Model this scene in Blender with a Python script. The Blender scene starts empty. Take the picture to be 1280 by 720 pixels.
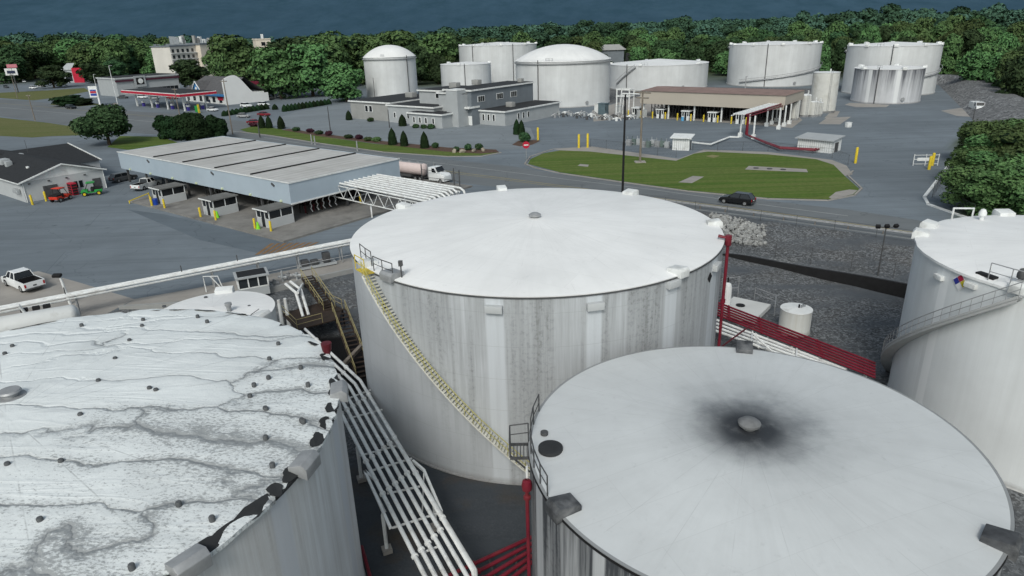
SKYS, SUNS = 0.125, 1.6
import bpy, bmesh, math, random
from mathutils import Vector, Matrix, noise
random.seed(7)
R_ = math.radians
sc = bpy.context.scene
col = sc.collection
PI = math.pi
# ------------------------------------------------------------------ camera
FPX, PIT, ROL, HC = 843.3, R_(21.187), R_(-1.792), 30.84
_F = Vector((0, math.cos(PIT), -math.sin(PIT)))
_U0 = Vector((0, math.sin(PIT), math.cos(PIT)))
_R0 = Vector((1, 0, 0))
_R = _R0 * math.cos(ROL) + _U0 * math.sin(ROL)
_U = _U0 * math.cos(ROL) - _R0 * math.sin(ROL)
cam = bpy.data.objects.new('camera', bpy.data.cameras.new('camera'))
col.objects.link(cam)
m = Matrix((_R, _U, -_F)).transposed().to_4x4()
m.translation = (0, 0, HC)
cam.matrix_world = m
cam.data.sensor_width = 36
cam.data.lens = 36 * FPX / 1280
cam.data.clip_start = 0.5
cam.data.clip_end = 30000
sc.camera = cam

def G(px, py, z=3.5):
    """photo point -> place on the level z"""
    d = _F + _R * ((px - 640) / FPX) - _U * ((py - 360) / FPX)
    t = (z - HC) / d.z
    return Vector((d.x * t, d.y * t, z))
def Zat(px, py, p):
    d = _F + _R * ((px - 640) / FPX) - _U * ((py - 360) / FPX)
    return HC + d.z * math.hypot(p[0], p[1]) / math.hypot(d.x, d.y)
# site grid: u runs along the road, v away from the viewer
def S(u, v, z=3.5):
    return Vector((.785 * u + .62 * v, -.62 * u + .785 * v, z))
def iS(p):
    return (.785 * p[0] - .62 * p[1], .62 * p[0] + .785 * p[1])
TH = math.atan2(-.62, .785)
Z0 = 3.5
# ------------------------------------------------------------------ materials
MATS = {}
def nt(m):
    m.use_nodes = True
    return m.node_tree
def link(t, a, b): t.links.new(a, b)
def node(t, typ, **kw):
    n = t.nodes.new(typ)
    for k, v in kw.items():
        if k.startswith('i_'):
            key = k[2:]
            key = int(key) if key.isdigit() else key.replace('_', ' ')
            n.inputs[key].default_value = v
        else: setattr(n, k, v)
    return n
def mth(t, op, a, b=None, c=None, clamp=False):
    n = t.nodes.new('ShaderNodeMath'); n.operation = op; n.use_clamp = clamp
    for i, x in enumerate((a, b, c)):
        if x is None: continue
        if isinstance(x, (int, float)): n.inputs[i].default_value = x
        else: link(t, x, n.inputs[i])
    return n.outputs[0]
def mixc(t, f, a, b, mode='MIX'):
    n = t.nodes.new('ShaderNodeMix'); n.data_type = 'RGBA'; n.blend_type = mode
    for i, x in ((0, f), (6, a), (7, b)):
        if isinstance(x, (int, float)): n.inputs[i].default_value = x
        elif isinstance(x, (tuple, list)): n.inputs[i].default_value = tuple(x)[:3] + (1,)
        else: link(t, x, n.inputs[i])
    return n.outputs[2]
def ramp(t, f, stops, interp='LINEAR'):
    n = t.nodes.new('ShaderNodeValToRGB'); e = n.color_ramp.elements; n.color_ramp.interpolation = interp
    while len(e) < len(stops): e.new(0.5)
    for el, (p, c) in zip(e, stops):
        el.position = p
        el.color = (c, c, c, 1) if isinstance(c, (int, float)) else tuple(c)[:3] + (1,)
    link(t, f, n.inputs[0]); return n.outputs[0]
def noi(t, vec, scale, detail=4, rough=.55, dist=0):
    n = node(t, 'ShaderNodeTexNoise'); n.inputs['Scale'].default_value = scale
    n.inputs['Detail'].default_value = detail; n.inputs['Roughness'].default_value = rough; n.inputs['Distortion'].default_value = dist
    link(t, vec, n.inputs['Vector']); return n.outputs['Fac']
def base(name):
    m = bpy.data.materials.new(name); t = nt(m)
    return m, t, t.nodes['Principled BSDF']
def bump(t, b, h, strength=.3, dist=.1):
    n = node(t, 'ShaderNodeBump'); n.inputs['Strength'].default_value = strength; n.inputs['Distance'].default_value = dist
    link(t, h, n.inputs['Height']); link(t, n.outputs[0], b.inputs['Normal'])
def sm(name, c, rough=.6, var=.18, scale=1.5, metal=0, dirt=None, dscale=.6, coord='Object', spec=.3):
    """plain paint or metal with a worn, uneven tone"""
    if name in MATS: return MATS[name]
    m, t, b = base(name)
    tc = node(t, 'ShaderNodeTexCoord').outputs[coord]
    f = noi(t, tc, scale, 6, .6)
    d = [x * (1 - var) for x in c]; l = [min(1, x * (1 + var)) for x in c]
    cc = ramp(t, f, [(.25, d), (.75, l)])
    if dirt:
        g = noi(t, tc, dscale, 8, .65)
        cc = mixc(t, ramp(t, g, [(.5, 0), (.72, .8)]), cc, dirt)
    link(t, cc, b.inputs['Base Color']); b.inputs['Roughness'].default_value = rough; b.inputs['Metallic'].default_value = metal
    b.inputs['Specular IOR Level'].default_value = spec
    MATS[name] = m; return m

W_ = sm('white_paint', (.68, .70, .70), .5, .08, .8, dirt=(.42, .42, .40))
WP = sm('white_pipe_paint', (.70, .72, .72), .45, .12, 1.2, dirt=(.45, .44, .42), dscale=1.1)
WR = sm('white_car_paint', (.72, .74, .75), .25, .03, .5, spec=.5)
RD = sm('red_pipe_paint', (.155, .013, .026), .45, .3, .8, dirt=(.16, .03, .03))
RDD = sm('dark_red_paint', (.09, .01, .016), .5, .3, 1.5)
YL = sm('yellow_paint', (.62, .47, .035), .5, .15, 2, dirt=(.35, .28, .08))
YLD = sm('faded_yellow_paint', (.30, .26, .13), .6, .25, 2)
GV = sm('galvanised_steel', (.33, .34, .35), .5, .2, 2, .3)
GVD = sm('dark_steel', (.07, .072, .075), .6, .3, 2)
BRN = sm('rusty_brown_steel', (.035, .024, .018), .75, .35, 1.2)
BK = sm('black_rubber', (.012, .012, .013), .7, .2, 3)
BKM = sm('black_matt', (.012, .012, .013), .7, .3, 2)
GL = sm('dark_window_glass', (.012, .015, .018), .12, .2, .4, spec=.6)
GLB = sm('tinted_window_glass', (.03, .035, .04), .15, .3, .5, spec=.6)
CON = sm('weathered_concrete', (.30, .285, .265), .85, .16, .5, dirt=(.18, .175, .165), dscale=.25)
COND = sm('stained_concrete', (.20, .195, .185), .85, .25, .4, dirt=(.07, .07, .07), dscale=.18)
PANEL = sm('blue_grey_panel', (.36, .43, .495), .55, .06, .25, dirt=(.29, .36, .42), dscale=.12)
PANW = sm('white_grey_panel', (.44, .46, .47), .6, .06, .5)
WOOD = sm('grey_timber', (.19, .165, .14), .85, .25, 3)
CREAM = sm('cream_render', (.64, .58, .49), .8, .08, .1)
CREAMD = sm('tan_render', (.48, .41, .31), .8, .08, .1)
TAN = sm('tan_fascia_panel', (.40, .365, .315), .7, .06, .1)
ROOFB = sm('brown_roof', (.22, .155, .138), .8, .2, .4)
ROOFD = sm('dark_felt_roof', (.026, .028, .031), .85, .25, .5)
SHING = sm('charcoal_shingle', (.022, .024, .027), .9, .3, 1.5)
SHINGG = sm('grey_shingle', (.09, .09, .095), .9, .25, .8)
GRW = sm('light_grey_block', (.35, .372, .385), .8, .08, .5)
GRB = sm('warm_grey_block', (.29, .295, .29), .8, .1, .5)
GRD = sm('mid_grey_cladding', (.155, .178, .20), .75, .12, .4)
GREENP = sm('green_paint', (.02, .26, .05), .4, .1, 1)
REDP = sm('bright_red_paint', (.55, .04, .02), .4, .1, 1)
CRIM = sm('crimson_panel', (.42, .015, .04), .5, .1, .3)
BLUEP = sm('blue_panel', (.02, .06, .30), .5, .1, .5)
BLUEL = sm('sky_blue_trim', (.04, .17, .38), .5, .1, .5)
LIME = sm('lime_plastic', (.22, .65, .03), .5, .05, 1)
TRUNK = sm('tree_bark', (.06, .045, .032), .9, .3, 2)
MULCH = sm('bark_mulch', (.09, .055, .04), .95, .4, 2)
HUB = sm('wheel_rim_metal', (.35, .36, .37), .35, .15, 3, .6)
LAMPG = sm('pale_lamp_lens', (.55, .62, .42), .3, .05, 1)
PINK = sm('pinkish_white_tank', (.62, .52, .50), .4, .08, .5)
STONE = sm('pale_limestone', (.27, .275, .27), .9, .55, 1.6)

def asphalt(name, c, stain=.35, seam=True, rough=.9):
    m, t, b = base(name)
    tc = node(t, 'ShaderNodeTexCoord').outputs['Object']
    f1 = noi(t, tc, .035, 5, .6, .4); f2 = noi(t, tc, .25, 6, .65); f3 = noi(t, tc, 9, 2, .5)
    mp = node(t, 'ShaderNodeMapping'); mp.inputs['Rotation'].default_value = (0, 0, TH); mp.inputs['Scale'].default_value = (.05, .9, 1)
    link(t, tc, mp.inputs[0]); f4 = noi(t, mp.outputs[0], .5, 4, .6)
    a = mixc(t, ramp(t, f1, [(.35, 0), (.65, 1)]), [x * (1 - stain * .6) for x in c], [x * (1 + stain * .45) for x in c])
    a = mixc(t, ramp(t, f2, [(.3, .5), (.7, 0)]), a, [x * .72 for x in c])
    a = mixc(t, ramp(t, f4, [(.42, 0), (.75, .35)]), a, [x * 1.35 for x in c])
    a = mixc(t, ramp(t, f3, [(.2, .3), (.8, 0)]), a, [x * .7 for x in c])
    if seam:
        v = node(t, 'ShaderNodeTexVoronoi'); v.feature = 'DISTANCE_TO_EDGE'; v.inputs['Scale'].default_value = .055
        wv = node(t, 'ShaderNodeTexNoise'); wv.inputs['Scale'].default_value = .3; link(t, tc, wv.inputs[0])
        vv = node(t, 'ShaderNodeVectorMath'); vv.operation = 'MULTIPLY_ADD'; vv.inputs[1].default_value = (5, 5, 5)
        link(t, wv.outputs['Color'], vv.inputs[0]); link(t, tc, vv.inputs[2]); link(t, vv.outputs[0], v.inputs['Vector'])
        a = mixc(t, ramp(t, v.outputs[0], [(.0, .55), (.006, 0)]), a, [x * .45 for x in c])
    link(t, a, b.inputs['Base Color']); b.inputs['Roughness'].default_value = rough; b.inputs['Specular IOR Level'].default_value = .25
    return m
ASPH = asphalt('asphalt', (.158, .187, .213))
ASPL = asphalt('light_asphalt', (.20, .228, .25), .25)
ASPD = asphalt('dark_asphalt', (.118, .145, .17), .25)
ASPR = asphalt('road_asphalt', (.15, .165, .175), .22)

def grass(name, a, b_, c):
    m, t, b = base(name)
    tc = node(t, 'ShaderNodeTexCoord').outputs['Object']
    f = noi(t, tc, .09, 5, .6); g = noi(t, tc, 1.4, 6, .7)
    mp = node(t, 'ShaderNodeMapping'); mp.inputs['Rotation'].default_value = (0, 0, TH + .1); mp.inputs['Scale'].default_value = (.02, .55, 1)
    link(t, tc, mp.inputs[0]); s = noi(t, mp.outputs[0], 1.6, 3, .5)
    cc = mixc(t, ramp(t, f, [(.35, 0), (.65, 1)]), a, b_)
    cc = mixc(t, ramp(t, s, [(.38, 0), (.6, .8)]), cc, c)
    cc = mixc(t, ramp(t, g, [(.3, .55), (.62, 0)]), cc, [x * .55 for x in a])
    link(t, cc, b.inputs['Base Color']); b.inputs['Roughness'].default_value = .95; b.inputs['Specular IOR Level'].default_value = .1
    bump(t, b, g, .6, .15)
    return m
GRASS = grass('mown_grass', (.066, .122, .022), (.088, .148, .028), (.14, .168, .052))
GRASSL = grass('pale_verge_grass', (.10, .125, .04), (.13, .14, .055), (.15, .15, .07))

def gravel(name, c, big=3.2):
    m, t, b = base(name)
    tc = node(t, 'ShaderNodeTexCoord').outputs['Object']
    v = node(t, 'ShaderNodeTexVoronoi'); v.inputs['Scale'].default_value = big; link(t, tc, v.inputs['Vector'])
    f = noi(t, tc, .12, 5, .6)
    sep = node(t, 'ShaderNodeSeparateColor'); link(t, v.outputs['Color'], sep.inputs[0])
    cc = ramp(t, sep.outputs[0], [(0, [x * .35 for x in c]), (.55, c), (1, [x * 2.1 for x in c])])
    cc = mixc(t, ramp(t, f, [(.42, 0), (.62, .75)]), cc, [x * .9 for x in c])
    link(t, cc, b.inputs['Base Color']); b.inputs['Roughness'].default_value = .95; b.inputs['Specular IOR Level'].default_value = .15
    bump(t, b, v.outputs['Distance'], .5, .1)
    return m
GRAVEL = gravel('crushed_stone', (.115, .118, .122))

def groundmat():
    m, t, b = base('ground_surface')
    tc = node(t, 'ShaderNodeTexCoord').outputs['Object']
    at = node(t, 'ShaderNodeAttribute'); at.attribute_name = 'zone'
    sp = node(t, 'ShaderNodeSeparateColor'); link(t, at.outputs['Color'], sp.inputs[0])
    # asphalt
    c = (.158, .187, .213)
    f1 = noi(t, tc, .03, 5, .6, .4); f2 = noi(t, tc, .22, 6, .65); f3 = noi(t, tc, 9, 2, .5)
    a = mixc(t, ramp(t, f1, [(.35, 0), (.65, 1)]), [x * .8 for x in c], [x * 1.22 for x in c])
    a = mixc(t, ramp(t, f2, [(.3, .45), (.7, 0)]), a, [x * .72 for x in c])
    mp = node(t, 'ShaderNodeMapping'); mp.inputs['Rotation'].default_value = (0, 0, TH); mp.inputs['Scale'].default_value = (.06, .7, 1)
    link(t, tc, mp.inputs[0]); f4 = noi(t, mp.outputs[0], .5, 4, .6)
    a = mixc(t, ramp(t, f4, [(.45, 0), (.75, .4)]), a, [x * 1.4 for x in c])
    a = mixc(t, ramp(t, f3, [(.2, .3), (.8, 0)]), a, [x * .7 for x in c])
    v = node(t, 'ShaderNodeTexVoronoi'); v.feature = 'DISTANCE_TO_EDGE'; v.inputs['Scale'].default_value = .05
    wv = node(t, 'ShaderNodeTexNoise'); wv.inputs['Scale'].default_value = .3; link(t, tc, wv.inputs[0])
    vv = node(t, 'ShaderNodeVectorMath'); vv.operation = 'MULTIPLY_ADD'; vv.inputs[1].default_value = (5, 5, 5)
    link(t, wv.outputs['Color'], vv.inputs[0]); link(t, tc, vv.inputs[2]); link(t, vv.outputs[0], v.inputs['Vector'])
    a = mixc(t, ramp(t, v.outputs[0], [(0, .5), (.005, 0)]), a, [x * .5 for x in c])
    def pave_detail(a, c):
        mpa = node(t, 'ShaderNodeMapping'); mpa.inputs['Rotation'].default_value = (0, 0, TH + .35); link(t, tc, mpa.inputs[0])
        br = node(t, 'ShaderNodeTexBrick'); br.inputs['Scale'].default_value = .085; br.inputs['Mortar Size'].default_value = .004; br.inputs['Color1'].default_value = (0, 0, 0, 1); br.inputs['Color2'].default_value = (1, 1, 1, 1); br.inputs['Mortar'].default_value = (.5, .5, .5, 1); br.inputs['Bias'].default_value = -.2
        br.offset = .37; br.inputs['Brick Width'].default_value = 2.6; br.inputs['Row Height'].default_value = .9
        link(t, mpa.outputs[0], br.inputs['Vector'])
        a = mixc(t, mth(t, 'MULTIPLY', br.outputs['Fac'], ramp(t, noi(t, tc, .06, 3, .6), [(.45, 0), (.6, .6)])), a, [x * .5 for x in c])
        a = mixc(t, mth(t, 'MULTIPLY', ramp(t, br.outputs['Color'], [(.55, 0), (.8, .22)]), 1), a, [x * .62 for x in c])
        ov = node(t, 'ShaderNodeTexVoronoi'); ov.inputs['Scale'].default_value = .28; link(t, tc, ov.inputs['Vector'])
        a = mixc(t, mth(t, 'MULTIPLY', ramp(t, ov.outputs['Distance'], [(0, .8), (.16, 0)]), ramp(t, noi(t, tc, .05, 3, .6), [(.47, 0), (.6, 1)])), a, [x * .35 for x in c])
        wv_ = node(t, 'ShaderNodeTexNoise'); wv_.inputs['Scale'].default_value = 1; wv_.inputs['Detail'].default_value = 3; mq = node(t, 'ShaderNodeMapping'); mq.inputs['Rotation'].default_value = (0, 0, TH - .12); mq.inputs['Scale'].default_value = (.018, 1.3, 1); link(t, tc, mq.inputs[0]); link(t, mq.outputs[0], wv_.inputs[0])
        a = mixc(t, ramp(t, wv_.outputs['Fac'], [(.52, 0), (.68, .3)]), a, [x * .55 for x in c])
        return a
    a = pave_detail(a, c)
    # gravel with bands of fines
    v2 = node(t, 'ShaderNodeTexVoronoi'); v2.inputs['Scale'].default_value = 5.0; link(t, tc, v2.inputs['Vector'])
    s2 = node(t, 'ShaderNodeSeparateColor'); link(t, v2.outputs['Color'], s2.inputs[0])
    g = (.135, .142, .148)
    gc = ramp(t, s2.outputs[0], [(0, [x * .45 for x in g]), (.6, g), (1, [x * 1.8 for x in g])])
    gc = mixc(t, ramp(t, noi(t, tc, 7, 3, .7), [(.35, .6), (.58, 0)]), gc, (.04, .043, .047))
    mp2 = node(t, 'ShaderNodeMapping'); mp2.inputs['Rotation'].default_value = (0, 0, TH + .25); mp2.inputs['Scale'].default_value = (.045, .2, 1)
    link(t, tc, mp2.inputs[0]); f5 = noi(t, mp2.outputs[0], 1.0, 5, .6, .3)
    fine = mixc(t, noi(t, tc, .5, 6, .7), (.055, .064, .075), (.115, .126, .138))
    gc = mixc(t, ramp(t, f5, [(.46, 0), (.62, 1)]), gc, fine)
    gc = mixc(t, ramp(t, sp.outputs[2], [(.2, 0), (.5, .92)]), gc, mixc(t, noi(t, mp2.outputs[0], 2.2, 5, .65), (.034, .041, .049), (.066, .075, .086)))
    rust = noi(t, tc, .16, 4, .6)
    gc = mixc(t, mth(t, 'MULTIPLY', ramp(t, rust, [(.52, 0), (.7, .9)]), sp.outputs[2]), gc, (.085, .062, .04))
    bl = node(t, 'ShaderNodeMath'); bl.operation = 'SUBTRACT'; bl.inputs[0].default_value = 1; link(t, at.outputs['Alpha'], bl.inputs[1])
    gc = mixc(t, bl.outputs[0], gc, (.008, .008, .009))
    # grass
    gf = noi(t, tc, .02, 6, .6)
    gr = mixc(t, ramp(t, gf, [(.35, 0), (.65, 1)]), (.03, .05, .015), (.075, .09, .035))
    r = mixc(t, sp.outputs[0], a, gc)
    r = mixc(t, sp.outputs[1], r, gr)
    link(t, r, b.inputs['Base Color']); b.inputs['Roughness'].default_value = .92; b.inputs['Specular IOR Level'].default_value = .2
    bump(t, b, mth(t, 'MULTIPLY', v2.outputs['Distance'], sp.outputs[0]), .35, .06)
    return m

def foliage(name, a, b_, c):
    m, t, b = base(name)
    tc = node(t, 'ShaderNodeTexCoord').outputs['Object']
    oi = node(t, 'ShaderNodeObjectInfo')
    f = noi(t, tc, .45, 4, .65); g = noi(t, tc, 3.5, 2, .5)
    cc = mixc(t, ramp(t, f, [(.36, 0), (.64, 1)]), a, b_)
    cc = mixc(t, ramp(t, g, [(.5, 0), (.8, .7)]), cc, c)
    hs = node(t, 'ShaderNodeHueSaturation')
    link(t, mth(t, 'MULTIPLY_ADD', oi.outputs['Random'], .065, .45), hs.inputs['Hue'])
    link(t, mth(t, 'MULTIPLY_ADD', oi.outputs['Random'], .85, .60), hs.inputs['Value'])
    hs.inputs['Saturation'].default_value = .97
    link(t, cc, hs.inputs['Color'])
    link(t, hs.outputs[0], b.inputs['Base Color']); b.inputs['Roughness'].default_value = .85; b.inputs['Specular IOR Level'].default_value = .12
    return m
LEAF = foliage('broad_leaf', (.034, .082, .028), (.080, .165, .056), (.16, .255, .115))
LEAFD = foliage('dark_leaf', (.017, .048, .020), (.040, .094, .038), (.09, .155, .07))
LEAFF = foliage('far_leaf', (.028, .070, .050), (.054, .112, .076), (.092, .158, .105))  # bluish distance haze painted into the leaf colour
LEAFY = foliage('evergreen_leaf', (.008, .024, .009), (.014, .038, .014), (.02, .05, .02))
LEAFR = foliage('purple_leaf', (.05, .018, .024), (.08, .026, .034), (.10, .04, .045))
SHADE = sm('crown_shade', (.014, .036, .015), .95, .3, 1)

def shellmat(name, clean, dirty, Rr, h, amt=.7, top=.5, fine=1.0, strips=(), stripc=(.52, .55, .58), speck=.0, calm=None, plates=True, rust=0):
    """painted steel tank shell: vertical run-off streaks, plate seams, wiped strips below the overflow boxes"""
    m, t, b = base(name)
    tc = node(t, 'ShaderNodeTexCoord').outputs['Object']
    s = node(t, 'ShaderNodeSeparateXYZ'); link(t, tc, s.inputs[0])
    ang = mth(t, 'ARCTAN2', s.outputs[1], s.outputs[0])
    arc = mth(t, 'MULTIPLY', ang, Rr)
    cv = node(t, 'ShaderNodeCombineXYZ'); link(t, arc, cv.inputs[0]); link(t, mth(t, 'MULTIPLY', s.outputs[2], .035), cv.inputs[2])
    n1 = noi(t, cv.outputs[0], .55 * fine, 7, .72); n2 = noi(t, cv.outputs[0], 2.6 * fine, 5, .7)
    cv2 = node(t, 'ShaderNodeCombineXYZ'); link(t, arc, cv2.inputs[0]); link(t, s.outputs[2], cv2.inputs[2])
    n3 = noi(t, cv2.outputs[0], 3.2, 4, .7); n4 = noi(t, cv2.outputs[0], .18, 4, .6)
    st = mth(t, 'MULTIPLY_ADD', n2, .55, mth(t, 'MULTIPLY', n1, .6))
    st = ramp(t, st, [(.44, 0), (.72, 1)])
    zf = mth(t, 'DIVIDE', s.outputs[2], h, clamp=True)
    wt = mth(t, 'MULTIPLY_ADD', mth(t, 'POWER', zf, 2.2), top, amt)
    st = mth(t, 'MULTIPLY', st, wt, clamp=True)
    if speck:
        sp = mth(t, 'MULTIPLY', ramp(t, n3, [(.5, 0), (.6, 1)]), ramp(t, n1, [(.46, 0), (.6, 1)]))
        st = mth(t, 'MULTIPLY_ADD', sp, speck, st, clamp=True)
    if calm:
        a0, a1 = calm   # angle range (rad) over which the shell stays smoother
        cm = node(t, 'ShaderNodeMapRange'); cm.interpolation_type = 'SMOOTHSTEP'
        cm.inputs['From Min'].default_value = a0; cm.inputs['From Max'].default_value = a1
        cm.inputs['To Min'].default_value = .25; cm.inputs['To Max'].default_value = 1
        link(t, mth(t, 'MULTIPLY_ADD', s.outputs[2], .035, ang), cm.inputs[0]); st = mth(t, 'MULTIPLY', st, cm.outputs[0])
    cc = mixc(t, ramp(t, n4, [(.3, 0), (.7, 1)]), [x * .88 for x in clean], [x * 1.06 for x in clean])
    cc = mixc(t, st, cc, dirty)
    if strips:
        mask = None
        for ac, hw in strips:
            x = mth(t, 'ABSOLUTE', mth(t, 'SUBTRACT', ang, ac))
            x = mth(t, 'MULTIPLY', mth(t, 'SUBTRACT', hw * 1.15, x), 1 / (hw * .3), clamp=True)
            mask = x if mask is None else mth(t, 'MAXIMUM', mask, x)
        mask = mth(t, 'MULTIPLY', mask, ramp(t, n2, [(.2, 1), (.9, .55)]))
        cc = mixc(t, mask, cc, stripc)
    if plates:
        # courses of plates: thin darker weld lines
        zz = mth(t, 'FRACT', mth(t, 'DIVIDE', s.outputs[2], 2.44))
        ln = mth(t, 'LESS_THAN', mth(t, 'ABSOLUTE', mth(t, 'SUBTRACT', zz, .5)), .006)
        cc = mixc(t, mth(t, 'MULTIPLY', ln, .34), cc, dirty)
        aa = mth(t, 'LESS_THAN', mth(t, 'ABSOLUTE', mth(t, 'SUBTRACT', mth(t, 'FRACT', mth(t, 'MULTIPLY_ADD', mth(t, 'FLOOR', mth(t, 'ADD', mth(t, 'DIVIDE', s.outputs[2], 2.44), .5)), .37, mth(t, 'DIVIDE', arc, 7.3))), .5)), .0028)
        cc = mixc(t, mth(t, 'MULTIPLY', aa, .3), cc, dirty)
    # grime at the foot
    ft = ramp(t, mth(t, 'MULTIPLY_ADD', n3, .4, s.outputs[2]), [(.2, 1), (.75, 0)])
    cc = mixc(t, mth(t, 'MULTIPLY', ft, .55), cc, (.12, .10, .08))
    link(t, cc, b.inputs['Base Color']); b.inputs['Roughness'].default_value = .62; b.inputs['Specular IOR Level'].default_value = .25
    bump(t, b, n4, .12, .25)
    return m

def roofmat(name, c, mode, Rr):
    m, t, b = base(name)
    tc = node(t, 'ShaderNodeTexCoord').outputs['Object']
    s = node(t, 'ShaderNodeSeparateXYZ'); link(t, tc, s.inputs[0])
    ang = mth(t, 'ARCTAN2', s.outputs[1], s.outputs[0])
    rr = mth(t, 'POWER', mth(t, 'ADD', mth(t, 'MULTIPLY', s.outputs[0], s.outputs[0]), mth(t, 'MULTIPLY', s.outputs[1], s.outputs[1])), .5)
    n1 = noi(t, tc, .16, 6, .6); n2 = noi(t, tc, .9, 6, .65)
    pv = node(t, 'ShaderNodeCombineXYZ'); link(t, mth(t, 'MULTIPLY', mth(t, 'COSINE', ang), 9), pv.inputs[0]); link(t, mth(t, 'MULTIPLY', mth(t, 'SINE', ang), 9), pv.inputs[1]); link(t, mth(t, 'MULTIPLY', rr, .12), pv.inputs[2])
    n3 = noi(t, pv.outputs[0], 1.1, 5, .65)
    cc = mixc(t, ramp(t, n1, [(.3, 0), (.7, 1)]), [x * .9 for x in c], [x * 1.05 for x in c])
    cc = mixc(t, ramp(t, n3, [(.46, 0), (.75, .34)]), cc, [x * .76 for x in c])
    # plate seams along the radius
    fr = mth(t, 'FRACT', mth(t, 'MULTIPLY', ang, 24 / (2 * PI)))
    sl = mth(t, 'LESS_THAN', mth(t, 'MULTIPLY', mth(t, 'ABSOLUTE', mth(t, 'SUBTRACT', fr, .5)), rr), .07 if mode != 'membrane' else .1)
    sb = noi(t, tc, .5, 3, .6)
    sl = mth(t, 'MULTIPLY', sl, ramp(t, sb, [(.42, 0), (.6, .5)]))
    cc = mixc(t, sl, cc, [x * (.72 if mode != 'membrane' else .45) for x in c])
    if mode != 'membrane':
        br = node(t, 'ShaderNodeTexBrick'); br.inputs['Scale'].default_value = .2; br.inputs['Mortar Size'].default_value = .004; br.inputs['Brick Width'].default_value = 1.6; br.inputs['Row Height'].default_value = .48; br.offset = .43
        br.inputs['Color1'].default_value = (0, 0, 0, 1); br.inputs['Color2'].default_value = (1, 1, 1, 1); br.inputs['Mortar'].default_value = (.5, .5, .5, 1)
        mb_ = node(t, 'ShaderNodeMapping'); mb_.inputs['Rotation'].default_value = (0, 0, .5 if mode == 'plain' else -.35); link(t, tc, mb_.inputs[0]); link(t, mb_.outputs[0], br.inputs['Vector'])
        cc = mixc(t, mth(t, 'MULTIPLY', br.outputs['Fac'], .28), cc, [x * .72 for x in c])
        cc = mixc(t, ramp(t, br.outputs['Color'], [(.5, 0), (1, .16)]), cc, [x * .84 for x in c])
        spot = noi(t, tc, 1.7, 6, .7)
        cc = mixc(t, ramp(t, spot, [(.60, 0), (.74, .35)]), cc, [x * .62 for x in c])
    if mode == 'stain':
        n5 = noi(t, tc, .35, 6, .65)
        n6 = noi(t, pv.outputs[0], 1.6, 4, .6)
        n7 = noi(t, tc, .75, 7, .7)
        r2 = mth(t, 'ADD', rr, mth(t, 'MULTIPLY_ADD', n5, -4.4, mth(t, 'MULTIPLY_ADD', n6, -.35, mth(t, 'MULTIPLY_ADD', n7, -1.3, 3.0))))
        r2 = mth(t, 'MULTIPLY_ADD', s.outputs[0], -.20, mth(t, 'MULTIPLY_ADD', s.outputs[1], -.14, r2))
        cc = mixc(t, ramp(t, mth(t, 'DIVIDE', r2, 9), [(.0, .92), (.12, .82), (.25, .52), (.38, .24), (.54, .08), (.8, 0)]), cc, (.040, .050, .064))
        # water marks
        w = noi(t, tc, .22, 3, .5, 1.2)
        core = ramp(t, mth(t, 'DIVIDE', rr, 3.2), [(.12, .98), (.36, .9), (.62, .38), (1, 0)])
        cc = mixc(t, core, cc, (.026, .029, .034))
        cc = mixc(t, ramp(t, n2, [(.5, 0), (.8, .25)]), cc, [x * .75 for x in c])
        rim = mth(t, 'GREATER_THAN', rr, Rr - .1)
        cc = mixc(t, mth(t, 'MULTIPLY', rim, .6), cc, (.06, .065, .07))
    if mode == 'membrane':
        wv = node(t, 'ShaderNodeTexNoise'); wv.inputs['Scale'].default_value = .32; wv.inputs['Detail'].default_value = 5; link(t, tc, wv.inputs[0])
        mp = node(t, 'ShaderNodeMapping'); mp.inputs['Scale'].default_value = (.075, .34, .0); mp.inputs['Rotation'].default_value = (0, 0, .18)
        link(t, tc, mp.inputs[0])
        vv = node(t, 'ShaderNodeVectorMath'); vv.operation = 'MULTIPLY_ADD'; vv.inputs[1].default_value = (.9, .9, 0)
        link(t, wv.outputs['Color'], vv.inputs[0]); link(t, mp.outputs[0], vv.inputs[2])
        v = node(t, 'ShaderNodeTexVoronoi'); v.feature = 'DISTANCE_TO_EDGE'; v.inputs['Scale'].default_value = 1.0; v.inputs['Randomness'].default_value = 1
        link(t, vv.outputs[0], v.inputs['Vector'])
        side = mth(t, 'MULTIPLY_ADD', s.outputs[0], .027, mth(t, 'MULTIPLY', s.outputs[1], -.012))
        keep = ramp(t, mth(t, 'ADD', noi(t, tc, .2, 3, .6), side), [(.42, 0), (.56, 1)])
        crack = mth(t, 'MULTIPLY', ramp(t, v.outputs[0], [(0, .95), (.004, .5), (.010, 0)]), ramp(t, noi(t, tc, .8, 3, .6), [(.36, .25), (.56, 1)]))
        cc = mixc(t, mth(t, 'MULTIPLY', crack, keep), cc, (.055, .06, .065))
        # mould: fine specks gathered along cracks and towards the near side
        halo = ramp(t, v.outputs[0], [(0, 1), (.05, .3), (.16, 0)])
        low = ramp(t, mth(t, 'ADD', noi(t, tc, .17, 5, .6, .6), side), [(.55, 0), (.8, 1)])
        mpn = node(t, 'ShaderNodeMapping'); mpn.inputs['Scale'].default_value = (1, 1.8, 1); mpn.inputs['Rotation'].default_value = (0, 0, .2); link(t, tc, mpn.inputs[0])
        fine = noi(t, mpn.outputs[0], 5.5, 6, .75)
        msk = mth(t, 'MULTIPLY', mth(t, 'ADD', mth(t, 'MULTIPLY', halo, .6), .28), low)
        sp = ramp(t, mth(t, 'ADD', fine, mth(t, 'MULTIPLY', msk, .38)), [(.62, 0), (.74, 1)])
        cc = mixc(t, mth(t, 'MULTIPLY', sp, .68), cc, (.12, .125, .13))
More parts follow.
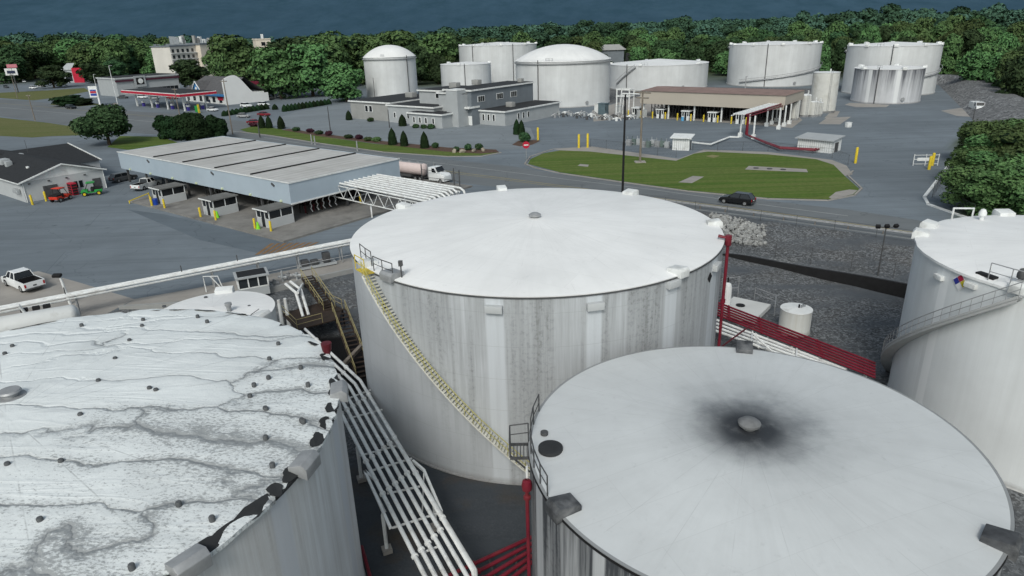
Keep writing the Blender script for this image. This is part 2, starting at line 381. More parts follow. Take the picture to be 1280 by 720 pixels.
        soft = mth(t, 'MULTIPLY', ramp(t, v.outputs[0], [(0, .42), (.05, .14), (.2, 0)]), keep)
        cc = mixc(t, soft, cc, (.30, .32, .33))
        cc = mixc(t, mth(t, 'MULTIPLY', low, .10), cc, (.25, .27, .28))
    link(t, cc, b.inputs['Base Color']); b.inputs['Roughness'].default_value = .55; b.inputs['Specular IOR Level'].default_value = .3
    if mode == 'membrane':
        hh = mth(t, 'MULTIPLY_ADD', ramp(t, v.outputs[0], [(0, 0), (.03, .75), (.2, 1)]), 1.0, mth(t, 'MULTIPLY', n2, .5))
        wz = noi(t, mp.outputs[0], 1.5, 3, .5, .8)
        hh = mth(t, 'MULTIPLY_ADD', ramp(t, wz, [(.44, 0), (.5, 1), (.56, 0)]), .16, hh)
        bump(t, b, hh, .32, .3)
    else: bump(t, b, n1, .25, .25)
    return m

# ------------------------------------------------------------------ mesh helpers
def tag(o, label=None, cat=None, group=None, kind=None):
    if label: o['label'] = label
    if cat: o['category'] = cat
    if group: o['group'] = group
    if kind: o['kind'] = kind
    return o
def thing(name, label, cat, loc=(0, 0, 0), rz=0, group=None):
    o = bpy.data.objects.new(name, None); col.objects.link(o)
    o.empty_display_size = .5
    o.location = loc; o.rotation_euler = (0, 0, rz)
    return tag(o, label, cat, group)
def children(o): return [c for c in bpy.data.objects if c.parent == o]
KIDS = {}
def copy_tree(o, parent=None):
    c = o.copy(); col.objects.link(c)
    if parent: c.parent = parent; KIDS.setdefault(parent.name, []).append(c)
    for ch in KIDS.get(o.name, []): copy_tree(ch, c)
    return c
class MB:
    def __init__(s): s.v = []; s.f = []; s.sm = []
    def add(s, vs, fs, smooth=False):
        o = len(s.v); s.v += [tuple(x) for x in vs]; s.f += [tuple(i + o for i in f) for f in fs]; s.sm += [smooth] * len(fs); return s
    def box(s, c, d, rz=0, tilt=None):
        x, y, z = d[0] / 2, d[1] / 2, d[2] / 2
        vs = [Vector((a * x, b * y, e * z)) for e in (-1, 1) for b in (-1, 1) for a in (-1, 1)]
        M = Matrix.Rotation(rz, 3, 'Z')
        if tilt: M = M @ Matrix.Rotation(tilt[1], 3, tilt[0])
        vs = [M @ q + Vector(c) for q in vs]
        return s.add(vs, [(0, 2, 3, 1), (4, 5, 7, 6), (0, 1, 5, 4), (1, 3, 7, 5), (3, 2, 6, 7), (2, 0, 4, 6)])
    def span(s, x0, x1, y0, y1, z0, z1): return s.box(((x0 + x1) / 2, (y0 + y1) / 2, (z0 + z1) / 2), (abs(x1 - x0), abs(y1 - y0), abs(z1 - z0)))
    def bar(s, a, b, r, n=8, r2=None, cap=True):
        a, b = Vector(a), Vector(b); d = b - a
        if d.length < 1e-6: return s
        d.normalize(); p = d.orthogonal().normalized() if abs(d.z) < .99 else Vector((1, 0, 0)); 
        if abs(d.z) < .99: p = d.cross(Vector((0, 0, 1))).normalized()
        q = d.cross(p)
        r2 = r if r2 is None else r2
        off = PI / 4 if n == 4 else 0
        vs = [c + (p * math.cos(2 * PI * i / n + off) + q * math.sin(2 * PI * i / n + off)) * rr for c, rr in ((a, r), (b, r2)) for i in range(n)]
        fs = [(i, (i + 1) % n, n + (i + 1) % n, n + i) for i in range(n)]
        s.add(vs, fs, n > 4)
        if cap: s.add([*vs], [tuple(range(n))[::-1], tuple(range(n, 2 * n))])
        return s
    def path(s, pts, r, n=8):
        pts = [Vector(p) for p in pts]; rings = []
        for i, p in enumerate(pts):
            d = (pts[min(i + 1, len(pts) - 1)] - pts[max(i - 1, 0)]).normalized()
            a = d.cross(Vector((0, 0, 1)))
            if a.length < .05: a = d.cross(Vector((0, 1, 0)))
            a.normalize(); b = d.cross(a)
            if rings and a.dot(la) < 0: a = -a; b = -b
            la = a
            k = 1.0
            if 0 < i < len(pts) - 1:
                c = (pts[i + 1] - p).normalized().dot((p - pts[i - 1]).normalized()); k = 1 / max(.6, math.sqrt((1 + c) / 2))
            rings.append([p + (a * math.cos(2 * PI * j / n) * k + b * math.sin(2 * PI * j / n)) * r for j in range(n)])
        vs = [v for R in rings for v in R]; fs = []
        for i in range(len(rings) - 1):
            for j in range(n): fs.append((i * n + j, i * n + (j + 1) % n, (i + 1) * n + (j + 1) % n, (i + 1) * n + j))
        s.add(vs, fs, True); s.add(vs[:n], [tuple(range(n))]); s.add(vs[-n:], [tuple(range(n))[::-1]])
        return s
    def lathe(s, prof, n=48, c=(0, 0, 0), smooth=True, a0=0, a1=2 * PI):
        full = abs(a1 - a0 - 2 * PI) < 1e-6; k = n if full else n + 1
        vs = [(c[0] + r * math.cos(a0 + (a1 - a0) * i / n), c[1] + r * math.sin(a0 + (a1 - a0) * i / n), c[2] + z) for r, z in prof for i in range(k)]
        fs = []
        for j in range(len(prof) - 1):
            for i in range(n):
                i2 = (i + 1) % k
                fs.append((j * k + i, j * k + i2, (j + 1) * k + i2, (j + 1) * k + i))
        return s.add(vs, fs, smooth)
    def hlathe(s, prof, a, ax, n=20):
        """profile (t along ax, r) about a horizontal axis from a"""
        a = Vector(a); ax = Vector(ax).normalized(); p = ax.cross(Vector((0, 0, 1))).normalized(); q = Vector((0, 0, 1))
        vs = [a + ax * t + (p * math.cos(2 * PI * i / n) + q * math.sin(2 * PI * i / n)) * r for t, r in prof for i in range(n)]
        fs = [(j * n + i, j * n + (i + 1) % n, (j + 1) * n + (i + 1) % n, (j + 1) * n + i) for j in range(len(prof) - 1) for i in range(n)]
        return s.add(vs, fs, True)
    def poly(s, pts): return s.add(pts, [tuple(range(len(pts)))])
    def prism(s, prof, y0, y1, M=None):
        """side profile [(x,z)] pushed from y0 to y1"""
        n = len(prof); vs = [Vector((x, y, z)) for y in (y0, y1) for x, z in prof]
        if M: vs = [M @ v for v in vs]
        return s.add(vs, [tuple(range(n)), tuple(range(2 * n - 1, n - 1, -1))] + [(i, i + n, (i + 1) % n + n, (i + 1) % n) for i in range(n)])
    def slab(s, pts, z0, z1):
        n = len(pts); vs = [(p[0], p[1], z) for z in (z0, z1) for p in pts]
        return s.add(vs, [tuple(range(n))[::-1], tuple(range(n, 2 * n))] + [(i, (i + 1) % n, (i + 1) % n + n, i + n) for i in range(n)])
    def build(s, name, mat, parent=None, bev=0, label=None, loc=None):
        me = bpy.data.meshes.new(name); me.from_pydata(s.v, [], s.f)
        me.polygons.foreach_set('use_smooth', s.sm)
        bm = bmesh.new(); bm.from_mesh(me)
        bmesh.ops.remove_doubles(bm, verts=bm.verts, dist=1e-5)
        bmesh.ops.recalc_face_normals(bm, faces=bm.faces)
        if bev:
            ed = [e for e in bm.edges if len(e.link_faces) == 2 and e.calc_face_angle(0) > .5]
            bmesh.ops.bevel(bm, geom=ed, offset=bev, segments=2, profile=.6, affect='EDGES', clamp_overlap=True)
            for f in bm.faces: f.smooth = True
        bm.to_mesh(me); bm.free()
        if bev or any(s.sm):
            try: me.set_sharp_from_angle(angle=R_(40))
            except Exception: pass
        if mat: me.materials.append(mat)
        o = bpy.data.objects.new(name, me); col.objects.link(o)
        if loc: o.location = loc
        if parent: o.parent = parent; KIDS.setdefault(parent.name, []).append(o)
        if label: o['label'] = label
        return o
def struct(o): o['kind'] = 'structure'; return o
def sheet(name, pts, z, mat):
    """flat sheet laid on the ground"""
    return struct(MB().poly([(p[0], p[1], z) for p in pts]).build(name, mat))
def lerp(a, b, t): return a + (b - a) * t
def sstep(x): x = max(0, min(1, x)); return x * x * (3 - 2 * x)
# ================================================================== SETTING: ground, hills
UE = [(-200, -260), (-60, -110), (0, -83), (16, -77.5), (30, -75), (36, -69.5), (43, -67.4), (49, -65), (60, -61), (97, -46), (140, -40)]
def ue(v):
    for (a, x), (b, y) in zip(UE, UE[1:]):
        if a <= v <= b: return x + (y - x) * (v - a) / (b - a)
    return -260
def gz(u, v):
    x, y = S(u, v).xy
    if u > ue(v) and v < 97.4 and v > -150:
        fl = 1.3 * max(0, min(1, (-9 - u) / 22)) * sstep((v - 60) / 22)
        zl = Z0 * (1 - sstep((u - ue(v)) / 12))
        zb = 0
        if v >= 85.1:
            hi = 1.6
            zb = hi + (Z0 - hi) * min(1, (v - 85.2) / 11.8)
            if u < -32: zb = Z0 * sstep((v - 78) / 19) ** .8
        elif u < -32 and v > 74:
            zb = Z0 * sstep((v - 78) / 19) if v > 78 else 0
        z = max(fl, zl, zb)
        return z + .10 * noise.noise(Vector((x * .25, y * .25, 0))) * (1 if z < 3.3 else 0)
    d = math.hypot(x, y)
    z = Z0
    if d > 330 and y > 0: z += 7 * sstep((d - 330) / 420) * sstep((x + 130) / 90)
    return z
def axis(lo, hi, step, extra, far):
    a = [lo + i * step for i in range(int((hi - lo) / step) + 1)] + extra
    k = step; x = hi
    while x < far: k *= 1.22; x += k; a.append(x)
    k = step; x = lo
    while x > -far: k *= 1.22; x -= k; a.append(x)
    return sorted(set(round(q, 3) for q in a))
us = axis(-112, 40, 1.0, [], 9500)
vs_ = axis(-30, 100, 1.0, [85.05, 85.35], 9500)
gv, gf, gcol = [], [], []
for v in vs_:
    for u in us:
        p = S(u, v); gv.append((p.x, p.y, gz(u, v)))
        ins = u > ue(v) - .2 and v < 97.6 and v > -150
        g = 1.0 if ins else 0.0
        d = math.hypot(p.x, p.y)
        gr = 0 if ins else sstep((d - (330 + 280 * sstep((-60 - p.x) / 60))) / 60)
        if 60 < p.y < 168 and not ins: gr = max(gr, sstep((p.x - 62 - max(0, p.y - 92) * .62) / 3))
        if p.y < -20: gr = 1
        ru = math.exp(-((p.x + 7) ** 2 + (p.y - 34) ** 2) / 90)
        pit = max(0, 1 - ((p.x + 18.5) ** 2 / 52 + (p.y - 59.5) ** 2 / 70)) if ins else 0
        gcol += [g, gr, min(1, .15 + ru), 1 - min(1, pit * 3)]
nu = len(us)
for j in range(len(vs_) - 1):
    for i in range(nu - 1):
        a = j * nu + i; gf.append((a, a + 1, a + nu + 1, a + nu))
me = bpy.data.meshes.new('ground'); me.from_pydata(gv, [], gf)
me.polygons.foreach_set('use_smooth', [True] * len(gf))
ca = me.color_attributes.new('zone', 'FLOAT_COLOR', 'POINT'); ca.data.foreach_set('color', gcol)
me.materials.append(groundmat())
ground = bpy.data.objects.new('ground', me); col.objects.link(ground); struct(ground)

def hillmat():
    m, t, b = base('wooded_ridge')
    tc = node(t, 'ShaderNodeTexCoord').outputs['Object']
    mh_ = node(t, 'ShaderNodeMapping'); mh_.inputs['Scale'].default_value = (1, .04, 3.2); link(t, tc, mh_.inputs[0]); tc = mh_.outputs[0]
    f = noi(t, tc, .0012, 6, .6); g = noi(t, tc, .010, 6, .7)
    c = mixc(t, ramp(t, f, [(.3, 0), (.7, 1)]), (.036, .072, .108), (.046, .090, .130))  # haze of distance is put into the ridge's blue tones
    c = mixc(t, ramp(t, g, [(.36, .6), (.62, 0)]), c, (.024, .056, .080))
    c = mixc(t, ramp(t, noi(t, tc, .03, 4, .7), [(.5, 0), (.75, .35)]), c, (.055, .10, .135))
    link(t, c, b.inputs['Base Color']); b.inputs['Roughness'].default_value = 1; b.inputs['Specular IOR Level'].default_value = 0
    return m
hv, hf = [], []
NA, NR = 160, 26
for j in range(NR + 1):
    for i in range(NA + 1):
        a = R_(-75 + 150 * i / NA); r = 2600 + 3400 * j / NR
        x, y = r * math.sin(a), r * math.cos(a)
        h = (560 + 70 * noise.noise(Vector((a * 2.2, 3, 0)))) * sstep(j / 17)
        if j > 17: h *= 1 - .25 * (j - 17) / 9
        h += 70 * noise.noise(Vector((x * .0016, y * .0016, 1))) * sstep(j / 8) + 18 * noise.noise(Vector((x * .007, y * .007, 5))) * sstep(j / 5)
        hv.append((x, y, max(h, 0) + 3))
for j in range(NR):
    for i in range(NA):
        a = j * (NA + 1) + i; hf.append((a, a + 1, a + NA + 2, a + NA + 1))
hm = MB(); hm.add(hv, hf, True); struct(hm.build('hills', hillmat()))

# ------------------------------------------------------------------ sky and sun
w = bpy.data.worlds.new('World'); sc.world = w; w.use_nodes = True
t = w.node_tree; bg = t.nodes['Background']
sky = t.nodes.new('ShaderNodeTexSky'); sky.sky_type = 'NISHITA'; sky.sun_disc = False
SUN_EL, SUN_AZ = R_(42), R_(192)          # azimuth clockwise from +Y
sky.sun_elevation = SUN_EL; sky.sun_rotation = SUN_AZ
sky.air_density = 1.0; sky.dust_density = 3.5; sky.ozone_density = 1.0; sky.altitude = 100
hs = t.nodes.new('ShaderNodeHueSaturation'); hs.inputs['Saturation'].default_value = .55; link(t, sky.outputs[0], hs.inputs['Color'])
mx = t.nodes.new('ShaderNodeMix'); mx.data_type = 'RGBA'; mx.blend_type = 'MULTIPLY'; mx.inputs[0].default_value = 1; mx.inputs[7].default_value = (.96, 1.02, .99, 1); link(t, hs.outputs[0], mx.inputs[6]); link(t, mx.outputs[2], bg.inputs[0]); bg.inputs[1].default_value = SKYS
sl = bpy.data.lights.new('sun', 'SUN'); sl.energy = SUNS; sl.angle = R_(15); sl.color = (1.0, .965, .91)
so = bpy.data.objects.new('sun', sl); col.objects.link(so)
sd = Vector((math.sin(SUN_AZ) * math.cos(SUN_EL), math.cos(SUN_AZ) * math.cos(SUN_EL), math.sin(SUN_EL)))
so.rotation_euler = sd.to_track_quat('Z', 'Y').to_euler(); so.location = (0, -40, 90)
sc.view_settings.view_transform = 'Standard'; sc.view_settings.look = 'None'; sc.view_settings.exposure = 0

# ================================================================== NEAR TANKS
def cyl_pt(Rr, a, z): return Vector((Rr * math.cos(a), Rr * math.sin(a), z))
def stair(t, Rr, a0, z0, a1, z1, n, mt, rail_mat, wdt=.8, out=1, rail_h=1.05, posts=True, stringer=False):
    """helical stair round a shell, from (a0,z0) to (a1,z1)"""
    st = MB(); rl = MB(); sg = MB()
    pts = []
    for i in range(n + 1):
        f = i / n; a = a0 + (a1 - a0) * f; z = z0 + (z1 - z0) * f
        c = cyl_pt(Rr + .05 + wdt / 2, a, z); st.box(c, (wdt, .27, .045), rz=a)
        pts.append((a, z))
    ro, ri = Rr + .05 + wdt, Rr + .07
    st.path([cyl_pt(ro, a, z - .06) for a, z in pts], .06, 6); 
    rl.path([cyl_pt(ro, a, z + rail_h) for a, z in pts], .032, 6)
    rl.path([cyl_pt(ro, a, z + rail_h * .52) for a, z in pts], .026, 6)
    if posts:
        for a, z in pts[::3]: rl.bar(cyl_pt(ro, a, z - .05), cyl_pt(ro, a, z + rail_h), .02, 6)
    if stringer:
        for i in range(n):
            (a, z), (b, y) = pts[i], pts[i + 1]
            sg.add([cyl_pt(ro + .02, a, z - .32), cyl_pt(ro + .02, b, y - .32), cyl_pt(ro + .02, b, y + .12), cyl_pt(ro + .02, a, z + .12)], [(0, 1, 2, 3)])
            sg.add([cyl_pt(ri - .02, a, z - .3), cyl_pt(ri - .02, b, y - .3), cyl_pt(ro + .02, b, y - .3), cyl_pt(ro + .02, a, z - .3)], [(0, 1, 2, 3)])
        sg.build('stringer', stringer, t)
    s_ = st.build('stair', mt, t); rl.build('handrail', rail_mat, s_)
    return s_
def rim_box(name, parent, Rr, a, z, w_, d, h, mat, over=.35, tilt=.15):
    """overflow box sitting over the roof edge: a sloped hood"""
    mb = MB()
    M = Matrix.Rotation(a, 3, 'Z')
    prof = [(Rr - d * .75, 0), (Rr + over, -.25), (Rr + over, h * .55), (Rr + over * .5, h), (Rr - d * .75, h * .7)]
    n = 5; vs = [M @ Vector((x, y, zz)) + Vector((0, 0, z)) for y in (-w_ / 2, w_ / 2) for x, zz in prof]
    mb.add(vs, [tuple(range(n)), tuple(range(2 * n - 1, n - 1, -1))] + [(i, i + n, (i + 1) % n + n, (i + 1) % n) for i in range(n)])
    return mb.build(name, mat, parent, bev=.03)
def roof_vent(name, parent, x, y, z, r, h, mat):
    mb = MB(); mb.lathe([(r * .6, 0), (r * .6, h * .45), (r * 1.0, h * .4), (r * 1.02, h * .7), (r * .6, h), (0.001, h * 1.08)], 20, (x, y, z))
    return mb.build(name, mat, parent)

# ---- the big streaked tank in the middle
Ac, AR, AH = (2.13, 55.61), 15.45, 14.63
tA = thing('storage_tank', 'large white tank with grey streaks and a yellow stair winding down its side', 'storage tank', (*Ac, 0))
d2 = lambda a: R_(a)
tA_strips = [(d2(-102.4), .040), (d2(-78), .034), (d2(-55.4), .038), (d2(-32.5), .05), (d2(-6), .04)]
MB().lathe([(AR + .12, 0), (AR + .12, .12), (AR, .13)] + [(AR, AH * k / 6) for k in range(1, 7)], 160).build('shell', shellmat('streaked_shell', (.47, .495, .52), (.225, .235, .24), AR, AH, .62, .32, 1.0, tA_strips, (.54, .575, .61), .36, calm=(d2(-118), d2(-92))), tA)
MB().lathe([(AR + .03, AH - .10), (AR + .06, AH + .02), (AR - .05, AH + .05), (AR * .8, AH + .30), (AR * .4, AH + .72), (.001, AH + 1.06)], 160).build('roof', roofmat('white_roof', (.80, .81, .81), 'plain', AR), tA)
mb = MB(); mb.lathe([(AR + .05, AH - .16), (AR + .09, AH - .15), (AR + .09, AH - .06), (AR + .05, AH - .05)], 160).build('rim_angle', GVD, tA)
roof_vent('roof_vent', tA, 0, 0, AH + 1.0, .52, .42, GV)
for a, w_ in ((145, .95), (101, .95), (48, 1.2), (-2, .9), (-52, .95), (-134, 1.3), (-147, .9)):
    rim_box('overflow_hood', tA, AR, d2(a), AH + .08, w_, 1.2, .42, W_ if a != -134 else GV)
for a in (-102.4, -78, -55.4, -32.5):   # boxes on the shell below the rim
    M = Matrix.Rotation(d2(a), 3, 'Z'); b_ = MB(); b_.box(M @ Vector((AR + .16, 0, 13.75 if a != -55.4 else 14.2)), (.4, 1.15, .5), rz=d2(a)); b_.build('overflow_box', PANW, tA, bev=.04)
for a, z in ((-36.5, 13.2), (-137.5, 12.2)):
    b_ = MB(); b_.box(cyl_pt(AR + .03, d2(a), z), (.05, .55, .55), rz=d2(a), tilt=('X', PI / 4)); b_.build('hazard_plate', BKM, tA)
stair(tA, AR, d2(-142), 14.5, d2(-90), .25, 74, sm('faded_white_tread', (.55, .55, .50), .7, .15, 2), sm('yellow_rail_paint', (.42, .385, .12), .5, .15, 2))
pf = MB(); M = Matrix.Rotation(d2(-143.5), 3, 'Z')
pf.box(M @ Vector((AR + .1, 0, AH - .02)), (1.3, 1.5, .08), rz=d2(-143.5)); p_ = pf.build('top_landing', YL, tA)
rl = MB()
def rail(mb, pts, h=1.1, r=.035, mid=True, post=True):
    pts = [Vector(p) for p in pts]; up = Vector((0, 0, h))
    for a, b in zip(pts, pts[1:]):
        mb.bar(a + up, b + up, r, 6)
        if mid: mb.bar(a + up * .5, b + up * .5, r * .8, 6)
    if post:
        for p in pts: mb.bar(p, p + up, r, 6)
rail(rl, [cyl_pt(AR - .35, d2(a), AH + .1) for a in (-154, -149, -145)]); rl.build('guard_rail', GVD, tA); rl = MB(); rail(rl, [cyl_pt(AR - .05, d2(a), AH + .05) for a in (-141.5, -137, -132.5)])
rl.build('guard_rail', GVD, tA)
yr = MB(); rail(yr, [cyl_pt(AR + .75, d2(a), AH) for a in (-146.5, -141)]); yr.build('landing_rail', YL, tA)
gp = MB(); gp.bar(cyl_pt(AR - .5, d2(-131), AH), cyl_pt(AR - .5, d2(-131), AH + 1.0), .05); gp.box(cyl_pt(AR - .5, d2(-131), AH + 1.12), (.28, .28, .36)); gp.path([cyl_pt(AR - .5, d2(-131), AH + .8), cyl_pt(AR - .9, d2(-133), AH + .75), cyl_pt(AR - 1.0, d2(-133.6), AH + .2)], .04); gp.build('level_gauge', GVD, tA)
# red riser pipe at the right of the shell
aR = R_(-2.2) + math.atan2(-55.61, -2.13) + math.acos(15.45 / 55.65) if False else None
def tangent(c, r, side):
    d = math.hypot(*c); a = math.atan2(c[1], c[0]); b = math.asin(r / d); th = a + side * b; L = math.sqrt(d * d - r * r)
    return Vector((L * math.cos(th), L * math.sin(th), 0))
tr = tangent(Ac, AR + .35, -1) - Vector((*Ac, 0))
rp = MB(); rp.path([(tr.x, tr.y, .6), (tr.x, tr.y, 14.2), (tr.x * .99, tr.y * .99, 14.9), (tr.x * .95, tr.y * .95, 15.0)], .13, 10)
rp.bar((tr.x, tr.y, 14.3), (tr.x, tr.y, 15.1), .26, 10); rp.bar((tr.x, tr.y, 9.4), (tr.x, tr.y, 9.7), .2, 10)
rp.build('red_riser_pipe', RD, tA)

# ---- stained tank at the lower right
Dc, DR, DH = (11.66, 28.9), 11.03, 10.82
tD = thing('storage_tank', 'near white tank whose roof has a big dark soot stain round its vent', 'storage tank', (*Dc, 0))
MB().lathe([(DR + .1, 0), (DR + .1, .1), (DR, .11)] + [(DR, DH * k / 5) for k in range(1, 6)], 140).build('shell', shellmat('sooty_shell', (.42, .435, .45), (.055, .06, .068), DR, DH, .82, .75, .8, [(d2(-166), .05), (d2(-140), .03)], (.5, .52, .54), .2, plates=False), tD)
MB().lathe([(DR + .02, DH - .08), (DR + .05, DH + .02), (DR * .8, DH + .2), (DR * .4, DH + .62), (.001, DH + .92)], 140).build('roof', roofmat('stained_roof', (.575, .60, .61), 'stain', DR), tD)
MB().lathe([(DR + .04, DH - .14), (DR + .08, DH - .13), (DR + .08, DH - .03), (DR + .04, DH - .02)], 140).build('rim_angle', BKM, tD)
vm = sm('sooty_vent_steel', (.15, .155, .16), .5, .3, 1.5, dirt=(.03, .03, .03))
MB().lathe([(.34, 0), (.34, .25), (.55, .22), (.56, .34), (.40, .47), (.15, .55), (.001, .56)], 28, (0, 0, DH + .88)).build('roof_vent', vm, tD)
for a in (-154.5, -44.3, 72.4):
    rim_box('overflow_hood', tD, DR, d2(a), DH + .02, 1.0, 1.25, .5, sm('sooty_hood_steel', (.06, .063, .068), .6, .6, 1.6, dirt=(.22, .225, .23)))
mh = MB(); mh.lathe([(.62, 0), (.62, .18), (.56, .2), (.001, .2)], 28, (*cyl_pt(DR - 1.05, d2(-178.6), 0).xy, DH + .12)); mh.build('roof_manhole', sm('manhole_rubber', (.03, .032, .034), .7, .3, 1), tD)
mh = MB(); mh.lathe([(.2, 0), (.2, .16), (.001, .17)], 16, (*cyl_pt(DR - .75, d2(173.5), 0).xy, DH + .12)); mh.build('roof_hatch', GVD, tD)
pl = MB()
for r_ in range(6): pl.box(cyl_pt(DR + .12 + r_ * .17, d2(179), DH - .18), (.05, 1.15, .05), rz=d2(179))
pl.box(cyl_pt(DR + .5, d2(176), DH - .2), (1.0, .06, .16), rz=d2(179)); pl.box(cyl_pt(DR + .5, d2(-178), DH - .2), (1.0, .06, .16), rz=d2(179))
pl.bar(cyl_pt(DR + .95, d2(-179), DH - .2), cyl_pt(DR + .02, d2(-179), DH - 1.2), .05, 6)
ld = pl.build('access_landing', GVD, tD)
rl = MB(); q1, q2 = cyl_pt(DR + 1.0, d2(176.2), DH - .15), cyl_pt(DR + 1.0, d2(-178.2), DH - .15)
rail(rl, [cyl_pt(DR + .05, d2(176.2), DH), q1, q2]); 
rail(rl, [cyl_pt(DR - .06, d2(a), DH + .02) for a in (161, 168, 174)])
rail(rl, [cyl_pt(DR - .06, d2(a), DH + .02) for a in (-178, -172, -165.5, -160.5)])
rl.build('guard_rail', GVD, tD)
tp = G(666.5, 640, 8) - Vector((*Dc, 0)); dn = Vector((tp.x, tp.y, 0)).normalized()
pA = dn * (DR + .28); aA = math.atan2(pA.y, pA.x)
rp = MB(); rp.bar((pA.x, pA.y, .4), (pA.x, pA.y, DH - .9), .10, 10); rp.lathe([(.1, -.5), (.19, -.45), (.19, -.3), (.1, -.25), (.1, 0), (.24, .1), (.27, .35), (.22, .6), (.08, .66)], 14, (pA.x, pA.y, DH - 1.5)); rp.build('foam_riser_pipe', RD, tD)
rp = MB(); p2 = cyl_pt(DR + .22, aA - .026, 0); rp.bar((p2.x, p2.y, .3), (p2.x, p2.y, DH - .25), .07, 8); rp.build('drain_pipe', WP, tD)

# ---- patched membrane roof at the lower left
Lc, LR, LH = (-23.13, 26.75), 14.6, 14.0
tL = thing('storage_tank', 'nearest tank at the lower left under a torn white membrane roof covered in dark cracks', 'storage tank', (*Lc, 0))
MB().lathe([(LR + .1, 0), (LR, .11)] + [(LR - .03, LH * k / 6) for k in range(1, 7)], 150).build('shell', shellmat('grey_white_shell', (.66, .69, .71), (.40, .40, .395), LR, LH, .7, .3, .8, [(d2(a), .035) for a in (-38, -20, 3, 20)], (.50, .53, .57), .1, plates=False), tL)
NRM = 240; rng = random.Random(3)
def rimr(a):
    s = 0
    n = noise.noise(Vector((math.cos(a) * 9, math.sin(a) * 9, 2)))
    k = abs(noise.noise(Vector((math.cos(a) * 17, math.sin(a) * 17, 7))))
    return LR + .10 + .10 * n - (.55 * max(0, k - .22) / .5)
rv, rf = [], []
rings = [(1.0, -.12), (1.0, .06), (.97, .16), (.9, .24), (.7, .48), (.45, .75), (.2, .98)]
rr_ = [.97 * .0]
for j, (k, z) in enumerate(rings):
    for i in range(NRM):
        a = 2 * PI * i / NRM; r = rimr(a) * k if k > .95 else LR * k
        zz = z + (.07 * noise.noise(Vector((r * math.cos(a) * .55, r * math.sin(a) * .55, 0))) if .3 < k < .99 else 0) + (.10 * noise.noise(Vector((math.cos(a) * 14, math.sin(a) * 14, 1))) if k > .95 else 0)
        rv.append((r * math.cos(a), r * math.sin(a), LH + zz))
for j in range(len(rings) - 1):
    for i in range(NRM):
        rf.append((j * NRM + i, j * NRM + (i + 1) % NRM, (j + 1) * NRM + (i + 1) % NRM, (j + 1) * NRM + i))
rv.append((0, 0, LH + 1.08)); ci = len(rv) - 1
for i in range(NRM): rf.append(((len(rings) - 1) * NRM + i, (len(rings) - 1) * NRM + (i + 1) % NRM, ci))
mb = MB(); mb.add(rv, rf, True); mb.build('roof', roofmat('membrane_roof', (.76, .80, .805), 'membrane', LR), tL)
MB().lathe([(LR - .9, LH + .10), (LR + .02, LH + .0), (LR + .03, LH - .12), (LR - .02, LH - .14)], 150).build('roof_edge_liner', sm('exposed_liner', (.028, .03, .032), .8, .3, 1), tL)
def disc_on(px, py): p = G(px, py, LH + .6) - Vector((*Lc, 0)); return p
anch = [(30, 398), (101, 403), (15, 431), (6, 442), (178, 396), (177, 405), (162, 426), (145, 452), (125, 483), (188, 490), (103, 527), (78, 582), (50, 650), (331, 507), (331, 542), (339, 574), (222, 625), (263, 640), (162, 700), (378, 520), (258, 398), (347, 425), (336, 445), (335, 469), (375, 454), (384, 475), (317, 479), (332, 508), (376, 519), (312, 493), (246, 391), (196, 492), (12, 588), (312, 620)]
am = sm('roof_anchor_plastic', (.085, .09, .095), .7, .2, 2)
for k, (px, py) in enumerate(anch):
    p = disc_on(px, py); r = math.hypot(p.x, p.y)
    if r > LR - .5: continue
    zz = LH + 1.08 - r / LR * .92
    if px == 331 and py == 542: pass
    a_ = MB(); a_.lathe([(.115, 0), (.115, .19), (.09, .23), (.001, .23)], 12, (p.x, p.y, zz - .03)); a_.build('roof_anchor', am, tL)
p = disc_on(17, 505)
MB().lathe([(.65, 0), (.62, .1), (.35, .12), (.36, .3), (.5, .33), (.45, .42), (.001, .45)], 24, (p.x, p.y, LH + .95)).build('roof_vent', GV, tL)
for a in (-12.5, -36, 11):
    rim_box('overflow_hood', tL, LR, d2(a), LH + .05, 1.2, .5, .45, GV, .45)
# torn dark flaps hanging at the roof edge
for px, py, s_ in ((374, 456, .35), (384, 458, .3), (412, 447, .5), (421, 483, .6), (423, 494, .4), (419, 512, .45), (408, 532, .5), (404, 552, .55), (372, 594, .6), (351, 617, .4), (320, 645, .9), (285, 668, .6), (255, 690, 1.0), (392, 431, .4), (300, 393, .8), (258, 389, .7), (225, 388, .9), (195, 389, .6), (40, 407, 1.2), (60, 402, .9)):
    p = G(px, py, LH) - Vector((*Lc, 0)); a = math.atan2(p.y, p.x)
    f_ = MB(); n_ = 16
    rf_ = [1 + .55 * noise.noise(Vector((px * .37 + math.cos(2 * PI * i / n_) * 1.2, math.sin(2 * PI * i / n_) * 1.2, py))) for i in range(n_)]
    vs = [cyl_pt(LR - .2 + .28 * rf_[i] * math.sin(2 * PI * i / n_), a + s_ * rf_[i] / LR * math.cos(2 * PI * i / n_), LH + .13 - .10 * math.sin(2 * PI * i / n_)) for i in range(n_)]
    f_.poly(vs)
    f_.build('torn_flap', sm('exposed_liner', (.028, .03, .032)), tL)

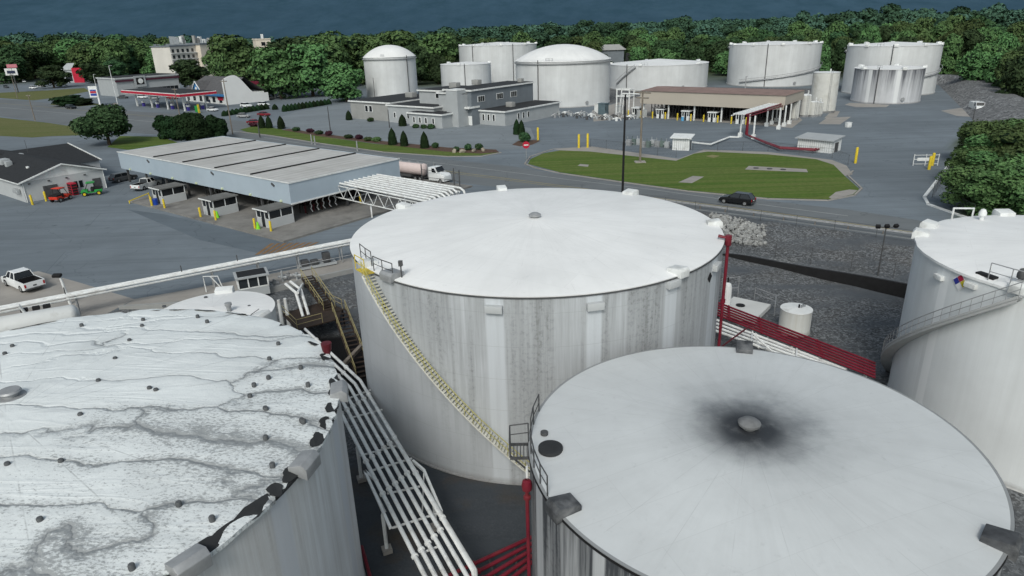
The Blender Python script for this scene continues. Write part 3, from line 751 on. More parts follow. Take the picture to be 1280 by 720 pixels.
# ---- clean tank at the right with the spiral stair
Rc, RR, RH = (42.57, 45.85), 11.51, 14.0
tR = thing('storage_tank', 'clean white tank cut by the right edge with a pale grey stair curling round it', 'storage tank', (*Rc, 0))
MB().lathe([(RR + .1, 0), (RR, .11)] + [(RR, RH * k / 6) for k in range(1, 7)], 140).build('shell', shellmat('clean_shell', (.72, .75, .765), (.55, .57, .575), RR, RH, .4, .15, .6, [(d2(-176), .035)], (.78, .80, .81), 0, plates=False), tR)
rim_r = lambda a: RR + .12 + .1 * noise.noise(Vector((math.cos(a) * 7, math.sin(a) * 7, 4)))
rv, rf = [], []; N2 = 180
rings = [(1, -.15), (1, .03), (.96, .17), (.85, .24), (.6, .5), (.3, .8)]
for k, z in rings:
    for i in range(N2):
        a = 2 * PI * i / N2; r = rim_r(a) * k if k > .95 else RR * k
        rv.append((r * math.cos(a), r * math.sin(a), RH + z + (.16 * noise.noise(Vector((math.cos(a) * 8, math.sin(a) * 8, 9))) if .9 < k < .99 else 0)))
for j in range(len(rings) - 1):
    for i in range(N2): rf.append((j * N2 + i, j * N2 + (i + 1) % N2, (j + 1) * N2 + (i + 1) % N2, (j + 1) * N2 + i))
rv.append((0, 0, RH + 1.0))
for i in range(N2): rf.append(((len(rings) - 1) * N2 + i, (len(rings) - 1) * N2 + (i + 1) % N2, len(rv) - 1))
mb = MB(); mb.add(rv, rf, True); mb.build('roof', roofmat('bright_roof', (.80, .81, .81), 'plain', RR), tR)
RS = sm('pale_stair_steel', (.36, .37, .37), .6, .15, 1.5)
stair(tR, RR, d2(-150), 13.7, d2(110), .3, 78, RS, RS, .85, stringer=sm('stair_stringer_paint', (.42, .43, .43), .6, .1, 1)) if False else None
stair(tR, RR, d2(-148), 13.9, d2(-148 - 82), .2, 80, RS, GV, .85, stringer=sm('stair_stringer_paint', (.42, .43, .43), .6, .1, 1))
for a, z in ((-178.5, 13.0), (-164.5, 13.4)):
    rim = MB(); rim.box(cyl_pt(RR + .12, d2(a), z), (.3, .85, .35), rz=d2(a)); rim.build('overflow_box', W_, tR, bev=.04)
sg = MB()
a0 = d2(-169); zc = 13.3
def sgp(du, dv): return cyl_pt(RR + .06, a0 + du / RR, zc + dv)
for nm, cx, cz, mt in (('red_diamond', 0, .30, sm('sign_red', (.35, .02, .06), .5, .1)), ('blue_diamond', -.30, 0, sm('sign_blue', (.03, .04, .26), .5, .1)), ('yellow_diamond', .30, 0, sm('sign_yellow', (.50, .42, .03), .5, .1)), ('white_diamond', 0, -.30, sm('sign_white', (.75, .75, .76), .5, .05))):
    b_ = MB(); b_.add([sgp(cx - .28, cz), sgp(cx, cz - .28), sgp(cx + .28, cz), sgp(cx, cz + .28)], [(0, 1, 2, 3)])
    if nm == 'red_diamond':
        bb = MB(); bb.add([cyl_pt(RR + .04, a0 - .66 / RR, zc), cyl_pt(RR + .04, a0, zc - .66), cyl_pt(RR + .04, a0 + .66 / RR, zc), cyl_pt(RR + .04, a0, zc + .66)], [(0, 1, 2, 3)])
        hz = bb.build('hazard_sign', sm('sign_white', (.75, .75, .76)), tR)
    b_.build(nm, mt, hz)
for a, w_ in ((-214, 1.1), (130, 1.1), (86, 1.3), (-150, .9)): rim_box('overflow_hood', tR, RR, d2(a), RH + .1, w_, 1.1, .5, W_)
rl = MB(); rail(rl, [cyl_pt(RR - .1, d2(a), RH + .1) for a in (-160, -153, -147, -138)], 1.2); rl.build('guard_rail', GV, tR); rl = MB(); rail(rl, [cyl_pt(RR - .8, d2(a), RH + .1) for a in (-147, -138)], 1.2); rl.build('guard_rail', GV, tR)
rl = MB(); rl.path([cyl_pt(RR - .2, d2(112), RH + .1), cyl_pt(RR - .2, d2(112), RH + 1.1), cyl_pt(RR - .5, d2(102), RH + .95), cyl_pt(RR - .5, d2(102), RH + .2)], .08, 6); rl.build('goose_neck_pipe', WP, tR)
p = cyl_pt(RR - 1.6, d2(103), 0); roof_vent('roof_vent', tR, p.x, p.y, RH + .25, .3, .9, W_)
p = cyl_pt(RR - .9, d2(-152), 0); roof_vent('gauge_hatch', tR, p.x, p.y, RH + .2, .28, 1.0, GVD)
mh = MB(); q = cyl_pt(RR - .5, d2(-162), 0); mh.box((q.x, q.y, RH + .22), (.5, 1.3, .2), rz=d2(-162)); mh.build('dark_hatch', BKM, tR, bev=.05)
gb = MB(); ga = R_(-112); gb.bar(cyl_pt(RR + .12, ga, .2), cyl_pt(RR + .12, ga, RH), .05, 6); gb.build('gauge_pipe', GV, tR)
# ================================================================== BASIN: walls, pipes, stairs
def on_ground(p): u, v = iS(p); return gz(u, v)
# black retaining wall under the road slope
mb = MB(); n = 30
for i in range(n):
    u0, u1 = -33 + 75 * i / n, -33 + 75 * (i + 1) / n
    t0, t1 = [1.72 + .05 * math.sin(k) for k in (i, i + 1)]
    b0, b1 = gz(u0, 84.5) - .4, gz(u1, 84.5) - .4
    h0, h1 = min(1, (u0 + 33) / 3), min(1, (u1 + 33) / 3)
    P = [S(u0, 85.0, b0), S(u1, 85.0, b1), S(u1, 85.0, b1 + (t1 - b1) * h1), S(u0, 85.0, b0 + (t0 - b0) * h0)]
    Q = [S(u0, 85.38, b0), S(u1, 85.38, b1), S(u1, 85.38, b1 + (t1 - b1) * h1), S(u0, 85.38, b0 + (t0 - b0) * h0)]
    mb.add(P + Q, [(0, 1, 2, 3), (3, 2, 6, 7), (4, 5, 6, 7)])
o = mb.build('retaining_wall', BKM); tag(o, 'low black retaining wall at the foot of the gravel road slope', 'wall')
# chain-link fence on top of the wall
def fence(name, label, pts, h=2.0, step=3.0, mt=GV, group=None, wires=5, r=.035):
    """posts, rails and line wires of a chain-link fence through pts"""
    root = thing(name, label, 'fence', pts[0], 0, group); o0 = Vector(pts[0])
    rails = MB(); wire = MB()
    for a, b in zip(pts, pts[1:]):
        a, b = Vector(a), Vector(b); L = (b - a).length; k = max(1, int(L / step))
        for i in range(k + 1):
            if i == k and b != Vector(pts[-1]): continue
            p = a + (b - a) * (i / k) - o0
            q = MB().bar(p, p + Vector((0, 0, h)), r, 6).build('fence_post', mt, root)
        rails.bar(a - o0 + Vector((0, 0, h)), b - o0 + Vector((0, 0, h)), r * .7, 5)
        for w_ in range(wires):
            z = Vector((0, 0, h * (w_ + .5) / wires)); wire.bar(a - o0 + z, b - o0 + z, .008, 3, cap=False)
        d = (b - a); kk = int(L / .9)
        for i in range(kk):
            p = a - o0 + d * (i / kk); q = a - o0 + d * min(1, (i + 2.0) / kk)
            wire.bar(p, q + Vector((0, 0, h)), .006, 3, cap=False); wire.bar(p + Vector((0, 0, h)), q, .006, 3, cap=False)
    rails.build('top_rail', mt, root); wire.build('wire_mesh', mt, root)
    return root
fence('chain_link_fence', 'chain-link fence running above the black retaining wall', [S(u, 86.2, 1.75) for u in (-42, -20, 8, 22)], 2.1, 4.2, GVD)
# road guard rail
def guard(name, label, pts, z):
    root = thing(name, label, 'guard rail', pts[0]); o0 = Vector(pts[0]); rl = MB()
    for a, b in zip(pts, pts[1:]):
        a, b = Vector(a) - o0, Vector(b) - o0; d = (b - a).normalized(); nrm = Vector((-d.y, d.x, 0)) * .06
        for zz, off in ((.78, 0), (.68, 1), (.60, 0), (.52, 1), (.44, 0)): pass
        prof = [(.80, 0), (.72, 1), (.64, 0), (.56, 1), (.48, 0)]
        vs = [p + Vector((0, 0, zz)) - nrm * off for p in (a, b) for zz, off in prof]
        rl.add(vs, [(i, i + 1, i + 6, i + 5) for i in range(4)])
        k = int((b - a).length / 3.8)
        for i in range(k): MB().box(a + (b - a) * i / k + Vector((0, 0, .4)) + nrm * 2, (.12, .16, .86), rz=TH).build('post', WOOD, root)
    rl.build('rail', GV, root); return root
guard('guard_rail', 'long grey steel guard rail along the near side of the road', [S(u, 98.4) for u in (-60, -36, -10, 14)], Z0)
fence('chain_link_fence', 'long low wire fence just below the guard rail on the road bank', [S(u, 96.6, gz(u, 96.6)) for u in (-50, -20, 6)], 1.6, 4.5, GVD, wires=3)
# boulders
rng = random.Random(11); mb = MB()
ico = []
def rock(mb, c, s, rng):
    ph, q = [], []
    t_ = (1 + 5 ** .5) / 2
    V = [(-1, t_, 0), (1, t_, 0), (-1, -t_, 0), (1, -t_, 0), (0, -1, t_), (0, 1, t_), (0, -1, -t_), (0, 1, -t_), (t_, 0, -1), (t_, 0, 1), (-t_, 0, -1), (-t_, 0, 1)]
    Fc = [(0, 11, 5), (0, 5, 1), (0, 1, 7), (0, 7, 10), (0, 10, 11), (1, 5, 9), (5, 11, 4), (11, 10, 2), (10, 7, 6), (7, 1, 8), (3, 9, 4), (3, 4, 2), (3, 2, 6), (3, 6, 8), (3, 8, 9), (4, 9, 5), (2, 4, 11), (6, 2, 10), (8, 6, 7), (9, 8, 1)]
    M = Matrix.Rotation(rng.uniform(0, 6), 3, 'Z') @ Matrix.Rotation(rng.uniform(0, 6), 3, 'X')
    sc3 = Vector((rng.uniform(.7, 1.3), rng.uniform(.6, 1.1), rng.uniform(.5, .9)))
    vs = [M @ Vector((v[0] * sc3.x, v[1] * sc3.y, v[2] * sc3.z)) * (s / 1.9 * rng.uniform(.75, 1.2)) + Vector(c) for v in V]
    mb.add(vs, Fc)
q0, q1, q2, q3 = G(886, 270, 3.2), G(925, 268, 3.2), G(954, 283, 3.1), G(952, 306, 2.4); q4 = G(900, 300, 2.4)
for k in range(520):
    a, b = rng.random(), rng.random()
    p = lerp(lerp(q0, q2, a), lerp(q4, q3, a), b)
    rock(mb, (p.x + rng.uniform(-.5, .5), p.y + rng.uniform(-.5, .5), on_ground(p) + .12 + .1 * rng.random()), rng.uniform(.16, .42), rng)
o = mb.build('riprap_stones', STONE); tag(o, 'heap of pale riprap stones on the bank below the road', 'stones', kind='stuff')

# floodlight pole
p = G(1097, 345, 1.7); h = Zat(1107, 283, p) - 1.7
t = thing('floodlight_pole', 'tall thin pole with three floodlights on a crossbar beside the gravel slope', 'light pole', p)
MB().bar((0, 0, 0), (0, 0, h), .10, 8, .06).build('pole', GVD, t)
MB().bar((-1.1, .0, h - .1), (1.1, 0, h - .1), .05, 6).build('crossbar', GVD, t)
for k in (-1, 0, 1): MB().box((k * 1.05, -.15, h + .08), (.5, .38, .36), rz=.3 * k, tilt=('X', .5)).build('floodlight', BKM, t, bev=.04)

# small tanks standing in the gravel
t = thing('small_tank', 'small white upright tank standing on the gravel behind the red pipes', 'small tank', (29.0, 63.2, .6))
MB().lathe([(1.58, 0), (1.53, .1), (1.53, 2.5)], 48).build('shell', shellmat('small_tank_shell', (.60, .62, .61), (.40, .38, .33), 1.5, 2.5, .35, .2, 3, plates=False), t)
MB().lathe([(1.56, 2.48), (1.56, 2.54), (.001, 2.68)], 48).build('roof', W_, t)
v_ = MB(); 
for k in range(5): v_.bar((.35 + .16 * k, -.2 + .12 * k, 2.55), (.35 + .16 * k, -.2 + .12 * k, 2.95), .025, 5)
v_.bar((.3, -.25, 2.95), (1.05, .35, 2.95), .03, 5); v_.build('roof_rail', GVD, t)
MB().bar((.2, -.1, 2.6), (.2, -.1, 3.0), .09, 8).build('roof_vent', BKM, t)
p = G(907, 386, 1.0); hh = Zat(907, 352, p) - 1
t = thing('pressure_vessel', 'slim white upright cylinder just right of the red riser pipe', 'pressure vessel', p)
MB().lathe([(.48, 0), (.48, hh * .8), (.36, hh * .93), (.001, hh)], 20).build('shell', W_, t); MB().bar((0, 0, hh * .97), (0, 0, hh * 1.15), .1, 8).build('valve', BKM, t)
p = G(930, 385, 1.05)
t = thing('bund_slab', 'white concrete equipment slab with a round lid beside the slim cylinder', 'slab', (p.x, p.y, .75))
MB().box((0, 0, .1), (4.2, 5.0, .5), rz=TH).build('slab', sm('white_slab', (.55, .56, .55), .8, .1, .4), t); MB().lathe([(.5, .36), (.5, .42), (.001, .45)], 20, (-.2, .6, 0)).build('lid', BKM, t)
rl = MB(); rail(rl, [(2.6, -2, .1), (3.6, .5, .1), (2.2, 3, .1)], 1.4); rail(rl, [(-1.6, 3.2, .1), (.4, 3.4, .1)], 2.6); rl.build('pipe_frame', GV, t)

# ---- red product pipes to the right
def pipe_run(name, label, paths, r, mt, cat='pipeline', zsup=None, group=None, part='pipe', sup_step=6, supw=None, supm=GV):
    o0 = Vector(paths[0][0]); root = thing(name, label, cat, o0, 0, group)
    for P in paths:
        mb = MB(); mb.path([Vector(p) - o0 for p in P], r, 10)
        for a, b in zip(P, P[1:]):
            a, b = Vector(a) - o0, Vector(b) - o0; Lk = (b - a).length; dk = (b - a).normalized()
            for f_ in range(1, int(Lk / 5.5) + 1):
                q = a + dk * (f_ * 5.5 - 2 + .9 * math.sin(len(mb.v) * .7 + f_)); mb.bar(q - dk * .05, q + dk * .05, r * 1.55, 10)
        mb.build(part, mt, root)
    return root, o0
paths = []
for k in range(6):
    a = G(893, 376.5 + k * 3.15, 2.6); b = G(1094, 454 + k * 3.6, 2.6); a = a + (a - b).normalized() * 8
    c = G(1062 + k * 6, 475 + k * 1.5, 2.5)
    paths.append([a, b])
root, o0 = pipe_run('red_pipeline', 'bank of six dark red pipes running between the streaked tank and the clean tank', paths, .105, RD)
for f in (.12, .35, .58, .8, .97):
    a = lerp(paths[0][0], paths[0][1], f) - o0; b = lerp(paths[5][0], paths[5][1], f) - o0
    s_ = MB(); s_.bar(a - Vector((0, 0, .2)), b - Vector((0, 0, .2)), .08, 4); g = -o0.z + 0
    s_.bar((a.x, a.y, a.z - .2), (a.x, a.y, g + .3), .07, 4); s_.bar((b.x, b.y, b.z - .2), (b.x, b.y, g), .07, 4); s_.build('pipe_support', GV, root)
for k in range(5):
    a = G(1050 + k * 9, 467 + k * 3.4, 2.55) - o0; b = G(1034 + k * 9, 474 + k * 3.2, 2.4) - o0
    MB().path([a, lerp(a, b, .6), b - Vector((0, 0, 1.2))], .12, 8).build('branch_pipe', RDD if k % 2 else RD, root)
paths = []
for k in range(4):
    a = G(893, 399 + k * 4.6, 2.2); b = G(1058, 462 + k * 3.5, 2.2); a = a + (a - b).normalized() * 5
    paths.append([a, b])
root, o0 = pipe_run('white_pipeline', 'four white pipes running below the bank of red pipes behind the stained tank', paths, .14, WP)
for f in (.2, .5, .75):
    a = lerp(paths[0][0], paths[0][1], f) - o0; b = lerp(paths[3][0], paths[3][1], f) - o0
    s_ = MB(); s_.bar(a + Vector((0, 0, .25)), b + Vector((0, 0, .25)), .09, 4); s_.bar(a + Vector((0, 0, .25)), a - Vector((0, 0, 2.2)), .08, 4); s_.bar(b + Vector((0, 0, .25)), b - Vector((0, 0, 2.2)), .08, 4); s_.build('pipe_support', WP, root)
o = MB().path([G(897, 437, 3.4) , G(935, 409, 3.4)], .08).build('red_branch_pipe', RDD); tag(o, 'single thin dark red pipe slanting over the white pipes beside the streaked tank', 'pipe')
o = MB().path([G(940, 416, 3.4), G(966, 440, 2.6)], .09).build('white_brace', WP); tag(o, 'short white brace slanting down beyond the stained tank rim', 'brace')

# ---- six white pipes between the two left tanks, on bents
zP = 3.2
low0, low1 = G(438.7, 540, zP), G(489, 540, zP)
e0, e1 = G(527, 712, zP), G(592, 712, zP)
paths = []
for k in range(6):
    f = k / 5
    a = lerp(low0, low1, f); b = lerp(e0, e1, f); d = (b - a)
    bend = G(lerp(415, 458, f), lerp(497, 474, f), zP); dd = (a - b).normalized()
    tb = (bend - b).dot(dd); bend = b + dd * tb
    up = bend + (G(385, 415, zP + .3) - G(448, 470, zP)).normalized() * 12 + Vector((0, 0, .35))
    end = b + (b - a).normalized() * 2.2
    paths.append([up, bend, end] if k < 5 else [up, bend, b + (b - a).normalized() * .1, b + (b - a).normalized() * .25 - Vector((0, 0, 2))])
root, o0 = pipe_run('pipe_rack', 'rack of six parallel white pipes between the cracked roof and the streaked tank', paths, .135, WP)
def across(px0, py0, px1, py1, z): return G(px0, py0, z) - o0, G(px1, py1, z) - o0
for (p0, p1, ex) in (((436, 523), (478, 512), 0), ((449, 570), (500, 556), 0), ((462, 589), (515, 573), 1), ((484, 617), (525, 608), 0), ((490, 660), (553, 640), 1), ((526, 692), (548, 683), 0), ((430, 500), (470, 485), 0)):
    a, b = across(*p0, *p1, zP - .2); mb = MB(); mb.bar(a, b, .07, 4); mb.build('cross_beam', WP, root)
fr = MB()
c = [G(456, 589, zP - .1) - o0, G(488, 660, zP - .1) - o0, G(552, 640, zP - .1) - o0, G(530, 588, zP - .1) - o0, G(516, 576, zP - .1) - o0, G(472, 602, zP - .1) - o0]
for a, b in ((c[0], c[1]), (c[3], c[2]), (c[0], c[5]), (c[4], c[3])): fr.bar(a, b, .12, 4)
fr.build('loop_frame', WP, root)
br = MB(); br.bar(c[0], G(482, 640, 1.4) - o0, .06, 4); br.bar(c[3], G(528, 640, 1.4) - o0, .06, 4); br.build('brace', WP, root)
ft = G(484, 689, .1)
for q in (ft, G(545, 660, .1), G(452, 600, .1)):
    q = q - o0; MB().bar(q, (q.x, q.y, zP - .2 - o0.z), .14, 4).build('post', WP, root); MB().box((q.x, q.y, q.z + .12), (.6, .6, .3), rz=.4).build('footing', CON, root)
# red low pipes crossing to the stained tank
paths = []
for k in range(5):
    a = G(594 + k * 6, 704 + k * 9.0, .9); b = G(661, 673 + k * 8.2, .9); paths.append([a - (b - a).normalized() * 3, b + (b - a) * .1])
root, o0 = pipe_run('red_pipeline', 'five short red pipes at ground level left of the stained tank', paths, .125, RD)
for f in (.55, .8):
    a = lerp(paths[0][0], paths[0][1], f) - o0; b = lerp(paths[4][0], paths[4][1], f) - o0
    MB().bar(a - Vector((0, 0, .2)), b - Vector((0, 0, .2)), .07, 4).build('pipe_support', GVD, root)
o = MB().path([G(452, 683, .6), G(463, 722, .6), G(470, 760, .6)], .11).build('red_ground_pipe', RD); tag(o, 'single red pipe on the ground at the foot of the cracked-roof tank', 'pipe')
# red foam valve at the rim of the membrane roof
p = G(409, 440, 14.1); t = thing('foam_valve', 'red foam chamber at the edge of the cracked roof', 'valve', p)
MB().lathe([(.10, -.6), (.12, -.2), (.26, .15), (.30, .5), (.30, .56), (.001, .58)], 14).build('chamber', RDD, t); MB().path([(0, 0, -.4), (.1, .1, -5), (.1, .1, -12)], .1).build('riser_pipe', WP, t)

# ---- long pipe bridge over the yard edge
zr = 6.0
P0, P1 = G(-60, 397, zr), G(462, 296, zr); dr = (P1 - P0).normalized(); nr = Vector((-dr.y, dr.x, 0)); Ln = (P1 - P0).length
t = thing('pipe_bridge', 'long white pipe bridge on slim posts along the yard edge behind the cracked roof', 'pipe bridge', P0)
lp = lambda s, o, z: dr * s + nr * o + Vector((0, 0, z))
for o_, z_, r_ in ((-.55, .05, .12), (-.05, .05, .12), (.45, .02, .10), (.1, -.55, .07)):
    MB().path([lp(0, o_, z_), lp(Ln * .5, o_, z_), lp(Ln, o_, z_)], r_, 8).build('pipe', WP, t)
for o_ in (-.7, .7): MB().bar(lp(0, o_, -.2), lp(Ln, o_, -.2), .08, 4).build('beam', WP if o_ < 0 else GV, t)
for px, py in ((102, 403), (277, 372), (333, 357), (380, 343), (433, 331)):
    p = G(px, py) - P0; s_ = p.dot(dr)
    MB().bar(lp(s_, -.45, Z0 - zr), lp(s_, -.45, -.1), .09, 4).build('post', GV, t); MB().bar(lp(s_, .5, Z0 - zr), lp(s_, .5, -.1), .09, 4).build('post', GV, t)
    MB().bar(lp(s_, -.8, -.28), lp(s_, .8, -.28), .08, 4).build('cross_beam', GV, t)
for k, s_ in enumerate((.22, .48, .62)): MB().bar(lp(Ln * s_, 0, 0), lp(Ln * s_, 0, .9), .06, 6).build('vent_stub', GVD, t)
rl = MB(); a = lp(Ln * .62, -.9, -1.6); b = lp(Ln, -.9, -1.6)
rl.bar(a, b, .05, 6); rl.bar(lp(Ln * .55, 1.6, -1.1), lp(Ln, 1.6, -1.1), .05, 6); 
rl.build('lower_pipe', GV, t)
# flood lamp post on the bridge
p = G(88, 380); hh = Zat(85, 343, p) - Z0
t = thing('flood_lamp', 'short white post with a black flood lamp beside the parked pickup', 'light pole', p)
MB().bar((0, 0, 0), (-.3, 0, hh), .16, 8, .12).build('post', WP, t); MB().box((-.5, -.1, hh + .05), (.9, .5, .3), tilt=('X', .3)).build('lamp_head', BKM, t, bev=.05)
# horizontal pressure vessel
a, b = G(100, 393, 4.9), G(-14, 413, 4.9); ax = (b - a).normalized(); L = (b - a).length
t = thing('horizontal_tank', 'long white horizontal tank lying under the pipe bridge behind the cracked roof', 'horizontal tank', a)
MB().hlathe([(-.0, .02), (.08, .6), (.3, 1.0), (.6, 1.15), (L, 1.15)], (0, 0, 0), ax, 28).build('shell', sm('off_white_vessel', (.60, .62, .62), .5, .1, .5, dirt=(.35, .35, .33), dscale=.5), t)
for s_ in (1.2, 6): MB().box(ax * s_ + Vector((0, 0, -.95)), (.3, 1.8, .9), rz=math.atan2(ax.y, ax.x)).build('saddle', CON, t)
vp = MB()
for s_ in (9.5, 10.2, 10.9): vp.path([ax * s_ + Vector((0, 0, -.4)) + Vector((.8, -.9, 0)), ax * s_ + Vector((.9, -1.1, .9)), ax * s_ + Vector((0, 0, 1.6))], .05, 6)
vp.build('vent_pipes', WP, t)
MB().lathe([(.45, 1.0), (.45, 1.35), (.001, 1.4)], 16, tuple(ax * 8.3)).build('manhole', BKM, t)
MB().path([ax * 7 + Vector((0, 0, 1.1)), ax * 6.6 + Vector((0, 0, 1.9)), ax * 5.2 + Vector((.2, .5, 1.9)), ax * 4.9 + Vector((.3, .9, 0))], .16).build('swan_pipe', WP, t)
for s_ in (3.3, 4.2, 5.2): MB().box(ax * s_ + Vector((.2, 1.0, 1.2)), (.6, .4, .35), rz=math.atan2(ax.y, ax.x)).build('valve_box', BKM, t)
# low white tank behind the membrane roof
c = G(267, 391, 8.0); r = (G(339, 388, 8) - G(196, 391, 8)).length / 2
t = thing('storage_tank', 'low clean white tank half hidden behind the cracked roof', 'storage tank', (c.x, c.y, 0))
MB().lathe([(r, 0), (r, 8)], 90).build('shell', W_, t); MB().lathe([(r + .05, 7.9), (r + .05, 8.02), (r * .5, 8.3), (.001, 8.6)], 90).build('roof', roofmat('bright_roof_small', (.80, .81, .81), 'plain', r), t)
for px, py in ((257, 371), (311, 382), (269, 385), (205, 382), (285, 383)):
    q = G(px, py, 8.25) - Vector((c.x, c.y, 0)); MB().lathe([(.17, 0), (.17, .14), (.001, .16)], 10, (q.x, q.y, 8.12)).build('roof_anchor', am, t)
q = G(287, 390, 8.3) - Vector((c.x, c.y, 0)); MB().lathe([(.2, 0), (.2, .7), (.3, .72), (.3, .95), (.001, 1)], 12, (q.x, q.y, 8.2)).build('roof_vent', GV, t)
for px, py in ((318, 397), (281, 366)):
    q = G(px, py, 8) - Vector((c.x, c.y, 0)); rim_box('overflow_hood', t, r, math.atan2(q.y, q.x), 8.05, 1.6, .8, .5, W_)
o_ = MB(); a = G(313, 394, 8.2); b = G(324, 387, 8.35); o_.bar(Vector((a.x - c.x, a.y - c.y, 8.2)), Vector((b.x - c.x, b.y - c.y, 8.42)), .03, 5); o_.build('roof_cable', BKM, t)
# ---- control cabin and manifold on the yard edge
p = G(318, 366); t = thing('pump_cabin', 'small white glazed pump cabin beside the low white tank', 'cabin', p, .45)
MB().box((0, 0, .5), (3.2, 2.2, 1.0)).build('lower_wall', GRW, t)
cg = MB()
for x in (-1.55, -.5, .55, 1.55):
    for y in (-1.05, 1.05): cg.box((x, y, 1.6), (.13, .13, 1.25))
cg.box((0, 1.05, 1.02), (3.2, .13, .1)); cg.box((0, -1.05, 1.02), (3.2, .13, .1)); cg.box((1.55, 0, 1.02), (.13, 2.1, .1)); cg.box((-1.55, 0, 1.02), (.13, 2.1, .1)); cg.build('window_frame', W_, t); MB().box((0, 0, 1.58), (3.0, 2.0, 1.15)).build('window', GLB, t)
MB().box((0, 0, 2.32), (3.6, 2.6, .2)).build('roof', GRW, t); MB().box((0, 0, 2.44), (3.0, 2.0, .08)).build('roof_panel', BKM, t)
t = thing('pump_manifold', 'grey pumps and short pipes at the yard edge left of the yellow stair', 'pumps', G(350, 362))
o0 = G(350, 362); rng = random.Random(5)
for k in range(9):
    q = G(300 + k * 9, 372 - k * 3.0) - o0 + Vector((rng.uniform(-.4, .4), rng.uniform(-.6, .6), 0))
    m_ = MB(); m_.bar(q, q + Vector((0, 0, .9 + rng.random() * .6)), .12, 8); m_.bar(q + Vector((-.5, .1, .6)), q + Vector((.6, -.1, .6)), .14, 8); m_.lathe([(.25, .5), (.25, .8)], 10, tuple(q)); m_.build('pump', GV if k % 2 else GRW, t)
for (x0, y0), (x1, y1), (x2, y2) in (((357, 355), (370, 366), (379, 396)), ((363, 352), (376, 362), (386, 394)), ((372, 366), (377, 357), (382, 352))):
    MB().path([G(x0, y0, 4.3) - o0, G(x1, y1, 4.1) - o0, G(x2, y2, 2.2) - o0], .16).build('white_pipe', WP, t)
for x, y in ((348, 375), (356, 373)): 
    a = G(x, y, 4.2) - o0; MB().path([a, a - Vector((0, 0, 3.2)), a - Vector((-.3, 1.2, 3.4))], .17).build('drop_pipe', WP, t)
# yard edge kerb wall
mb = MB()
ed = [G(x, y) for x, y in ((150, 386), (230, 381), (300, 372.5), (372, 354), (442, 338.5), (470, 331))]
for a, b in zip(ed, ed[1:]):
    d = (b - a).normalized(); n_ = Vector((-d.y, d.x, 0)) * .2
    mb.add([a - n_ + Vector((0, 0, -1.5)), b - n_ + Vector((0, 0, -1.5)), b - n_ + Vector((0, 0, .35)), a - n_ + Vector((0, 0, .35)), a + n_ + Vector((0, 0, -1.5)), b + n_ + Vector((0, 0, -1.5)), b + n_ + Vector((0, 0, .35)), a + n_ + Vector((0, 0, .35))], [(0, 1, 2, 3), (3, 2, 6, 7), (7, 6, 5, 4)])
o = mb.build('kerb_wall', GRB); tag(o, 'low concrete wall along the yard edge above the dark pit', 'wall')
# stair into the basin
pa, pb = G(384, 346, 4.1), G(412, 386, 2.3); pc, pd = G(424, 388, 2.3), G(455, 470, .2)
t = thing('yard_stair', 'brown steel stair with yellow rails leading down into the dark pit', 'stair', pa); o0 = pa
def flight(a, b, w_, n, nm):
    a, b = Vector(a) - o0, Vector(b) - o0; d = (b - a); dh = Vector((d.x, d.y, 0)).normalized(); nn = Vector((-dh.y, dh.x, 0)); rz = math.atan2(dh.y, dh.x)
    tr_ = MB()
    for i in range(n + 1): tr_.box(a + d * (i / n), (.28, w_, .05), rz=rz)
    f = tr_.build(nm, BRN, t)
    for s_ in (-1, 1):
        o_ = nn * (w_ / 2 * s_); MB().bar(a + o_ - Vector((0, 0, .1)), b + o_ - Vector((0, 0, .1)), .1, 4).build('stringer', BRN, f)
        hr = MB(); up = Vector((0, 0, 1.1)); hr.bar(a + o_ + up, b + o_ + up, .045, 6); hr.bar(a + o_ + up * .5, b + o_ + up * .5, .03, 6)
        for i in range(0, 6): hr.bar(a + o_ + d * (i / 5), a + o_ + d * (i / 5) + up, .03, 6)
        hr.build('handrail', YLD, f)
flight(pa, pb, 1.3, 14, 'stair_flight'); flight(pc, pd, 1.4, 16, 'stair_flight')
q = [G(x, y, 2.25) - o0 for x, y in ((352, 392), (408, 376), (428, 386), (424, 398), (372, 412))]
mb = MB(); mb.slab(q, q[0].z - .12, q[0].z); mb.build('landing', BRN, t)
rl = MB(); rail(rl, [q[0], q[4], lerp(q[4], q[3], .6)]); rail(rl, [q[1], q[2]]); rl.build('landing_rail', YLD, t)
for k in q: MB().bar(k, (k.x, k.y, -o0.z), .09, 4).build('leg', BRN, t)
mb = MB(); a, b = G(430, 455, 1.4), G(456, 428, 1.4); 
o = MB().bar(a, b, .25, 4).build('cable_tray', WOOD); tag(o, 'short grey walkway beam crossing the foot of the yellow-railed stair', 'beam')
# parked equipment by the bridge
p = G(397, 333); t = thing('pump_skid', 'flat grey pump skid on the apron beside the streaked tank', 'pump skid', p, .5)
MB().box((0, 0, .25), (4.6, 1.5, .25)).build('skid_base', GRW, t); 
for x, h_ in ((-1.5, .8), (-.3, .6), (1.2, 1.3)): MB().box((x, 0, .35 + h_ / 2), (.9, .9, h_)).build('pump', GVD, t, bev=.1)
MB().bar((-2, .3, .7), (2, .3, .7), .12, 8).build('pipe', GV, t)
# floodlight stub behind the low tank
p = G(258, 365); t = thing('goal_frame', 'white goal-shaped pipe frame behind the low white tank', 'pipe frame', p)
MB().path([(0, 0, 0), (0, 0, 1.9), (1.4, .5, 1.7), (1.7, .6, .2)], .07).build('frame', WP, t); MB().path([(.7, .2, 1.8), (1.6, .5, .2)], .07).build('brace', WP, t)
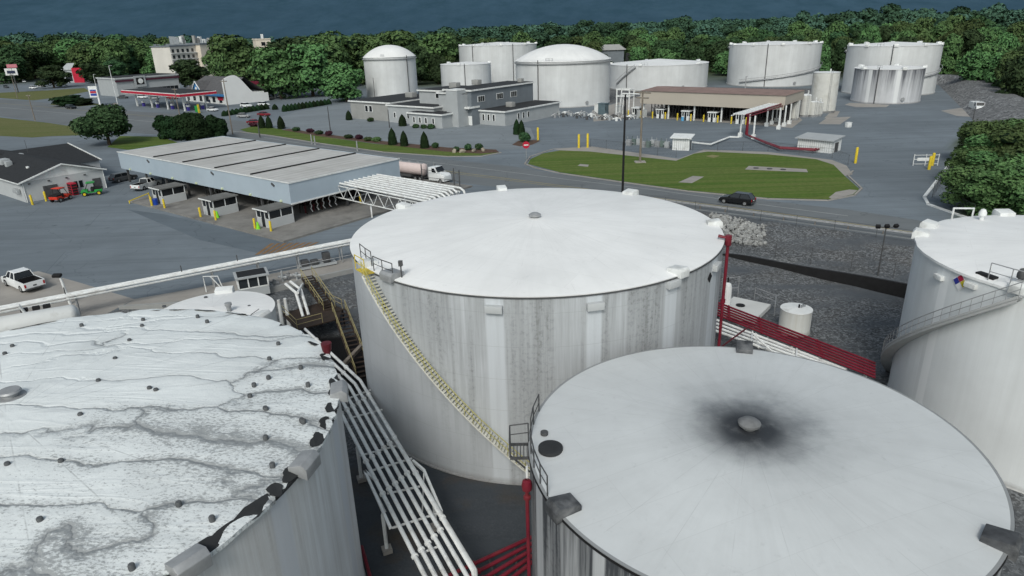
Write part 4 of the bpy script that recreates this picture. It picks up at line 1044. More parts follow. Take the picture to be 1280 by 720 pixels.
# ---- aprons
sheet('concrete_apron', [G(x, y) for x, y in ((0, 346), (48, 339), (95, 352), (168, 374), (134, 392), (60, 412), (-30, 440), (-60, 360))], Z0 + .012, CON)
sheet('concrete_apron', [G(x, y) for x, y in ((168, 374), (235, 362), (330, 344), (440, 322), (470, 318), (468, 329), (372, 351.5), (300, 369), (190, 380), (150, 385))], Z0 + .012, CON)
hm_ = sm('worn_orange_paint', (.20, .12, .06), .8, .3, 1)
for k in range(8):
    a, b = lerp(G(322, 318), G(350, 303), 0), None
    x0 = 318 + k * 8
    a = G(x0, 319 - k * .9); b = G(x0 + 20, 304.5 - k * .2); w_ = Vector((.55, .2, 0))
    struct(MB().poly([a + Vector((0, 0, .016)), a + w_ + Vector((0, 0, .016)), b + w_ + Vector((0, 0, .016)), b + Vector((0, 0, .016))]).build('hatch_marking', hm_))
# ================================================================== LOADING YARD (left)
# site-aligned things: empty at a site corner, local x along the road, local y away
def sthing(name, label, cat, u, v, z=Z0, group=None): return thing(name, label, cat, S(u, v, z), TH, group)
K = math.hypot(.785, .62)
# concrete loading slab
mb = MB(); mb.slab([S(-127.5, 51.2), S(-81.2, 51.6), S(-81.2, 92), S(-127.5, 92)], Z0 - .2, Z0 + .28); struct(mb.build('loading_pavement', COND))
MB_ = MB
cu0, cu1, cv0, cv1, ct, cb = -145.0, -88.5, 58.6, 81.0, 9.9, 6.55
t = sthing('loading_canopy', 'long flat loading canopy with pale blue-grey fascia and a weathered seamed roof', 'canopy', cu0, cv0)
LU, LV = cu1 - cu0, cv1 - cv0
def canopyroof():
    m, t_, b = base('weathered_canopy_roof')
    tc = node(t_, 'ShaderNodeTexCoord').outputs['Object']
    mp = node(t_, 'ShaderNodeMapping'); mp.inputs['Scale'].default_value = (.6, .06, 1); link(t_, tc, mp.inputs[0])
    a = noi(t_, mp.outputs[0], 1.4, 6, .7); c_ = noi(t_, tc, .12, 5, .6)
    s = node(t_, 'ShaderNodeSeparateXYZ'); link(t_, tc, s.inputs[0])
    ln = mth(t_, 'LESS_THAN', mth(t_, 'ABSOLUTE', mth(t_, 'SUBTRACT', mth(t_, 'FRACT', mth(t_, 'MULTIPLY', s.outputs[0], .62)), .5)), .06)
    cc = mixc(t_, ramp(t_, a, [(.3, 0), (.7, 1)]), (.40, .40, .39), (.54, .54, .53))
    cc = mixc(t_, ramp(t_, c_, [(.45, 0), (.7, .5)]), cc, (.30, .295, .28))
    mp2 = node(t_, 'ShaderNodeMapping'); mp2.inputs['Scale'].default_value = (.05, .9, 1); link(t_, tc, mp2.inputs[0])
    cc = mixc(t_, ramp(t_, noi(t_, mp2.outputs[0], 1.2, 5, .7), [(.5, 0), (.75, .45)]), cc, (.31, .305, .29))
    cc = mixc(t_, mth(t_, 'MULTIPLY', ln, .35), cc, (.12, .12, .115))
    link(t_, cc, b.inputs['Base Color']); b.inputs['Roughness'].default_value = .8; return m
MB().span(0, LU, 0, LV, ct - Z0 - .3, ct - Z0 - .06).build('roof', canopyroof(), t)
rs = []
for k in range(5):
    x = LU * (.235 + .19 * k) if k < 5 else 0
    if x < LU - 2: MB().span(x - .16, x + .16, .6, LV - .2, ct - Z0 - .055, ct - Z0 + .12).build('roof_joint', BKM, t)
zb_, zt_ = cb - Z0, ct - Z0
def panelled(x0, x1, y, name, along='x'):
    mb = MB(); n = max(1, round(abs(x1 - x0) / 1.2))
    for i in range(n):
        a, b = lerp(x0, x1, i / n), lerp(x0, x1, (i + 1) / n)
        g = .012
        if along == 'x': mb.span(a + g, b - g, y - .06, y + .06, zb_, zt_)
        else: mb.span(y - .06, y + .06, a + g, b - g, zb_, zt_)
    return mb.build(name, PANEL, t)
def fascia(name, x0, x1, y0, y1): return MB().span(x0, x1, y0, y1, zb_, zt_).build(name, PANEL, t)
fascia('fascia', -.12, LU + .12, -.12, 0); fascia('fascia', LU, LU + .12, 0, LV); fascia('fascia', -.12, 0, 0, LV); fascia('fascia', -.12, LU + .12, LV, LV + .12)
tr_ = MB(); tr_.span(LU + .12, LU + .24, -.2, LV + .2, zt_ - .18, zt_ + .06); tr_.span(-.2, LU + .24, -.24, -.125, zt_ - .12, zt_ + .05); tr_.build('edge_trim', W_, t)
tr_ = MB(); tr_.span(LU + .12, LU + .22, -.2, LV + .2, zb_ - .05, zb_ + .16); tr_.build('drip_edge', W_, t)
for k in range(8):
    for y in (.5, LV * .5, LV - .6):
        x = 1 + (LU - 2) * k / 7
        MB().span(x - .16, x + .16, y - .16, y + .16, .28, zb_ + .6).build('column', GVD, t)
for k in range(7):
    x = LU * (.07 + .148 * k); MB().box((x, -.2, zb_ + .25), (.42, .3, .32)).build('lamp', LAMPG, t, bev=.04)
for x in (.22, .62, .93): MB().box((LU * x, -.2, zt_ - .75), (.75, .16, .28), tilt=('Y', .5)).build('fascia_fitting', GVD, t)
MB().span(.3, LU - .3, .3, LV - .3, zb_ + .8, zb_ + .95).build('soffit', BKM, t)
# back wall of the dark bays
MB().span(LU * .02, LU - 1.5, LV * .62, LV * .64, .28, zb_ + .5).build('screen_wall', BKM, t)
# loading racks between the lanes
proto = None
bays = [(-137.5, 66), (-117.5, 64), (-101.0, 64), (-91.5, 65.5)]
labels = ['second', 'third']
for k, (u, v) in enumerate(bays):
    lab = ['dark loading rack of pipes and arms at the far left bay under the canopy', 'dark loading rack of pipes and arms behind the kiosk with the blue barrel', 'dark loading rack of pipes and arms behind the middle kiosk', 'loading rack with a row of pale curled arms at the right end of the canopy'][k]
    r = sthing('loading_rack', lab, 'loading rack', u, v, Z0 + .28, 'loading racks under the long canopy')
    fr = MB()
    for x in (-.9, .9):
        for y in (-3, 0, 3): fr.bar((x, y, 0), (x, y, 3.1), .08, 4)
    for z in (1.4, 2.9): fr.span(-1, 1, -3.2, 3.2, z, z + .08)
    fr.build('frame', BRN if k == 3 else GVD, r)
    for j in range(5):
        y = -2.4 + 1.2 * j
        MB().path([(.95, y, 2.7), (1.5, y, 2.6), (1.7, y - .1, 2.2), (1.45, y - .15, 1.8), (1.7, y - .1, 1.4), (1.5, y - .2, .9), (1.7, y, .45)], .075 if k == 3 else .06, 6).build('loading_arm', WP if k == 3 else GV, r)
    m_ = MB()
    for j in range(4): m_.bar((0, -2.6 + 1.6 * j, 0), (0, -2.6 + 1.6 * j, 2.2), .13, 8); m_.lathe([(.22, .8), (.22, 1.2)], 10, (0, -2.6 + 1.6 * j, 0))
    m_.build('meter_pipes', RDD if k == 3 else GVD, r)
# kiosks
def kiosk(u, v, label, uw=3.3, vd=4.2, h=2.75):
    r = sthing('loading_kiosk', label, 'kiosk', u, v, Z0 + .28, 'small glazed kiosks at the loading bays')
    MB().span(.0, uw, .0, vd, 0, 1.35).build('lower_wall', PANW, r)
    fr = MB()
    for x in (.07, uw * .36, uw * .66, uw - .07):
        fr.box((x, .07, 2.0), (.14, .14, 1.3))
    for y in (vd * .5, vd - .07): fr.box((uw - .07, y, 2.0), (.14, .14, 1.3)); fr.box((.07, y, 2.0), (.14, .14, 1.3))
    for z in (1.37, 2.58):
        fr.span(0, uw, 0, .13, z - .04, z + .03); fr.span(0, uw, vd - .13, vd, z - .04, z + .03); fr.span(0, .13, .13, vd - .13, z - .04, z + .03); fr.span(uw - .13, uw, .13, vd - .13, z - .04, z + .03)
    fr.build('window_frame', W_, r)
    MB().span(.05, uw - .05, .05, vd - .05, 1.35, 2.62).build('window', GL, r)
    MB().span(uw * .39, uw * .63, -.03, .06, .04, 2.3).build('door', GL, r)
    MB().span(-.25, uw + .25, -.35, vd + .25, 2.62, h).build('roof', sm('kiosk_roof', (.13, .13, .125), .8, .2, .6), r)
    ed_ = MB(); ed_.span(-.28, uw + .28, -.39, -.35, 2.58, h + .02); ed_.build('roof_edge', W_, r)
    return r
kiosk(-121.6, 53.1, 'small glazed kiosk with a blue barrel at its door, left end of the canopy')
kiosk(-105.5, 53.4, 'small glazed kiosk in the middle of the three at the canopy front')
kiosk(-91.6, 54.3, 'small glazed kiosk nearest the right corner of the canopy')
def bollard(px, py, label, h=1.35, r=.16, z=Z0, lean=0, group=None, mt=YL):
    p = G(px, py, z); t_ = MB(); t_.lathe([(r, 0), (r, h), (r * .8, h + r * .55), (.001, h + r * .75)], 12)
    o = t_.build('bollard', mt); o.location = p; o.rotation_euler = (0, lean, 0)
    return tag(o, label, 'bollard', group)
BG = 'yellow bollards guarding the loading kiosks'
for px, py, l in ((190, 257, 'yellow bollard beside the blue barrel'), (206, 260, 'yellow bollard at the right front corner of the kiosk with the blue barrel'), (251, 271, 'yellow bollard at the left front corner of the middle kiosk'), (270, 275, 'yellow bollard at the right front corner of the middle kiosk'), (319, 285.5, 'yellow bollard beside the lime green cone'), (339, 289, 'yellow bollard at the right front corner of the kiosk nearest the canopy corner'), (451, 254, 'yellow bollard far back under the pipe gallery')):
    bollard(px, py, l, 1.45, .17, Z0 + .28, 0, BG)
p = G(195, 256, Z0 + .28); mb = MB(); mb.lathe([(.001, 0), (.42, 0), (.44, .12), (.42, .35), (.44, .5), (.42, .85), (.44, 1.05), (.40, 1.12), (.001, 1.1)], 20); o = mb.build('barrel', sm('blue_plastic', (.012, .05, .30), .4, .1, 1)); o.location = p; tag(o, 'blue plastic barrel standing at the door of the left kiosk', 'barrel')
for px, py, l in ((323, 286, 'lime green cone between the yellow bollard and the right kiosk'), (272, 272, 'lime green cone at the corner of the middle kiosk')):
    p = G(px, py, Z0 + .28); mb = MB(); mb.box((0, 0, .04), (.55, .55, .08)); mb.lathe([(.3, .08), (.12, 1.05), (.001, 1.08)], 14); o = mb.build('traffic_cone', LIME); o.location = p; tag(o, l, 'traffic cone')
a, b = G(162, 253, Z0 + .3), G(187, 247, Z0 + .3)
mb = MB(); mb.bar(a + Vector((0, 0, .25)), b + Vector((0, 0, .8)), .1, 4); mb.bar(b, b + Vector((0, 0, .9)), .1, 4); mb.bar(a - Vector((0, 0, .2)), a + Vector((0, 0, .3)), .1, 4); o = mb.build('kerb_rail', YL); tag(o, 'low sloping yellow rail at the left tip of the loading slab', 'rail')
# pipe gallery leaving the canopy towards the tanks
gz_ = 8.0
pA, pB, pC, pD = G(412, 226.5, gz_), G(531, 251, gz_), G(560, 232.5, gz_), G(455, 215.5, gz_)
o0 = pA; t = thing('pipe_gallery', 'pipe gallery carrying parallel white pipes from the canopy to the tank', 'pipe gallery', o0)
for k in range(9):
    f = k / 8
    a = lerp(pA, pD, f) - o0; b = lerp(pB, pC, f) - o0; d = (b - a).normalized(); e = b + d * (2.6 if k in (0, 8) else .2 + 1.6 * f)
    MB().path([a - d * 2, b, e, e + d * .7 - Vector((0, 0, .35)), e + d * 1.0 - Vector((0, 0, 1.1)), e + d * 1.0 - Vector((0, 0, 6))], .17, 8).build('pipe', WP, t)
n_ = (pD - pA).normalized(); d_ = (pB - pA).normalized(); L = (pB - pA).length
for off, nm in ((-.35, 'near'), ((pD - pA).length + .35, 'far')):
    tr_ = MB(); 
    for z in (-.35, -2.3): tr_.bar(n_ * off + Vector((0, 0, z)) - d_ * 1, n_ * off + d_ * L + Vector((0, 0, z)), .09, 4)
    for i in range(9):
        a, b = L * i / 9, L * (i + 1) / 9
        tr_.bar(n_ * off + d_ * a + Vector((0, 0, -.35)), n_ * off + d_ * (a + b) / 2 + Vector((0, 0, -2.3)), .05, 4); tr_.bar(n_ * off + d_ * (a + b) / 2 + Vector((0, 0, -2.3)), n_ * off + d_ * b + Vector((0, 0, -.35)), .05, 4)
    tr_.build('truss', WP, t)
cb_ = MB()
for i in range(6):
    a = d_ * (L * i / 5); w2 = n_ * (pD - pA).length; cb_.bar(a + Vector((0, 0, -.45)), a + w2 + Vector((0, 0, -.45)), .08, 4); cb_.bar(a + Vector((0, 0, -2.3)), a + w2 + Vector((0, 0, -2.3)), .08, 4)
cb_.build('cross_beam', GV, t)
for i in (.45, .97):
    for w_ in (0, 1): q = d_ * (L * i) + n_ * ((pD - pA).length * w_); MB().bar(q - Vector((0, 0, 2.3)), q - Vector((0, 0, gz_ - Z0)), .15, 4).build('post', WP, t)
# lamp and signal posts seen above the canopy roof
def pole(px, py, tx, ty, label, r=.12, mt=GVD, z=Z0, arms=None, name='lamp_post', cat='lamp post', group=None, head=None):
    p = G(px, py, z); h = Zat(tx, ty, p) - z; q = G(tx, ty, z + h)
    t_ = thing(name, label, cat, p, 0, group)
    MB().bar((0, 0, 0), (0, 0, h), r, 8, r * .65).build('pole', mt, t_)
    if arms:
        for a_, zf, ln in arms: 
            c_, s_ = math.cos(a_), math.sin(a_)
            MB().bar((-c_ * ln, -s_ * ln, h * zf), (c_ * ln, s_ * ln, h * zf), r * .55, 5).build('cross_arm', mt, t_)
            for e in (-.9, -.45, .45, .9): MB().lathe([(.06, 0), (.09, .1), (.05, .25)], 8, (c_ * ln * e, s_ * ln * e, h * zf)).build('insulator', GV, t_)
    if head: MB().box((math.cos(head) * .7, math.sin(head) * .7, h), (1.3, .4, .16), rz=head).build('lamp_head', GV, t_, bev=.04)
    return t_, h
# ------------------------------------------------------------------ white gabled office
ou = -144.0
ze = Zat(27, 228, G(34, 253)) ; zrdg = 8.9
ze = min(max(ze, 6.0), 7.4)
t = sthing('office_building', 'low white building with a charcoal gabled roof behind the two utility buggies', 'building', ou, 40.6)
he, hr = ze - Z0, zrdg - Z0 + .4; WV = 14.0; LUo = 34
MB().span(-LUo, 0, 0, WV, 0, he).build('wall', PANW, t)
g_ = MB(); g_.add([(0.02, 0, he), (.02, WV, he), (.02, WV / 2, hr)], [(0, 1, 2)]); g_.build('gable_wall', W_, t)
rf_ = MB(); ov = .5
for s_ in (0, 1):
    y0 = -ov if s_ == 0 else WV + ov; k = (hr - he) / (WV / 2); ze_ = he - ov * k
    rf_.add([(ov, y0, ze_), (-LUo, y0, ze_), (-LUo, WV / 2, hr), (ov, WV / 2, hr), (ov, y0, ze_ + .14), (-LUo, y0, ze_ + .14), (-LUo, WV / 2, hr + .14), (ov, WV / 2, hr + .14)], [(0, 1, 2, 3), (4, 5, 6, 7), (0, 1, 5, 4), (0, 3, 7, 4)])
rf_.build('roof', SHING, t)
for s_ in (0, 1):
    y0 = -ov if s_ == 0 else WV + ov; MB().bar((ov + .03, y0, he - ov * k + .08), (ov + .03, WV / 2, hr + .12), .16, 4).build('barge_board', W_, t)
MB().bar((ov, -ov - .05, he - ov * k), (-LUo, -ov - .05, he - ov * k), .12, 4).build('gutter', W_, t)
# cross wing
w2 = MB(); x0, x1, y0, y1 = -44, -12.3, WV * .4, 18.9; hr2 = 5.9; xm = (x0 + x1) / 2
w2.add([(x1, y0, he - .1), (x1, y1, he - .1), (xm, y1, hr2), (xm, y0, hr2), (x0, y0, he - .1), (x0, y1, he - .1)], [(0, 1, 2, 3), (3, 2, 5, 4)]); w2.build('wing_roof', SHING, t)
MB().span(x0 + .4, x1 - .4, WV, y1 - .4, 0, he - .12).build('wing_wall', PANW, t)
MB().add([(x0 + .4, y1 - .42, he - .1), (x1 - .4, y1 - .42, he - .1), (xm, y1 - .42, hr2 - .2)], [(0, 1, 2)]).build('wing_gable', W_, t)
MB().bar((x1 + .1, y1, he - .05), (xm, y1, hr2 + .05), .14, 4).build('barge_board', W_, t)
MB().span(.0, .08, 3.2, 5.6, 0, 2.4).build('roller_door', GVD, t); MB().span(0, .08, 11.7, 13.2, 0, 2.2).build('door', GVD, t)
for y in (8.4, 9.3): MB().span(0, .08, y, y + .6, 1.0, 2.3).build('window', GL, t)
for y in (1.2, 4.4, 7.4, 10.6): MB().box((.1, y, he - .45), (.2, .35, .2)).build('wall_lamp', GVD, t)
for y in (.2, 13.9): MB().bar((.08, y, 0), (.08, y, he), .07, 6).build('downpipe', W_, t)
for x, y, s_ in ((-19, 3.6, (2.6, 1.6, 1.3)), (-15.2, 3.2, (1.1, 1.1, 1.3)), (-24, 8, (1.6, 1.2, 1.2))): MB().box((x, y, he + 1.15 + .2), s_).build('roof_unit', GRW, t, bev=.08)
MB().lathe([(.3, 0), (.3, .3), (.001, .35)], 12, (-7, 3.8, he + (3.8 + .5) * k)).build('roof_vent', W_, t)
MB().bar((-22, 9, hr), (-22, 9, hr + 2.6), .04, 5).build('antenna', GVD, t)
for k_ in range(3): MB().box((-1.6 - k_ * .9, -.35, 1.9), (.6, .55, .8)).build('meter_box', GRW, t, bev=.05)
for px, py, l in ((41, 256, 'yellow bollard at the left corner of the white gabled building'), (58, 251.5, 'yellow bollard between the dark roller door and the red buggy')): bollard(px, py, l, 1.7, .19)
p = G(93, 243.5); t = thing('gas_bottle_cage', 'red upright cage of bottles against the white gabled building', 'cage', p, TH)
MB().span(-.9, .9, -.5, .5, .1, 2.3).build('cage', CRIM, t); 
for k_ in range(4): MB().span(-.7, .7, -.56, -.5, .25 + .5 * k_, .6 + .5 * k_).build('shelf_opening', BKM, t)
for k_ in range(4): MB().span(.9, .95, -.42, .42, .25 + .5 * k_, .6 + .5 * k_).build('shelf_opening', BKM, t)
# ------------------------------------------------------------------ vehicles
def wheel(parent, x, y, r, w_):
    s_ = 1 if y > 0 else -1
    ty = MB(); ty.hlathe([(0, r * .55), (0, r * .93), (w_ * .2, r), (w_ * .8, r), (w_, r * .93), (w_, r * .55)], (x, y - w_ / 2, r), (0, 1, 0), 20); o = ty.build('wheel', BK, parent)
    rm = MB(); yy = y + s_ * w_ * .3
    rm.hlathe([(0, .001), (0, r * .58), (w_ * .25, r * .6)] if s_ < 0 else [(0, r * .6), (w_ * .25, r * .58), (w_ * .25, .001)], (x, yy - (w_ * .25 if s_ < 0 else 0), r), (0, 1, 0), 14); q = rm.build('rim', HUB, parent); q.parent = o; KIDS[parent.name].remove(q); KIDS.setdefault(o.name, []).append(q)
    return o
def vehicle(name, label, cat, loc, heading, kind='suv', paint=None, s=1.0, group=None, detail=True):
    """heading: +x of the vehicle points that way (radians)"""
    t_ = thing(name, label, cat, loc, heading, group)
    if kind == 'suv': L, W, rw = 4.75, 1.88, .37; hood, belt, top = 1.02, 1.06, 1.68; cx = (-2.25, -1.75, .35, 1.15)
    elif kind == 'sedan': L, W, rw = 4.7, 1.8, .33; hood, belt, top = .88, .92, 1.42; cx = (-1.75, -.95, .45, 1.25)
    elif kind == 'pickup': L, W, rw = 5.75, 2.0, .40; hood, belt, top = 1.15, 1.18, 1.88; cx = (-.62, -.45, .95, 1.55)
    elif kind == 'hatch': L, W, rw = 4.2, 1.76, .32; hood, belt, top = .9, .95, 1.5; cx = (-1.95, -1.5, .35, 1.15)
    h2 = L / 2; wb = L * .30; wf = wb + .04 * L
    def arch(x): return [(x + rw * 1.2, .30), (x + rw * 1.05, rw * 1.35), (x + rw * .5, rw * 1.95), (x - rw * .5, rw * 1.95), (x - rw * 1.05, rw * 1.35), (x - rw * 1.2, .30)]
    prof = [(h2 - .08, .32)] + arch(wf) + arch(-wb) + [(-h2 + .06, .36), (-h2, .55), (-h2 + .04, belt - .06), (-h2 + .14, belt)]
    if kind == 'pickup': prof += [(cx[0], belt)]
    prof += [(cx[3], belt + .02), (h2 - .55, hood - .04), (h2 - .12, hood - .16), (h2, .62), (h2, .40)]
    prof = [(x * s, z * s) for x, z in prof]
    w = W * s / 2
    if kind == 'pickup':
        # open bed: cut by building cab/hood block and bed walls
        pr = [(h2 - .08, .32)] + arch(wf) + [(cx[0] + .0, .30), (cx[0] + .0, belt), (cx[3], belt + .02), (h2 - .55, hood - .04), (h2 - .12, hood - .16), (h2, .62), (h2, .40)]
        body = MB(); body.prism([(x * s, z * s) for x, z in pr], -w, w); body.build('body', paint, t_, bev=.05 * s)
        bed = MB(); side = arch(-wb) + [(-h2 + .06, .42), (-h2, .55), (-h2 + .02, belt), (cx[0] - .02, belt), (cx[0] - .02, .30)]
        side = [(x * s, z * s) for x, z in side]
        bed.prism(side, -w, -w + .09 * s); bed.prism(side, w - .09 * s, w)
        bed.span((-h2 + .0) * s, (-h2 + .1) * s, -w + .1 * s, w - .1 * s, .55 * s, (belt - .01) * s)
        bed.build('bed', paint, t_)
        lin = MB(); lin.span((-h2 + .11) * s, (cx[0] - .03) * s, -w + .1 * s, w - .1 * s, .60 * s, .66 * s)
        for yy in (-w + .1 * s, w - .115 * s): lin.span((-h2 + .11) * s, (cx[0] - .03) * s, yy, yy + .015 * s, .66 * s, (belt - .02) * s)
        lin.span((cx[0] - .05) * s, (cx[0] - .03) * s, -w + .12 * s, w - .12 * s, .66 * s, (belt - .02) * s)
        lin.build('bed_liner', BKM, t_)
    else:
        body = MB(); body.prism(prof, -w, w); body.build('body', paint, t_, bev=.05 * s)
    a, b, c, d = cx; wi = w - .06 * s; wt = w - .24 * s
    zb2, zt2 = (belt - .02) * s, (top - .05) * s
    gl = MB()
    vs = [(a * s, -wi, zb2), (d * s, -wi, zb2), (d * s, wi, zb2), (a * s, wi, zb2), (b * s, -wt, zt2), (c * s, -wt, zt2), (c * s, wt, zt2), (b * s, wt, zt2)]
    gl.add(vs, [(0, 1, 5, 4), (1, 2, 6, 5), (2, 3, 7, 6), (3, 0, 4, 7), (4, 5, 6, 7)]); gl.build('window', GL, t_)
    rf = MB(); rf.add([(b * s - .05, -wt - .02, zt2), (c * s + .06, -wt - .02, zt2), (c * s + .06, wt + .02, zt2), (b * s - .05, wt + .02, zt2), (b * s + .1, -wt + .1, top * s), (c * s - .15, -wt + .1, top * s), (c * s - .15, wt - .1, top * s), (b * s + .1, wt - .1, top * s)], [(0, 1, 5, 4), (1, 2, 6, 5), (2, 3, 7, 6), (3, 0, 4, 7), (4, 5, 6, 7), (0, 1, 2, 3)])
    rf.build('roof', paint, t_)
    if detail:
        pi_ = MB()
        for sy in (-1, 1):
            for (x0, x1) in ((a, b), (d, c)): pi_.bar((x0 * s, sy * wi, zb2), (x1 * s, sy * wt, zt2), .045 * s, 4)
            xm = (a + d) / 2 * s; pi_.bar((xm, sy * (wi + .01), zb2), (((b + c) / 2) * s, sy * (wt + .01), zt2), .05 * s, 4)
            pi_.bar((a * s, sy * (wi + .01), zb2), (d * s, sy * (wi + .01), zb2), .03 * s, 4)
        pi_.build('pillars', paint, t_)
        for sy in (-1, 1):
            MB().box(((h2 - .05) * s, sy * (w - .28 * s), .72 * s), (.12 * s, .38 * s, .16 * s)).build('headlight', sm('clear_lamp', (.55, .57, .6), .15, .05, 1), t_)
            MB().box(((-h2 + .02) * s, sy * (w - .12 * s), .85 * s), (.08 * s, .16 * s, .34 * s)).build('tail_light', sm('red_lamp', (.35, .01, .012), .25, .05, 1), t_)
            MB().box(((d - .25) * s, sy * (w + .10 * s), (belt + .05) * s), (.12 * s, .22 * s, .16 * s)).build('mirror', BKM, t_)
        MB().box(((h2 + .01) * s, 0, .42 * s), (.1 * s, W * .92 * s, .18 * s)).build('bumper', GVD, t_); MB().box(((-h2 - .03) * s, 0, .48 * s), (.12 * s, W * .92 * s, .16 * s)).build('bumper', GVD, t_)
        MB().box(((-h2 - .01) * s, 0, .78 * s), (.03 * s, .34 * s, .13 * s)).build('number_plate', W_ if paint is not WR else GVD, t_)
    for x in (wf, -wb):
        for sy in (-1, 1): wheel(t_, x * s, sy * (w - .11 * s), rw * s, .22 * s)
    return t_
HU, HUm = TH, TH + PI
CB = sm('black_car_paint', (.008, .009, .011), .25, .1, .5, spec=.5)
CG = sm('grey_car_paint', (.07, .075, .08), .3, .1, .5, spec=.5)
CSL = sm('silver_car_paint', (.30, .31, .32), .3, .08, .5, spec=.5)
CRD = sm('red_car_paint', (.20, .012, .02), .3, .1, .5, spec=.5)
CDB = sm('navy_car_paint', (.015, .025, .06), .3, .1, .5, spec=.5)
Vx = 1.1
vehicle('car', 'black car driving on the road beside the oval lawn', 'car', G(921, 254.5), HUm, 'suv', CB, Vx)
vehicle('pickup_truck', 'white pickup truck parked on the apron with an open black bed, seen from behind', 'pickup truck', G(31, 358.5), HUm + .06, 'pickup', WR, 1.12)
vehicle('pickup_truck', 'white pickup truck parked at the left end of the loading canopy', 'pickup truck', G(184, 235), PI / 2 - .25, 'pickup', WR, 1.05)
vehicle('car', 'dark grey car parked behind the white pickup at the canopy end', 'car', G(155, 226), 1.0, 'suv', CG, 1.05)
# utility buggies
def buggy(name, label, loc, hd, main, seat_c):
    t_ = thing(name, label, 'buggy', loc, hd); 
    b_ = MB(); b_.prism([(1.5, .45), (1.5, .8), (1.1, 1.0), (.55, .95), (.5, .6), (-.4, .6), (-.45, .95), (-1.55, .95), (-1.5, .5)], -.75, .75); b_.build('body', main, t_, bev=.05)
    MB().span(-1.5, -.5, -.7, .7, .95, 1.2).build('cargo_bed', BKM, t_)
    MB().span(-.4, .05, -.65, .65, .6, 1.25).build('seat', seat_c, t_, bev=.05)
    c_ = MB()
    for y in (-.68, .68): c_.path([(-.55, y, .9), (-.5, y, 2.0), (.35, y, 2.0), (.85, y, 1.0)], .05, 6)
    c_.build('roll_cage', BKM, t_); MB().box((-.05, 0, 2.08), (1.25, 1.5, .1)).build('roof', main, t_, bev=.03)
    for x in (1.05, -1.0):
        for y in (-.72, .72): wheel(t_, x, y, .36, .28)
    return t_
b1 = buggy('utility_buggy', 'red utility buggy with a red roof parked beside the roller door', G(77, 251), TH + 1.57 + .5, REDP, BKM); b1.scale = (1.15,) * 3
b2 = buggy('utility_buggy', 'green utility buggy with a green roof parked beside the red buggy', G(116, 243.5), TH + 2.0 + PI * .0, GREENP, BKM); b2.scale = (1.15,) * 3
b2.rotation_euler = (0, 0, 3.6)
for c in KIDS[b2.name]:
    if c.name.startswith('wheel'):
        for q in KIDS.get(c.name, []): q.data.materials[0] = sm('yellow_wheel_rim', (.6, .45, .02), .4, .1, 1)
# road tanker
def tanker(label, p, hd, tank_m, L=11.5):
    t_ = thing('tanker_truck', label, 'truck', p, hd)
    cab = MB(); cab.prism([(0, .5), (0, 3.0), (1.6, 3.05), (2.2, 2.1), (3.3, 1.85), (3.75, 1.5), (3.8, .5)], -1.15, 1.15); cab.build('cab', WR, t_, bev=.08)
    g_ = MB(); g_.add([(1.66, -1.0, 3.0), (2.24, -1.05, 2.14), (2.24, 1.05, 2.14), (1.66, 1.0, 3.0)], [(0, 1, 2, 3)]); g_.build('windscreen', GL, t_, loc=(.03, 0, .03))
    for sy in (-1, 1): MB().add([(.9, sy * 1.17, 2.1), (2.0, sy * 1.17, 2.1), (1.55, sy * 1.17, 2.85), (.9, sy * 1.17, 2.85)], [(0, 1, 2, 3)]).build('window', GL, t_); MB().bar((-.25, sy * .95, 1.0), (-.25, sy * .95, 3.6), .09, 8).build('exhaust_stack', HUB, t_)
    MB().span(-6, 0, -.45, .45, .75, 1.0).build('chassis', BKM, t_)
    tk = MB(); tk.hlathe([(0, .02), (.1, .9), (.3, 1.15), (L - .3, 1.15), (L - .1, .9), (L, .02)], (-1.6, 0, 2.15), (-1, 0, 0), 24); tk.build('tank', tank_m, t_)
    MB().span(-12, -2.2, -.25, .25, 3.26, 3.36).build('catwalk', GV, t_)
    for k_ in range(4): MB().lathe([(.3, 3.2), (.3, 3.5), (.001, 3.55)], 12, (-3.5 - 2.2 * k_, 0, 0)).build('manhole', GV, t_)
    MB().span(-8, -4.5, -1.1, 1.1, .7, 1.1).build('cabinet', GVD, t_)
    for x in (2.9, -2.2, -3.4, -10.4, -11.6):
        for sy in (-1, 1): wheel(t_, x, sy * 1.0, .52, .3)
    return t_
tanker('road tanker with a white cab and pinkish tank standing behind the loading canopy', G(541, 227), HU + .06, PINK)
# thin steel frames by the tanker
t = thing('lattice_gate', 'tall grey lattice gate frame standing around the tanker cab', 'gate', G(528, 229))
o0 = G(528, 229); fm = MB()
for x, y, h_ in ((528, 229, 3.6), (545, 226, 3.2), (568, 233, 3.4), (575, 236, 3.4)):
    q = G(x, y) - o0; MB().bar(q, q + Vector((0, 0, h_)), .1, 6).build('post', GVD, t)
for z in (1.2, 2.6): fm.bar(G(528, 229) - o0 + Vector((0, 0, z)), G(568, 233) - o0 + Vector((0, 0, z)), .05, 5); fm.bar(G(568, 233) - o0 + Vector((0, 0, z)), G(575, 236) - o0 + Vector((0, 0, z)), .05, 5)
fm.build('rails', GVD, t)
